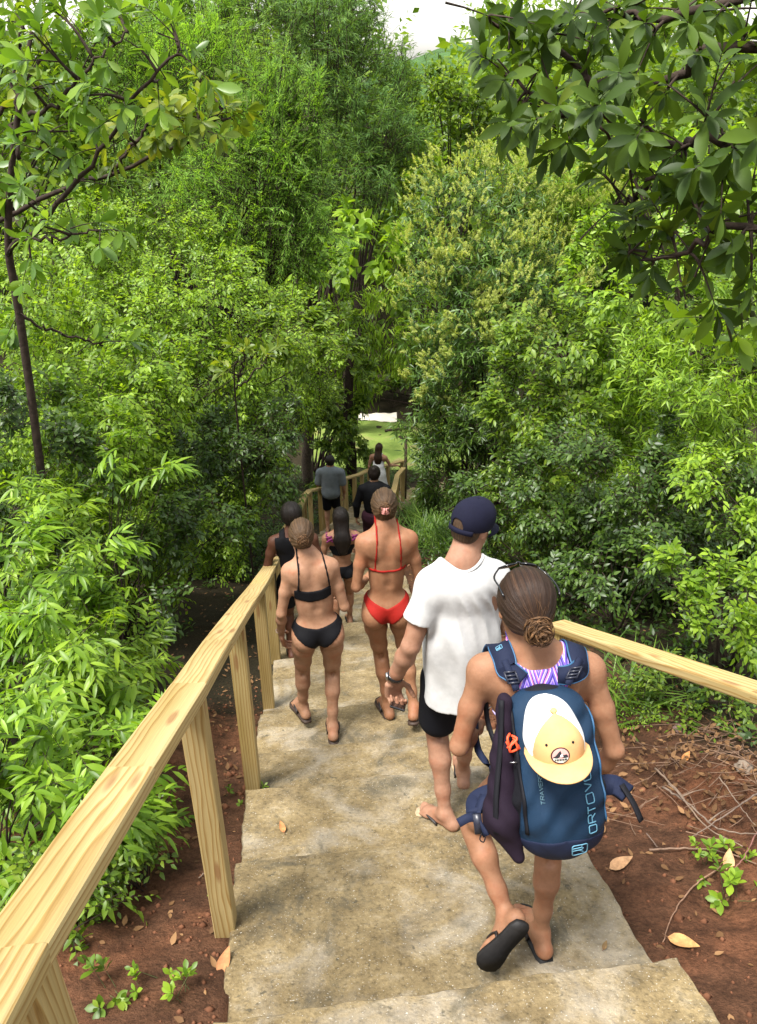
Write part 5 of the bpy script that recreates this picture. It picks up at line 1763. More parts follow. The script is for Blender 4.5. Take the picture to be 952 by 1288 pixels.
def spray_leaves(lv, tw, rg, B, D, L, n, leaf, tpl, mode='alt', droop=.25, ang=.9, ldroop=.25, twr=.003, jit=.25, taper=.35, tip=True):
    """leafy twigs: bases B, directions D, lengths L; n leaves on each"""
    S = len(B); D = nrm(D); L = np.broadcast_to(L, (S,))
    if mode == 'whorl':
        t = np.linspace(.72, 1.0, n)
    else:
        t = np.linspace(.12, 1.0, n)
    tt = np.clip(t[None, :] + rg.normal(0, .02, (S, n)), 0, 1.02)
    dr = droop * rg.uniform(.5, 1.5, (S, 1))
    P = B[:, None, :] + D[:, None, :] * (L[:, None] * tt)[..., None]
    P[..., 2] -= dr * L[:, None] * tt ** 2
    Tn = D[:, None, :].repeat(n, 1).copy(); Tn[..., 2] -= 2 * dr * tt; Tn = nrm(Tn)
    ref = UP + rg.normal(0, .25, (S, 1, 3))
    side = nrm(np.cross(Tn, ref)); bn = np.cross(side, Tn)
    i = np.arange(n)
    if mode == 'alt':
        ph = np.where(i % 2 == 0, 0., pi)[None, :] + rg.normal(0, .35, (S, n))
    elif mode == 'opp':
        ph = np.where(i % 2 == 0, 0., pi)[None, :] + rg.normal(0, .2, (S, n)); tt2 = (i // 2) * 2
    else:
        ph = (i * 2.4)[None, :] + rg.uniform(0, 6, (S, 1)) + rg.normal(0, .2, (S, n))
    rad = np.cos(ph)[..., None] * side + np.sin(ph)[..., None] * bn
    a = ang * (1 - .35 * tt) + rg.normal(0, jit * .5, (S, n))
    if tip: a[:, -1] *= .2
    Dl = np.cos(a)[..., None] * Tn + np.sin(a)[..., None] * rad
    Dl[..., 2] -= ldroop * rg.uniform(.2, 1.6, (S, n))
    Nn = bn + .5 * UP + rg.normal(0, jit, (S, n, 3))
    if mode in ('spiral', 'whorl'): Nn = Tn + .7 * UP + rg.normal(0, jit, (S, n, 3))
    ll = leaf * (1 - taper * np.abs(tt - .45)) * rg.uniform(.6, 1.22, (S, n)) * rg.uniform(.8, 1.15, (S, 1))
    lv.add(P.reshape(-1, 3), Dl.reshape(-1, 3), Nn.reshape(-1, 3), ll.ravel(), tpl)
    if tw is not None and twr > 0:
        q = np.linspace(0, 1, 4)
        C = B[:, None, :] + D[:, None, :] * (L[:, None] * q)[..., None]; C[..., 2] -= dr * L[:, None] * q ** 2
        s1 = nrm(np.cross(D, UP + .01)); s2 = np.cross(D, s1)
        R = twr * (1 - .7 * q)
        an = np.arange(3) * 2 * pi / 3
        ring = np.cos(an)[:, None, None] * s1[None] + np.sin(an)[:, None, None] * s2[None]      # 3,S,3
        VV = C[:, :, None, :] + R[None, :, None, None] * ring.transpose(1, 0, 2)[:, None, :, :]
        VV = VV.reshape(-1, 3); off = (np.arange(S) * 12)[:, None, None]
        f = []
        for a_ in range(3):
            for b_ in range(3): f.append((a_ * 3 + b_, a_ * 3 + (b_ + 1) % 3, a_ * 3 + 3 + (b_ + 1) % 3, a_ * 3 + 3 + b_))
        tw.add(VV, [(np.array(f)[None] + off).reshape(-1, 4)])


def lobe_pts(rg, c, r, n, inner=.45, top=0.0):
    """points and outward directions in an ellipsoid, thicker towards its skin"""
    d = nrm(rg.normal(0, 1, (n, 3)))
    if top: d[:, 2] = np.where(rg.random(n) < top, np.abs(d[:, 2]), d[:, 2])
    k = (inner + (1 - inner) * rg.random((n, 1)) ** .6) * (1 + .12 * rg.normal(0, 1, (n, 1)))
    return c + d * k * r, d


def mpp(px, py, d):
    q = at(px, py, d); return ((q[1]) * cos(PITCH) - (q[2] - CAM_Z) * sin(PITCH)) / FPX


# kinds of leaf: template, length, leaves per twig, twig length, arrangement ...
KIND = {
    'lance': dict(tpl=leaf_tpl('lance', .24, 4, .3, .25), leaf=.112, n=11, L=.33, mode='alt', droop=.35, ang=.95, ldroop=.35, mat=LF_BRIGHT),
    'ovate': dict(tpl=leaf_tpl('ovate', .46, 3, .25, .2), leaf=.072, n=9, L=.30, mode='alt', droop=.25, ang=1.0, ldroop=.25, mat=LF_MID),
    'narrow': dict(tpl=leaf_tpl('lance', .20, 3, .25, .2), leaf=.14, n=11, L=.34, mode='spiral', droop=.15, ang=1.15, ldroop=.3, mat=LF_MANGO),
    'big': dict(tpl=leaf_tpl('obov', .38, 5, .22, .16), leaf=.17, n=9, L=.3, mode='whorl', droop=.12, ang=1.25, ldroop=.15, mat=LF_GLOSS),
    'feather': dict(tpl=leaf_tpl('lance', .17, 2, .1, .15), leaf=.095, n=36, L=1.0, mode='opp', droop=.3, ang=.75, ldroop=.02, mat=LF_FEATH),
    'needle': dict(tpl=leaf_tpl('lance', .12, 2, .0, .25), leaf=.26, n=22, L=1.1, mode='spiral', droop=.12, ang=.6, ldroop=.15, mat=LF_CAS),
    'round': dict(tpl=leaf_tpl('ovate', .6, 2, .2, .1), leaf=.2, n=7, L=.6, mode='spiral', droop=.15, ang=1.0, ldroop=.2, mat=LF_MID),
    'bamboo': dict(tpl=leaf_tpl('lance', .17, 3, .2, .35), leaf=.30, n=9, L=.8, mode='alt', droop=.55, ang=.7, ldroop=.9, mat=LF_FRESH),
}


def plant(name, label, cat, base, lobes, kind, seed, dens=2.6, skirt=True, mat=None, group=None, leaf=None, trunk=.05, twigs=True, clump=20, up=.25, parts=('foliage', 'stems'), bark=None, ls=1.0, flowers=None, inner=.45, extra=None, maxn=75000):
    """lobes: (px, py, distance, half width, half height [, half depth]) in photo pixels at that distance"""
    rg = np.random.default_rng(seed)
    K = dict(KIND[kind]); K.update(extra or {}); mat = mat or K['mat']
    LL = (leaf or K['leaf']) * ls
    dens *= 1.45
    bx, by = base
    root = empty(name, (bx, by, float(ground(bx, by)) - .03))
    tag(root, label, cat, group)
    off = A(*root.location)
    lv = Leaves(); tw = MB(); fl = Leaves()
    any_tw = False
    LO = []
    for lb in lobes:
        px, py, d, rx, rz = lb[:5]
        mp = mpp(px, py, d)
        LO.append((at(px, py, d) - off, A(rx * mp, (lb[5] if len(lb) > 5 else rx) * mp, rz * mp), mp))
    if skirt and trunk < .045:
        # growth down to the ground
        for c, r, mp in list(LO):
            g = float(ground(c[0] + off[0], c[1] + off[1])) - off[2]; lowz = c[2] - r[2] * .7
            if lowz - g > .15:
                LO.append((A(c[0] * .8, c[1] * .8, (lowz + g) / 2), A(r[0] * .9, r[1] * .9, (lowz - g) / 2 + .1), mp))
    for c, r, mp in LO:
        asp = np.ptp(K['tpl'][0][:, 1])
        area = pi * r[0] * r[2] / mp ** 2; la = max((LL / mp) ** 2 * asp * .55, .35)
        nleaf = min(dens * area / la, maxn)
        S = max(int(nleaf / K['n']), 6)
        cl = max(int(S / clump), 4)
        cp, cd = lobe_pts(rg, c, r, cl, inner, .35)
        k = rg.integers(0, cl, S)
        rr = min(r) * .30
        B = cp[k] + rg.normal(0, 1, (S, 3)) * rr * .55
        D = (cd[k] * .75 + rg.normal(0, .55, (S, 3))) * (A(1, 1, .45) if kind == 'lance' else 1.0) + UP * up
        TL = K['L'] * ls * rg.uniform(.6, 1.25, S)
        B = B - nrm(D) * TL[:, None] * .5
        spray_leaves(lv, tw if twigs else None, rg, B, D, TL, K['n'], LL, K['tpl'], K['mode'], K['droop'], K['ang'], K['ldroop'], max(.0016, mp * .45))
        any_tw = any_tw or twigs
        if flowers:
            fk = rg.random(cl) < flowers; fk &= cd[:, 2] > -.05 + .5 * rg.random(cl) ** 2 - .3
            q = cp[fk]; m_ = len(q)
            if m_:
                n2 = 12
                B2 = (q[:, None, :] + cd[fk][:, None, :] * rr * .9 + rg.normal(0, rr * .35, (m_, n2, 3))).reshape(-1, 3)
                D2 = rg.normal(0, .35, B2.shape) + UP * .8 + np.repeat(cd[fk], n2, 0) * .5
                spray_leaves(fl, None, rg, B2, D2, .13 * ls, 26, .04 * ls, leaf_tpl('ovate', .55, 2, .1, .1), 'spiral', .1, 1.0, .1, 0)
        # limbs to some of the clumps
        if trunk:
            for j in range(min(cl, 3 if trunk < .06 else 6)):
                e = cp[j]; b0 = A(rg.normal(0, trunk), rg.normal(0, trunk), 0)
                mid = b0 * .4 + e * .6; mid[:2] = b0[:2] * .55 + e[:2] * .45; mid[2] = e[2] * .62
                n_ = 8
                pts = spline([b0, b0 + (mid - b0) * .5 + rg.normal(0, .03, 3) * np.linalg.norm(mid), mid, e], n_)
                tw.tube(pts, np.linspace(trunk * .26, max(trunk * .05, .002), n_), 5, False)
            any_tw = True
    lv.build(parts[0], mat, root)
    if any_tw: tw.build(parts[1], bark or BARK_D, root, True)
    if fl.n: fl.build('blossoms', LF_FLOW, root)
    return root


def gx_(px, py, d): return float(at(px, py, d)[0])


# ---- the bright bushes in front on the left
FL = 'shrub'
plant('shrub', 'bright lance-leaved bush in the bottom left corner, beside the nearest handrail post', FL, (-1.62, 2.15), [(30, 1010, 2.2, 95, 80), (110, 960, 2.35, 75, 70), (20, 930, 2.3, 90, 60)], 'lance', 1, 1.45, trunk=.03)
plant('shrub', 'light green bush with drooping pointed leaves reaching through under the handrail', FL, (-1.50, 2.95), [(120, 900, 2.9, 90, 60), (185, 940, 2.75, 45, 50), (110, 1010, 2.5, 80, 50)], 'lance', 2, 1.45, trunk=.03)
plant('shrub', 'yellow-green bush of long thin leaves at the left edge, above the corner bush', FL, (-2.2, 3.0), [(35, 830, 3.0, 100, 65), (120, 820, 3.2, 80, 50)], 'lance', 3, 1.45, trunk=.03, mat=LF_FRESH)
plant('shrub', 'brightest sunlit bush at the left edge with layered feathery sprays', FL, (-2.35, 3.8), [(40, 720, 3.6, 105, 60), (130, 730, 3.8, 80, 45), (30, 775, 3.5, 80, 40)], 'lance', 4, 1.45, trunk=.03)
plant('shrub', 'small light bush in front of the dark hollow on the left', FL, (-1.75, 4.2), [(165, 790, 4.0, 45, 45), (140, 840, 3.6, 60, 35)], 'lance', 5, 1.45, trunk=.03, mat=LF_FRESH)
plant('shrub', 'leafy bush at the left edge below the dark trunk', FL, (-3.0, 4.6), [(25, 650, 4.4, 80, 45), (95, 665, 4.6, 50, 35)], 'lance', 6, 1.45, trunk=.03, mat=LF_FRESH)
plant('tall_shrub', 'slender bright stems with star-like leaf tufts standing over the left bushes', FL, (-2.3, 5.5), [(165, 555, 5.4, 40, 22), (200, 590, 5.3, 30, 16), (140, 590, 5.5, 30, 20)], 'lance', 7, .45, trunk=.025, leaf=.13, skirt=False)
plant('shrub', 'low dark green weed patch under the handrail beside the red soil', FL, (-1.05, 2.25), [(150, 1075, 2.2, 48, 34), (185, 1010, 2.5, 30, 24)], 'ovate', 8, 1.1, trunk=.012, leaf=.05, ls=.8)
plant('shrub', 'low bush with broad leaves at the foot of the bright bushes near the lower left', FL, (-1.25, 1.85), [(60, 1110, 1.95, 70, 40), (135, 1130, 1.95, 40, 30)], 'ovate', 9, 1.4, trunk=.012, leaf=.06, ls=.8)

# ---- the darker growth behind them
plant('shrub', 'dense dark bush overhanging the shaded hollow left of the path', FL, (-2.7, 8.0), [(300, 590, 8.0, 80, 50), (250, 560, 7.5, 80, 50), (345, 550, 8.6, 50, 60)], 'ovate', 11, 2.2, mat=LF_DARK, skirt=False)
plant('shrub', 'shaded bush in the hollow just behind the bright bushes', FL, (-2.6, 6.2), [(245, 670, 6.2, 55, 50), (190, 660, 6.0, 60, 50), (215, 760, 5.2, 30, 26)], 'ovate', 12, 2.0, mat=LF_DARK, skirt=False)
plant('shrub', 'tangled mid green bush left of the shaded hollow, behind the star-tufted stems', FL, (-3.4, 6.6), [(130, 500, 6.4, 110, 70), (200, 470, 7, 80, 70), (80, 560, 6., 80, 40)], 'ovate', 13, 2.0, trunk=.03, mat=LF_FRESH)
plant('shrub', 'tall tangled bush around the dark trunk at the left edge', FL, (-4.3, 7.2), [(50, 420, 7.0, 90, 80), (60, 520, 6.6, 80, 60)], 'ovate', 14, 1.7, trunk=.03, mat=LF_FRESH)
plant('shrub', 'sunlit small-leaved bush above the hollow, middle left', FL, (-3.3, 9.8), [(230, 390, 9.6, 110, 70), (300, 450, 9.4, 80, 60), (170, 410, 9., 70, 60)], 'ovate', 15, 2.0, trunk=.03, mat=LF_FRESH)
plant('shrub', 'bright loose bush between the feathery tree and the path', FL, (-2.6, 12.0), [(360, 430, 11.8, 60, 70), (330, 490, 11., 70, 50), (395, 480, 13, 40, 60)], 'ovate', 16, 2.0, mat=LF_FRESH)
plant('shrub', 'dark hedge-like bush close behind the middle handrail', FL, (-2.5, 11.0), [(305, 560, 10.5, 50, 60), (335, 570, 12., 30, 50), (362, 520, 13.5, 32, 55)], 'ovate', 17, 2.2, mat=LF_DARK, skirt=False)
plant('shrub', 'deep green bush behind the man in the grey shirt, left of the dark trunk', FL, (-2.9, 17.0), [(385, 535, 17.5, 20, 36), (382, 500, 17.5, 36, 42)], 'ovate', 18, 2.2, mat=LF_MID, leaf=.1)
plant('shrub', 'pale green bush under the branch with olive rosettes', FL, (-5.0, 10.5), [(90, 320, 10.5, 120, 60), (170, 300, 11, 80, 50)], 'ovate', 19, 1.9, trunk=.03, mat=LF_FRESH)

plant('tree', 'leaning broadleaf tree whose crown shades the hollow left of the path', 'tree', (-4.6, 8.6), [(330, 420, 8.6, 90, 40, 110), (240, 440, 8.0, 90, 40, 120), (400, 440, 10.0, 40, 30, 90)], 'ovate', 68, 1.9, mat=LF_MID, leaf=.10, trunk=.07, parts=('crown', 'trunk'))

# ---- middle of the picture, over the end of the path
plant('tree', 'large-leaved bright tree over the end of the path', 'tree', (-1.4, 25.5), [(470, 320, 24, 60, 40), (520, 280, 25, 45, 30), (430, 300, 25, 40, 35)], 'round', 21, 2.3, mat=LF_FRESH, leaf=.42, trunk=.16, parts=('crown', 'trunk'), extra=dict(tpl=leaf_tpl('ovate', .5, 3, .2, .25)))
plant('bamboo', 'drooping bamboo-like clump hanging above the lawn opening', 'bamboo', (-2.0, 22.5), [(470, 440, 21, 50, 50), (510, 400, 21.5, 40, 60), (440, 400, 22, 40, 50)], 'bamboo', 22, 2.4, trunk=.1, parts=('crown', 'stems'))
plant('tree', 'tree with a dark straight trunk at the left of the lawn opening', 'tree', (-.78, 19.8), [(415, 430, 19.5, 40, 50), (450, 470, 20, 24, 24), (405, 490, 19, 22, 30)], 'ovate', 23, 2.3, mat=LF_MID, leaf=.14, trunk=.0, parts=('crown', 'limbs'))
plant('bush', 'yellow-green bush below the feathery tree, middle of the left side', FL, (-3.2, 18.5), [(390, 340, 18.5, 55, 45), (350, 320, 18, 50, 45)], 'round', 24, 2.2, mat=LF_BRIGHT, leaf=.2)
plant('shrub', 'dark bush right of the lawn opening, beyond the far right handrail', FL, (1.7, 20.5), [(540, 560, 20, 20, 34), (550, 510, 19.5, 28, 40)], 'ovate', 25, 2.3, mat=LF_MID, leaf=.13)

plant('shrub', 'bush on the bank right of the far handrail, under the blossom tree', FL, (2.6, 17.5), [(585, 560, 17.5, 35, 40), (570, 520, 18, 35, 40), (625, 540, 17, 40, 40)], 'ovate', 26, 2.2, mat=LF_MID, leaf=.13)
plant('shrub', 'bush at the far right end of the lawn, seen between blossom tree and right-hand thicket', FL, (4.6, 19), [(660, 500, 19, 50, 40), (620, 480, 20, 40, 40), (700, 520, 18, 40, 40)], 'ovate', 27, 2.2, trunk=.03, mat=LF_DARK, leaf=.15)
plant('shrub', 'wide bush at the far left end of the lawn behind the dark hedge', FL, (-4.4, 20), [(340, 480, 20, 50, 50), (290, 470, 19, 50, 40), (375, 470, 21, 30, 40)], 'ovate', 28, 2.2, mat=LF_MID, leaf=.15)
plant('tree', 'leafy tree standing behind the lawn on the left', 'tree', (-3.6, 30.5), [(370, 440, 31, 60, 60), (330, 400, 30, 60, 50), (400, 400, 32, 50, 50)], 'round', 29, 2.2, mat=LF_FRESH, leaf=.3, trunk=.2, parts=('crown', 'trunk'))
plant('tree', 'leafy tree standing behind the lawn on the right', 'tree', (3.4, 31), [(570, 450, 31, 60, 50), (620, 400, 31, 60, 60), (530, 430, 32.5, 40, 40), (500, 470, 33, 40, 26), (475, 488, 33, 45, 14)], 'round', 30, 2.2, mat=LF_MID, leaf=.3, trunk=.2, parts=('crown', 'trunk'))
plant('hedge', 'dark hedge closing the view just beyond the lawn and sand', 'hedge', (.6, 31.6), [(440, 478, 31.6, 40, 30), (500, 474, 31.8, 45, 34), (545, 480, 31.6, 34, 34)], 'round', 69, 2.6, mat=LF_MID, leaf=.28, trunk=.04, skirt=False)
plant('shrub', 'big leafy bush left of the feathery tree foot, deep in the thicket', FL, (-6.4, 12.5), [(150, 360, 12.5, 100, 70), (60, 390, 12, 90, 80), (230, 330, 13, 80, 60)], 'ovate', 58, 2.0, trunk=.03, mat=LF_FRESH, leaf=.12)
plant('shrub', 'bush filling the gap under the rosette tree, left edge', FL, (-4.0, 5.6), [(30, 540, 5.6, 70, 70), (90, 580, 5.4, 60, 50)], 'ovate', 59, 1.7, trunk=.03, mat=LF_DARK)
plant('shrub', 'wall of leaves deep behind the right-hand bushes', FL, (5.6, 11.5), [(760, 430, 11.5, 100, 60), (860, 420, 11, 100, 70), (690, 470, 12, 60, 60), (920, 500, 10.5, 60, 60)], 'ovate', 60, 2.2, trunk=.03, mat=LF_MID, leaf=.12)
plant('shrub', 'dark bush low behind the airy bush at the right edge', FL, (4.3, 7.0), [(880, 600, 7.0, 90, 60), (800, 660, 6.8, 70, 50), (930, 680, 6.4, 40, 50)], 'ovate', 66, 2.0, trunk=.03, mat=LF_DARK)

# ---- far trees
plant('feathery_tree', 'feathery light green tree with pointed plumes, upper left', 'tree', (-5.2, 15.5), [(300, 250, 14, 115, 95), (230, 110, 15.5, 110, 95), (150, 130, 16.5, 80, 120), (365, 200, 14.5, 40, 85), (350, 300, 14, 60, 60)], 'feather', 31, 2.6, trunk=.2, parts=('crown', 'trunk'), clump=10, up=.55)
plant('feathery_tree', 'slim bright plumes with pointed tips standing in front of the dark needle tree', 'tree', (-3.0, 15.0), [(335, 130, 14, 16, 60), (366, 120, 14.2, 15, 55), (395, 135, 14, 16, 60), (350, 180, 13.8, 40, 60), (300, 170, 14, 26, 60), (262, 60, 16, 18, 60), (285, 40, 16.5, 16, 60)], 'feather', 67, 2.4, trunk=.12, parts=('crown', 'trunk'), clump=6, up=1.1, mat=LF_FEATH, inner=.1, ls=.8)
plant('feathery_tree', 'paler feathery tree at the top behind the olive branch', 'tree', (-4.6, 19.5), [(255, 60, 20, 60, 85), (200, 50, 20, 60, 80), (330, 130, 19, 45, 50)], 'feather', 32, 2.6, trunk=.2, parts=('crown', 'trunk'), clump=10, up=.6, ls=1.25)
plant('casuarina', 'tall dark needle-leaved tree at the top left of the sky gap', 'tree', (-2.6, 31), [(400, 60, 30, 100, 80), (450, 130, 29, 75, 80), (350, 20, 31, 70, 70), (480, 200, 28, 50, 50), (445, 15, 31, 30, 60)], 'needle', 33, 2.6, trunk=.3, parts=('crown', 'trunk'), clump=9, up=.45)
plant('casuarina', 'lower needle-leaved tree below the tall dark one', 'tree', (-1.2, 28), [(490, 180, 27, 42, 50), (430, 230, 27, 50, 50), (512, 135, 29, 18, 45)], 'needle', 34, 2.4, trunk=.25, parts=('crown', 'trunk'), clump=9, up=.45)
plant('tree', 'round dark broadleaf tree under the sky gap', 'tree', (3.4, 36), [(535, 112, 36, 34, 22), (580, 132, 35, 52, 58), (620, 155, 35, 45, 50), (540, 170, 35, 40, 46)], 'round', 35, 2.6, mat=LF_MID, leaf=.3, trunk=.3, parts=('crown', 'trunk'))
plant('tree', 'smaller light green tree in front of the round dark tree', 'tree', (2.0, 30), [(540, 215, 29.5, 45, 42), (510, 240, 29, 30, 40)], 'round', 36, 2.6, mat=LF_FRESH, leaf=.26, trunk=.25, parts=('crown', 'trunk'))

# ---- right side
MG = dict(mat=LF_MANGO)
plant('flowering_tree', 'rounded tree with yellow blossom over dark lance-shaped leaves, right of the path', 'tree', (2.1, 13.0), [(600, 290, 13, 85, 80), (560, 400, 12, 65, 80), (640, 390, 11.5, 75, 80), (555, 500, 11.5, 42, 60), (610, 480, 11, 60, 60)], 'narrow', 41, 2.3, trunk=.14, parts=('crown', 'trunk'), flowers=.95, clump=7, up=.4, inner=.6)
plant('flowering_tree', 'yellow-topped tree behind the large-leaved branches, further right', 'tree', (4.3, 14.5), [(690, 260, 14, 75, 70), (750, 290, 13.5, 55, 60), (640, 230, 15, 60, 50)], 'narrow', 42, 2.2, trunk=.14, parts=('crown', 'trunk'), flowers=.95, clump=7, up=.4, inner=.6, mat=LF_FRESH)
plant('shrub', 'dark narrow-leaved bush under the yellow-blossomed tree', FL, (1.6, 11.2), [(545, 590, 11.5, 28, 50), (580, 570, 10.5, 50, 60), (620, 560, 10, 50, 60)], 'narrow', 43, 2.3, mat=LF_DARK)
plant('shrub', 'broad bush of pointed leaves in the middle of the right side', FL, (2.7, 8.8), [(690, 440, 9, 80, 70), (720, 520, 8.4, 80, 60), (650, 520, 8.8, 60, 60)], 'ovate', 44, 2.0, trunk=.03, mat=LF_MID, leaf=.095)
plant('shrub', 'tall leafy bush at the upper right under the large dark leaves', FL, (4.5, 9.4), [(800, 380, 9.2, 90, 70), (880, 350, 9.4, 90, 70), (760, 340, 10, 60, 50)], 'ovate', 45, 2.0, trunk=.03, mat=LF_FRESH, leaf=.1)
plant('shrub', 'glossy bush reaching the right edge at half height', FL, (4.2, 7.6), [(860, 480, 7.4, 90, 70), (930, 440, 7.2, 60, 80), (800, 480, 8, 60, 60)], 'narrow', 46, 1.9, trunk=.03, mat=LF_FRESH, leaf=.12)
plant('shrub', 'shadowy bush behind the man with the navy cap', FL, (1.9, 7.2), [(640, 640, 7.4, 60, 60), (700, 650, 7, 60, 60), (610, 680, 8, 40, 40)], 'ovate', 47, 1.9, mat=LF_DARK)  # dark leaf colour stands in for shade here and on the next two bushes
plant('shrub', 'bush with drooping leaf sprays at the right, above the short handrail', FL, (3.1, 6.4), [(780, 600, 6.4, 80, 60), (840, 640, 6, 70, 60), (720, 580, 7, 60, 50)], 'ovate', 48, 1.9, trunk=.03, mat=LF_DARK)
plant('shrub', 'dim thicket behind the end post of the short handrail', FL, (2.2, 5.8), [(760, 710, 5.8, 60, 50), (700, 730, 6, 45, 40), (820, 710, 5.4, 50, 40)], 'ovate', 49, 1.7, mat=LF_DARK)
plant('shrub', 'bright oval-leaved bush at the right edge behind the short handrail', FL, (2.6, 4.6), [(900, 730, 4.6, 75, 50), (850, 770, 4.6, 60, 40), (930, 790, 4.2, 50, 45)], 'ovate', 50, 1.9, mat=LF_FRESH, leaf=.075)
plant('shrub', 'airy bush at the right edge above the bright oval-leaved one', FL, (3.5, 5.6), [(910, 590, 5.6, 70, 60), (930, 660, 5.2, 50, 40)], 'ovate', 51, 1.7, mat=LF_FRESH)
plant('shrub', 'low dark bush under the short handrail', FL, (2.05, 4.0), [(880, 870, 3.9, 60, 35), (930, 910, 3.6, 40, 32), (820, 850, 4.3, 40, 30)], 'ovate', 52, 1.5, mat=LF_MID, leaf=.06, ls=.85, trunk=.015)
plant('shrub', 'ragged low greenery along the back of the dry leaf heap', FL, (2.0, 3.75), [(890, 925, 3.6, 75, 26), (815, 925, 3.85, 45, 20)], 'ovate', 70, 1.3, mat=LF_MID, leaf=.055, ls=.8, trunk=.01)
plant('weed', 'small leafy weed beside the mound of dry leaves, right of the backpack woman', 'weed', (1.5, 4.0), [(800, 900, 3.95, 32, 18), (790, 860, 4.2, 26, 20)], 'ovate', 53, 1.0, mat=LF_FRESH, leaf=.045, ls=.7, trunk=.008)
plant('shrub', 'low leaves at the right edge beside the pale stone', FL, (2.0, 3.3), [(920, 960, 3.3, 36, 22)], 'ovate', 54, 1.2, mat=LF_MID, leaf=.05, ls=.8, trunk=.01)
plant('tree', 'light green tree rising behind the right-hand bushes', 'tree', (6.2, 14), [(850, 230, 13.5, 110, 70), (930, 260, 12.5, 70, 80), (790, 190, 14.5, 70, 60)], 'round', 55, 2.1, mat=LF_FRESH, leaf=.18, trunk=.14, parts=('crown', 'trunk'))
plant('tree', 'dark tree closing the view at the top right', 'tree', (8.5, 20), [(820, 90, 20, 130, 100), (930, 130, 18, 80, 120), (720, 110, 21, 60, 60)], 'round', 56, 2.0, mat=LF_MID, leaf=.24, trunk=.2, parts=('crown', 'trunk'))
plant('tree', 'dark tree closing the view at the left edge', 'tree', (-8.6, 14.5), [(20, 200, 14, 120, 130), (60, 60, 15, 110, 100)], 'round', 57, 2.0, mat=LF_MID, leaf=.2, trunk=.2, parts=('crown', 'trunk'))


# ---- the dark straight trunk by the lawn and the leaning dark trunk on the left
def trunk_obj(name, pts, rad, mat, parent=None, loc=None, n=10):
    m = MB(); P = spline(pts, 16); r = np.interp(np.linspace(0, 1, 16), np.linspace(0, 1, len(rad)), rad)
    rg = np.random.default_rng(len(pts)); P = P + rg.normal(0, .008, P.shape) * r[:, None] * 8
    m.tube(P, r, n); return m.build(name, mat, parent, True)


for o in list(COL.objects):
    if o.get('label', '').startswith('tree with a dark straight trunk'):
        l = A(*o.location); trunk_obj('trunk', [(0, 0, -.2), (.02, 0, 1.2), (-.03, .1, 2.6), (.05, 0, 4.0)], [.2, .15, .13, .1], BARK_D, o)


def branch_tree(name, label, cat, base, trunkpts, limbs, tufts, kind, seed, mat, leaf, n, ls=1.0, tr=(.09, .05), bark=BARK_D, L=.3, tpl=None, lr=.022, aim=.4, extra=2):
    """a tree drawn limb by limb; tufts: world points of leaf rosettes, joined to the nearest limb"""
    rg = np.random.default_rng(seed); K = KIND[kind]
    root = empty(name, (base[0], base[1], float(ground(base[0], base[1])) - .05)); tag(root, label, cat); off = A(*root.location)
    trunk_obj('trunk', [np.asarray(p) - off for p in trunkpts], list(tr), bark, root)
    m = MB(); pts_all = []
    for lp, r0, r1 in limbs:
        P = spline([np.asarray(p) - off for p in lp], 24); P[1:-1] += rg.normal(0, .012, (22, 3))
        m.tube(P, np.linspace(r0, r1, 24), 7); pts_all.append(P)
    PA = np.concatenate(pts_all)
    lv = Leaves(); B = []; D = []
    for q in tufts:
        q = np.asarray(q, float) - off
        k = np.argmin(np.linalg.norm(PA - q, axis=1) + .5 * np.maximum(PA[:, 2] - q[2], 0)); a = PA[k]
        mid = (a + q) / 2 + A(0, 0, .12 * np.linalg.norm(q - a)) * rg.uniform(-.3, 1)
        P = spline([a, mid, q], 9); m.tube(P, np.linspace(lr * .5, .0045, 9), 5)
        d = unit(P[-1] - P[-2]); B.append(q - d * L * .9); D.append(unit(d + UP * aim))
        for j in range(rg.integers(extra - 1, extra + 1)):
            f = rg.integers(3, 8); dd = unit(d + rg.normal(0, .7, 3) + UP * .3); B.append(P[f]); D.append(dd)
    B = np.array(B); D = np.array(D)
    spray_leaves(lv, m, rg, B, D, L, n, leaf, tpl or K['tpl'], K['mode'], K['droop'], K['ang'], K['ldroop'], .005, .3)
    lv.build('leaves', mat, root); m.build('branches', bark, root, True)
    return root


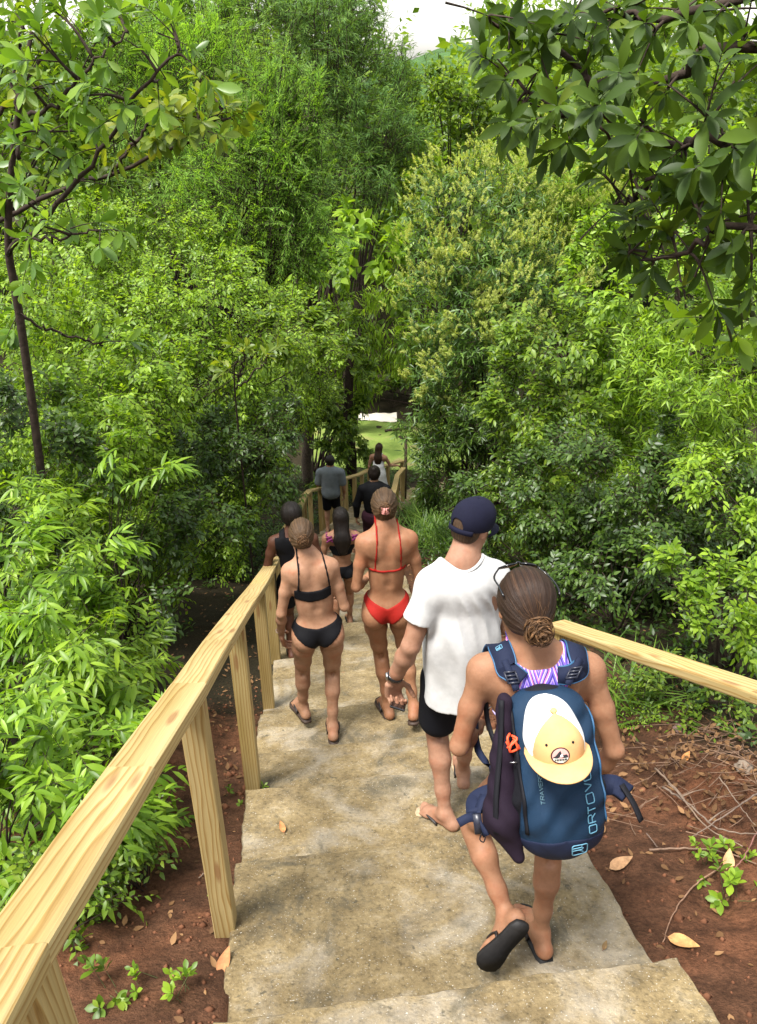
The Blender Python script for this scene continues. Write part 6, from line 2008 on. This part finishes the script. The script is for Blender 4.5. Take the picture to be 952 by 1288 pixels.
# the tree with leaf rosettes on the left
d_ = 5.2
tb = at(15, 560, 5.4); tb[2] = ground(tb[0], tb[1])
rz_ = [(40, 40, 5), (85, 75, 5.2), (130, 40, 4.9), (175, 60, 5), (215, 30, 5.1), (235, 75, 5), (60, 110, 5.3), (110, 120, 4.8), (20, 100, 5), (150, 20, 5.4), (70, 15, 5.2), (20, 30, 5.6), (200, 100, 5.3),
       (160, 150, 4.9), (120, 180, 5.3), (60, 190, 5), (25, 170, 5.5), (20, 250, 5.1), (55, 285, 4.9), (90, 250, 5.3), (130, 290, 5.0), (40, 330, 5.2), (110, 225, 5.5),
       (130, 430, 5.6), (20, 400, 5.4), (95, 165, 5.6)]
branch_tree('rosette_tree', 'dark-branched tree with rosettes of broad leaves at the upper left edge', 'tree', tb[:2],
            [tb - A(0, 0, .1), at(28, 420, 5.35), at(10, 300, 5.3), at(22, 150, 5.2), at(40, 40, 5.2)],
            [([at(10, 320, 5.3), at(60, 270, 5.2), at(120, 200, 5.1), at(180, 110, 5.0), at(225, 60, 5.0)], .018, .007), ([at(22, 150, 5.2), at(70, 130, 5.1), at(120, 80, 5.1), at(160, 40, 5.2)], .014, .006),
             ([at(12, 300, 5.3), at(60, 300, 5.1), at(120, 290, 5.0)], .012, .006), ([at(25, 400, 5.35), at(80, 420, 5.5), at(130, 435, 5.6)], .011, .006), ([at(24, 200, 5.2), at(18, 110, 5.3), at(30, 20, 5.4)], .013, .006)],
            [at(*q) for q in rz_], 'big', 61, LF_ROS, .15, 9, tr=(.034, .028, .024, .017, .011), L=.22)
ro = [(270, 150, 6.1), (285, 130, 6.2), (255, 165, 6.0), (230, 150, 6.1), (210, 175, 6.), (245, 135, 6.2), (295, 150, 6.2), (190, 150, 6), (225, 185, 5.9), (170, 185, 6.1), (180, 130, 6.2), (265, 120, 6.3), (150, 165, 5.9), (205, 140, 5.9)]
tb = at(-60, 600, 6.3); tb[2] = ground(tb[0], tb[1])
branch_tree('rosette_tree', 'olive yellow leaf rosettes on a long bare branch crossing the upper left', 'tree', tb[:2], [tb - A(0, 0, .1), at(-55, 430, 6.3), at(-40, 320, 6.2), at(-45, 180, 6.2)],
            [([at(-40, 300, 6.2), at(60, 245, 6.2), at(140, 220, 6.1), at(210, 190, 6.1), at(262, 160, 6.1), at(285, 135, 6.2)], .02, .007), ([at(140, 220, 6.1), at(180, 165, 6.1), at(200, 140, 6.1)], .015, .007), ([at(-44, 200, 6.2), at(20, 120, 6.3), at(60, 60, 6.4)], .02, .01)],
            [at(*q) for q in ro] + [at(60, 60, 6.4), at(30, 90, 6.3)], 'big', 62, LF_OLIVE, .16, 9, tr=(.09, .07, .06, .03), L=.22)
# small rosettes in the left thicket
tb = at(300, 520, 7.6); tb[2] = ground(tb[0], tb[1])
branch_tree('sapling', 'thin sapling with a few star-shaped leaf rosettes in the left thicket', 'tree', tb[:2], [tb, at(296, 500, 7.4), at(300, 450, 7.2)], [([at(298, 480, 7.3), at(305, 460, 7.2), at(308, 445, 7.1)], .012, .006), ([at(297, 490, 7.4), at(330, 460, 7.3), at(336, 448, 7.2)], .01, .005)],
            [at(305, 442, 7.1), at(338, 445, 7.2), at(285, 465, 7.2)], 'big', 63, LF_OLIVE, .17, 8, tr=(.011, .009, .006), L=.15)

# the near tree whose big leaves hang in from the top right; its trunk stands outside the frame
tb = A(2.75, 2.6, 0); tb[2] = ground(tb[0], tb[1])
tuf = [(622, 20, 3.3), (640, 25, 3.4), (635, 95, 3.1), (660, 70, 3.3), (690, 40, 3.2), (650, 130, 3.3), (640, 165, 3.2), (675, 150, 3.0), (700, 110, 3.1), (715, 175, 3.0), (690, 190, 3.3), (735, 70, 3.2),
       (745, 130, 2.9), (770, 180, 3.1), (760, 30, 3.3), (790, 90, 3.0), (805, 150, 2.8), (820, 40, 3.1), (840, 110, 2.9), (850, 190, 2.8), (830, 220, 3.0), (880, 60, 2.9), (890, 140, 2.7), (910, 210, 2.7), (925, 100, 2.8), (940, 40, 2.9),
       (870, 250, 2.8), (900, 280, 2.7), (930, 300, 2.6), (860, 320, 2.9), (820, 335, 3.0), (790, 320, 3.1), (845, 290, 2.9), (940, 250, 2.7), (880, 330, 2.8), (760, 220, 3.2), (775, 255, 3.2), (800, 270, 3.1), (720, 20, 3.4), (925, 180, 2.6), (945, 340, 2.6), (905, 15, 3.0), (860, 15, 3.2), (780, 10, 3.3)]
branch_tree('large_leaved_tree', 'near tree reaching in from the top right corner with large dark leathery leaves', 'tree', tb[:2],
            [tb - A(0, 0, .1), A(2.7, 2.6, .2), A(2.62, 2.62, 1.3), A(2.5, 2.7, 2.6), A(2.4, 2.8, 3.6)],
            [([A(2.6, 2.62, 1.35), at(940, 180, 2.75), at(860, 185, 2.9), at(780, 170, 3.0), at(700, 140, 3.15), at(650, 100, 3.25)], .020, .006),
             ([A(2.55, 2.66, 1.9), at(940, 60, 2.9), at(860, 95, 3.0), at(760, 110, 3.15), at(700, 60, 3.3), at(640, 32, 3.35), at(615, 20, 3.3)], .020, .005),
             ([A(2.62, 2.62, 1.0), at(950, 290, 2.65), at(890, 300, 2.75), at(830, 325, 2.95), at(795, 315, 3.05)], .015, .005),
             ([at(860, 185, 2.9), at(810, 240, 3.05), at(770, 260, 3.2)], .010, .005), ([A(2.5, 2.7, 2.4), at(880, 10, 3.1), at(800, 20, 3.25), at(730, 15, 3.4)], .017, .006)],
            [at(*q) for q in tuf], 'big', 64, LF_GLOSS, .128, 9, tr=(.13, .11, .10, .08, .06), bark=BARK_D, L=.2, aim=.05, extra=2, tpl=leaf_tpl('obov', .33, 6, .28, .3), lr=.012)
t2 = [(905, 400, 3.3), (930, 385, 3.2), (945, 410, 3.2), (920, 430, 3.3)]
tb = A(2.9, 3.3, 0); tb[2] = ground(tb[0], tb[1])
branch_tree('sapling', 'bright green twig with oval leaves at the right edge under the dark leaves', 'tree', tb[:2], [tb, A(2.6, 3.3, .1), at(985, 420, 3.2)], [([at(985, 420, 3.2), at(950, 400, 3.2), at(905, 400, 3.3)], .012, .005)], [at(*q) for q in t2], 'big', 65, LF_FRESH, .13, 8, tr=(.03, .022, .012), bark=TWIG, L=.16)

# ---- a young palm with pale fronds in the middle distance
pb = at(372, 300, 20.5); pr_ = empty('palm', (pb[0], pb[1], float(ground(pb[0], pb[1])))); tag(pr_, 'young palm with pale arching fronds below the feathery tree', 'palm')
off = A(*pr_.location); top = pb - off
trunk_obj('trunk', [(0, 0, -.1), (.05, 0, top[2] * .5), top], [.16, .12, .09], BARK, pr_)
rg = np.random.default_rng(9)
for k in range(9):
    a = k * 2.4; lv = Leaves(); e = rg.uniform(.3, 1.2)
    d = A(cos(a) * cos(e), sin(a) * cos(e), sin(e)); t = np.linspace(0, 1, 26)
    P = top + d * 1.9 * t[:, None] + A(0, 0, -1) * (.9 * t ** 2)[:, None]
    Tn = nrm(np.gradient(P, axis=0)); sd_ = nrm(np.cross(Tn, UP)); L_ = .55 * np.sin(pi * np.clip(t * .85 + .12, 0, 1)) + .05
    for q in (-1, 1): lv.add(P, Tn * .6 + sd_ * q * .9 - UP * .25, UP[None] + 0 * P, L_, leaf_tpl('lance', .09, 2, .1, .3))
    m = MB(); m.tube(P, np.linspace(.02, .005, 26), 5)
    fo_ = lv.build('frond', LF_FEATH, pr_); m.build('frond_stalk', TWIG, fo_, True)

# ---- undergrowth nobody could count, and the wood behind everything
rg = np.random.default_rng(77)
lv = Leaves()
N = 11000
yy = rg.uniform(2.6, 24, N); sidez = rg.random(N) < .5
xx = np.where(sidez, pathL(yy) - .35 - np.abs(rg.normal(0, 1.5, N)) * (1 + yy * .12) - np.where(yy < 6, .35, 0), pathR(yy) + .35 + np.where(yy < 5.5, 1.0, .1) + np.abs(rg.normal(0, 1.5, N)) * (1 + yy * .12))
keep = rg.random(N) < np.where(sidez & (yy < 9.5) & (xx > pathL(yy) - 2.2), .06, np.clip(.25 + yy / 14, 0, 1))
xx, yy = xx[keep], yy[keep]
B = np.stack([xx, yy, ground(xx, yy)], 1)
spray_leaves(lv, None, rg, B, rg.normal(0, .5, B.shape) + UP * 1.0, rg.uniform(.12, .4, len(B)), 8, .08, leaf_tpl('ovate', .45, 3, .25, .2), 'spiral', .2, 1.1, .2, 0)
tag(lv.build('undergrowth', LF_DARK), 'low undergrowth covering the slope on both sides of the path', 'undergrowth', kind='stuff')
lv = Leaves()
for k in range(150):
    a = rg.uniform(-1.0, 1.0); d = rg.uniform(40, 75)
    x_ = d * math.tan(a * .75); z0 = float(gz(d)); hh = rg.uniform(10, 15) + (d - 40) * .12
    if abs(x_ / d - (.06)) < .07: hh = rg.uniform(7, 9.5)
    c = A(x_, d, z0 + hh * .55); n = 130
    q, dd = lobe_pts(rg, c, A(3.6, 3.0, hh * .5), n, .6, .4)
    spray_leaves(lv, None, rg, q, dd + UP * .3 + rg.normal(0, .4, dd.shape), 1.5, 7, .75, leaf_tpl('ovate', .6, 2, .2, .1), 'spiral', .2, 1.0, .2, 0)
tag(lv.build('far_wood', LF_MID), 'far wood closing the view behind the trees', 'wood', kind='stuff')
# ------------------------------------------------------------------ lawn, sand, litter, small things
lx = np.linspace(-2.6, 4.2, 60); ly = np.linspace(24.2, 29.6, 30)
a, b = np.meshgrid(lx, ly, indexing='ij')
s = NT('lawn_grass'); c = s.coord(); n = s.noise(c, .9, 5, .6); f = s.noise(c, 40, 3, .6)
col = s.ramp(n, [(.35, (.11, .17, .03)), (.55, (.18, .24, .05)), (.68, (.26, .20, .10))]); col = s.mix(.5, col, s.ramp(f, [(.3, .7), (.7, 1.2)]), 'MULTIPLY'); s.bump(f, .6, .03); s.set(col, .9, .2)
k = (np.arange(59)[:, None] * 30 + np.arange(29)[None, :]).ravel()
Q = np.stack([k, k + 30, k + 31, k + 1], 1)
zz = ground(a, b) + .03
tag(mesh_obj('lawn', np.stack([a, b, zz], -1).reshape(-1, 3), Q, s.m, None, True), 'sunlit mown lawn below the steps', 'lawn', kind='structure')
ly = np.linspace(29.5, 30.7, 20); a, b = np.meshgrid(np.linspace(-.9, .75, 60), ly, indexing='ij')
k = (np.arange(59)[:, None] * 20 + np.arange(19)[None, :]).ravel(); Q = np.stack([k, k + 20, k + 21, k + 1], 1)
tag(mesh_obj('sand', np.stack([a, b, ground(a, b) + .05], -1).reshape(-1, 3), Q, m_plain('pale_sand', (.72, .66, .55), .9, .2, .12, 3), None, True), 'pale sand beyond the lawn', 'sand', kind='structure')

LF_LIT = m_leaf('litter_leaf', (.06, .034, .02), (.12, .068, .038), (.20, .12, .07), .05, .75, .2)
rg = np.random.default_rng(21)
DRYT = leaf_tpl('ovate', .5, 4, .35, -.25)


def litter(name, label, P, L, mat, tilt=.35):
    lv = Leaves(); n = len(P); a = rg.uniform(0, 2 * pi, n)
    D = np.stack([np.cos(a), np.sin(a), rg.normal(0, tilt, n)], 1); N = UP + rg.normal(0, tilt, (n, 3))
    lv.add(P, D, N, L, DRYT); return tag(lv.build(name, mat), label, 'leaf litter', kind='stuff')


n = 650
x_ = 1.85 + rg.normal(0, .36, n); y_ = 3.15 + rg.normal(0, .36, n)
litter('leaf_litter', 'heap of small brown dry leaves on the right of the steps', np.stack([x_, y_, ground(x_, y_) + rg.uniform(.0, .05, n)], 1), rg.uniform(.02, .05, n), LF_LIT)
n = 2600
y_ = rg.uniform(1.0, 18, n) ** 1.0; sd_ = rg.random(n) < .55
x_ = np.where(sd_, pathL(y_) - .05 - rg.exponential(.7, n), pathR(y_) + .1 + rg.exponential(.9, n))
litter('leaf_litter', 'scattered dry leaf bits on the bare soil along both edges of the path', np.stack([x_, y_, ground(x_, y_) + .006], 1), rg.uniform(.012, .05, n), LF_LIT, .2)
# soil crumbs
m = MB(); n = 1500
y_ = rg.uniform(.9, 5, n); sd_ = rg.random(n) < .5
x_ = np.where(sd_, pathL(y_) - .03 - rg.exponential(.35, n), pathR(y_) + .05 + rg.exponential(.5, n))
ico = np.array([(1, 0, 0), (-1, 0, 0), (0, 1, 0), (0, -1, 0), (0, 0, 1), (0, 0, -1)], float); fi = np.array([(0, 2, 4), (2, 1, 4), (1, 3, 4), (3, 0, 4), (2, 0, 5), (1, 2, 5), (3, 1, 5), (0, 3, 5)])
r = rg.exponential(.006, n) + .002
V = np.stack([x_, y_, ground(x_, y_) + r * .2], 1)[:, None, :] + ico[None] * r[:, None, None] * rg.uniform(.6, 1.3, (n, 6, 1))
m.add(V.reshape(-1, 3), [(fi[None] + (np.arange(n) * 6)[:, None, None]).reshape(-1, 3)])
tag(m.build('soil_crumbs', m_plain('crumb', (.15, .065, .035), .95, .1, .5, 8)), 'crumbs of red earth and grit beside the steps', 'soil crumbs', kind='stuff')


def pix_ground(px, py, on_path=False):
    q = 1.0
    lo_, hi_ = .4, 40
    for _ in range(50):
        md_ = (lo_ + hi_) / 2; p = at(px, py, md_); g = tread_z(p[0], p[1]) if on_path else float(ground(p[0], p[1]))
        if p[2] < g: hi_ = md_
        else: lo_ = md_
    p = at(px, py, lo_); p[2] = tread_z(p[0], p[1]) if on_path else float(ground(p[0], p[1])); return p


def fallen_leaf(px, py, L, az, label, col, on_path=False, curl=-.3, up=.25):
    p = pix_ground(px, py, on_path)
    o = empty('fallen_leaf', p + A(0, 0, .012)); tag(o, label, 'leaf')
    V, T, Qd = leaf_tpl('ovate', .5, 7, .45, curl)
    V = V * L; V[:, 0] -= L / 2; c, s_ = cos(az), sin(az)
    W = np.stack([V[:, 0] * c - V[:, 1] * s_, V[:, 0] * s_ + V[:, 1] * c, V[:, 2] + V[:, 0] * up * .3], 1)
    me = mesh_obj('blade', np.concatenate([W, W - A(0, 0, .0012)]), [T, T[:, ::-1] + len(W), Qd, Qd[:, ::-1] + len(W)], m_plain('dry_blade', col, .7, .25, .35, 40, .4, .002), o, True)
    m = MB(); b = W[0]; m.tube([b + A(c, s_, 0) * L * .95, b + A(c, s_, 0) * L * .4 + A(0, 0, .003), b, b - A(c, s_, 0) * L * .18 + A(0, 0, .004)], [.0006, .0012, .0016, .0014], 5); m.build('stalk', m_plain('dry_stalk', (.16, .08, .04), .8), o, True)


FLv = [(283, 1213, .095, 1.3, 'long orange-brown dry leaf on soil at the left edge of the nearest tread', (.34, .15, .06), 0), (780, 1090, .115, .3, 'large pale brown dry leaf lying on red soil right of the backpack', (.42, .24, .12), 0),
       (858, 1190, .115, -.6, 'torn orange-tan dry leaf on the soil beside the bottom right corner of the steps', (.46, .24, .09), 0), (355, 1043, .06, 2.0, 'small orange leaf on the concrete near the left edge', (.40, .17, .06), 1),
       (430, 849, .05, .2, 'curled red-brown leaf on the tread by the bare legs of the black bikini woman', (.28, .10, .04), 1), (915, 1086, .10, 1.2, 'tan dry leaf under the seedling at the right edge', (.45, .26, .13), 0),
       (862, 955, .075, .8, 'bright orange dead leaf among the low weeds on the right', (.5, .22, .07), 0), (898, 1132, .06, 2.4, 'small dull leaf on the soil below the seedling', (.32, .20, .11), 0), (760, 1192, .035, 1.0, 'tiny brown leaf on the concrete near the right edge of the tread', (.16, .10, .04), 1)]
for q in FLv: fallen_leaf(q[0], q[1], q[2], q[3], q[4], q[5], bool(q[6]))


def stick(pix, r0, r1, label, col=(.20, .13, .085), lift=.02, side=None, cat='stick'):
    P = [pix_ground(*q) + A(0, 0, lift + r0) for q in pix]; o_ = P[0].copy()
    root = empty('fallen_branch', o_); tag(root, label, cat)
    S_ = spline([p - o_ for p in P], 22); S_ += rg.normal(0, .002, S_.shape)
    m = MB(); m.tube(S_, np.linspace(r0 * .75, r1 * .6, 22), 7); m.build('stem', m_plain('stick_bark', col, .85, .2, .3, 40, .5, .002), root, True)
    if side:
        m = MB()
        for f, d in side:
            k = int(f * 21); m.tube(spline([S_[k], S_[k] + A(*d) * .5 + A(0, 0, .01), S_[k] + A(*d)], 8), np.linspace(r0 * .6, r0 * .2, 8), 5)
        m.build('side_twig', m_plain('twig_bark', col, .85, .2, .3, 40), root, True)


stick([(822, 975), (850, 1005), (885, 1050), (930, 1075)], .008, .004, 'pale bent stick lying along the edge of the dry leaf heap', (.22, .155, .11), .05, [(.4, (.12, .02, .03))])
stick([(832, 1000), (862, 1020), (900, 1052), (950, 1060)], .009, .004, 'forked grey stick across the front of the leaf heap', (.19, .14, .105), .05, [(.3, (-.06, .08, .03)), (.6, (.1, .05, .03))])
stick([(815, 1073), (860, 1071), (905, 1075), (950, 1090)], .007, .004, 'straight thin stick on the soil between the leaf heap and the seedling', (.20, .13, .09), .015)
stick([(905, 1094), (870, 1120), (845, 1155), (832, 1190)], .0055, .003, 'curved brown runner stem hanging down from the seedling', (.24, .14, .09), .02)
stick([(952, 1010), (920, 1030), (880, 1058), (866, 1066)], .007, .003, 'slanting stick leaning over the leaf heap at the right edge', (.18, .13, .10), .07)
stick([(900, 990), (925, 1025), (945, 1052)], .005, .003, 'short stick stuck crosswise in the leaf heap', (.25, .18, .13), .07)
stick([(813, 1055), (825, 1072)], .004, .003, 'short twig propped on the bare soil right of the backpack', (.18, .13, .10), .03)
stick([(952, 1050), (930, 1090), (908, 1115)], .005, .003, 'reddish twig behind the seedling at the right edge', (.22, .10, .08), .04)
stick([(250, 1106), (262, 1098), (275, 1085)], .004, .002, 'little pale twig on the soil behind the left handrail', (.3, .22, .16), .01)
m = MB()
for k in range(150):
    q = A(1.9 + rg.normal(0, .33), 3.1 + rg.normal(0, .33), 0); a = rg.uniform(0, 2 * pi); L = rg.uniform(.08, .3); e = q + A(cos(a), sin(a), 0) * L
    q[2] = ground(q[0], q[1]) + rg.uniform(.02, .07); e[2] = ground(e[0], e[1]) + rg.uniform(.02, .07)
    m.tube([q, (q + e) / 2 + rg.normal(0, .012, 3), e], [.0028, .0024, .0012], 4, False)
tag(m.build('dead_twigs', m_plain('dead_twig', (.19, .12, .08), .9, .1, .4, 30)), 'tangle of thin dead twigs in the dry leaf heap', 'twigs', kind='stuff')

# stones
import bmesh


def stone(px, py, r, label, col):
    p = pix_ground(px, py); bm = bmesh.new(); bmesh.ops.create_icosphere(bm, subdivisions=3, radius=r)
    for v in bm.verts:
        c = v.co / r; v.co *= 1 + .14 * sin(c.x * 5 + px) * sin(c.y * 4 + 2) + .1 * sin(c.z * 7 + c.x * 6)
        v.co.z *= .7
    me = bpy.data.meshes.new('stone'); bm.to_mesh(me); bm.free(); me.materials.append(m_plain('stone', col, .9, .2, .3, 30, .6, .01)); me.polygons.foreach_set('use_smooth', [True] * len(me.polygons))
    o = link(bpy.data.objects.new('stone', me)); o.location = tuple(p + A(0, 0, r * .3)); tag(o, label, 'stone')


stone(934, 968, .045, 'pale round stone among the leaves at the right edge', (.20, .155, .115))
stone(853, 918, .035, 'small pinkish stone in the low weeds under the short handrail', (.2, .13, .11))

# seedlings


def seedling(px, py, h, n, leaf, label, seed, mat=LF_FRESH):
    p = pix_ground(px, py); rg_ = np.random.default_rng(seed); root = empty('seedling', p); tag(root, label, 'seedling')
    lv = Leaves(); tw = MB(); B = np.repeat(A(0, 0, -.01)[None], n, 0) + rg_.normal(0, .03, (n, 3)) * A(1, 1, 0); D = rg_.normal(0, .55, (n, 3)) * A(1, 1, .3) + UP
    spray_leaves(lv, tw, rg_, B, D, h * rg_.uniform(.6, 1.1, n), 7, leaf, leaf_tpl('obov', .5, 5, .2, .2), 'whorl', .1, 1.25, .1, .002, .2)
    lv.build('leaves', mat, root); tw.build('stems', TWIG, root, True)


seedling(925, 1130, .16, 6, .062, 'fresh green seedling with oval leaves on the red soil at the right edge', 1)
seedling(893, 1092, .13, 5, .055, 'smaller seedling just above the oval-leaved one, next to the sticks', 2)
seedling(297, 1000, .09, 4, .035, 'tiny weed between the second handrail post and the concrete', 3, LF_MID)
seedling(140, 1245, .13, 5, .05, 'broad-leaved seedling at the bottom beside the nearest handrail post', 4, LF_MID)
seedling(190, 1240, .10, 4, .042, 'middle seedling of the row at the bottom left', 5)
seedling(222, 1262, .10, 4, .042, 'bright seedling at the bottom edge near the concrete', 6)
seedling(275, 1120, .06, 3, .03, 'tiny sprout at the foot of the nearest full handrail post', 7)
seedling(925, 1075, .12, 4, .05, 'pale sprig between the sticks at the right edge', 8)


def grass(px, py, n, L, label, seed):
    p = pix_ground(px, py); rg_ = np.random.default_rng(seed); lv = Leaves()
    B = rg_.normal(0, .12 * L / .4, (n, 3)) * A(1, 1, 0); a = rg_.uniform(0, 2 * pi, n)
    D = np.stack([np.cos(a) * .55, np.sin(a) * .55, 1 + 0 * a], 1) + rg_.normal(0, .2, (n, 3))
    lv.add(B, D, np.stack([np.cos(a), np.sin(a), .3 + 0 * a], 1) * -1 + UP * 1.2, L * rg_.uniform(.5, 1.2, n), leaf_tpl('strap', .035, 6, .1, .55))
    o = lv.build('grass_tuft', LF_GRASS); o.location = tuple(p); tag(o, label, 'grass', 'grass tufts beside the far right handrail' if px < 600 else None)


for i, (px, py) in enumerate([(525, 655), (545, 668), (520, 685), (540, 640), (562, 690)]):
    grass(px, py, 160, .6, ['long grass tuft right behind the far end post of the right handrail', 'yellowish grass tuft on the bank under the flowering tree', 'grass tuft at the path edge beside the red bikini woman',
                           'feathery grass tuft below the dark bush by the lawn', 'sparse grass tuft left of the navy cap'][i], i)
grass(795, 890, 120, .42, 'thin grass tuft beyond the backpack woman\'s right elbow', 11)
# green hills far away, seen only through the gap under the sky
hx = np.linspace(-260, 260, 90); hy = np.linspace(120, 330, 14); a, b = np.meshgrid(hx, hy, indexing='ij')
hz = gz(b) - 4 + np.sin(pi * (b - 120) / 210) * (19 + 3 * np.sin(a * .03) + 1.6 * np.sin(a * .11 + b * .05) + .8 * np.sin(a * .37 + 1))
k = (np.arange(89)[:, None] * 14 + np.arange(13)[None, :]).ravel(); Q = np.stack([k, k + 14, k + 15, k + 1], 1)
tag(mesh_obj('hills', np.stack([a, b, hz], -1).reshape(-1, 3), Q, m_plain('far_forest', (.05, .10, .03), .95, .1, .5, .35, 1.0, 1.5), None, True), 'wooded hills far beyond the trees', 'hills', kind='structure')
# a log on the lawn
p0 = at(484, 541, 28.2); root = empty('log', (p0[0], p0[1], float(ground(p0[0], p0[1])) + .08)); tag(root, 'dark log lying on the lawn far below', 'log')
trunk_obj('log_trunk', [(0, 0, 0), (.5, .1, .02), (1.1, .15, .05)], [.05, .045, .03], BARK_D, root); trunk_obj('log_branch', [(.6, .1, .03), (.8, .25, .2), (.9, .3, .35)], [.02, .016, .01], BARK_D, root)
# ------------------------------------------------------------------ light
w = bpy.data.worlds.new('World'); sc.world = w; w.use_nodes = True
nt = w.node_tree; bg = nt.nodes['Background']
sky = nt.nodes.new('ShaderNodeTexSky'); sky.sky_type = 'NISHITA'; sky.sun_disc = False
SUN_EL, SUN_AZ = radians(66), radians(-130)     # azimuth from +Y towards +X
sky.sun_elevation = SUN_EL; sky.sun_rotation = SUN_AZ
sky.air_density = 1.6; sky.dust_density = 1.5; sky.ozone_density = 1.0; sky.altitude = 0
hs_ = nt.nodes.new('ShaderNodeHueSaturation'); hs_.inputs['Saturation'].default_value = .22
nt.links.new(sky.outputs[0], hs_.inputs['Color']); nt.links.new(hs_.outputs[0], bg.inputs[0])
bg.inputs[1].default_value = .122
sd = bpy.data.lights.new('sun', 'SUN'); so = bpy.data.objects.new('sun', sd); COL.objects.link(so)
sd.energy = 2.9; sd.angle = radians(18); sd.color = (1, .96, .9)
from mathutils import Vector
dv = Vector((sin(SUN_AZ) * cos(SUN_EL), cos(SUN_AZ) * cos(SUN_EL), sin(SUN_EL)))
so.rotation_euler = dv.to_track_quat('Z', 'Y').to_euler(); so.location = tuple(dv * 60)
vs = sc.view_settings; vs.view_transform = 'Standard'; vs.look = 'None'; vs.gamma = 1; vs.use_curve_mapping = False
vs.exposure = 1.45
sc.cycles.use_denoising = True
sc.cycles.max_bounces = 8; sc.cycles.diffuse_bounces = 4; sc.cycles.glossy_bounces = 2; sc.cycles.transmission_bounces = 4; sc.cycles.transparent_max_bounces = 4
sc.cycles.sample_clamp_indirect = 6
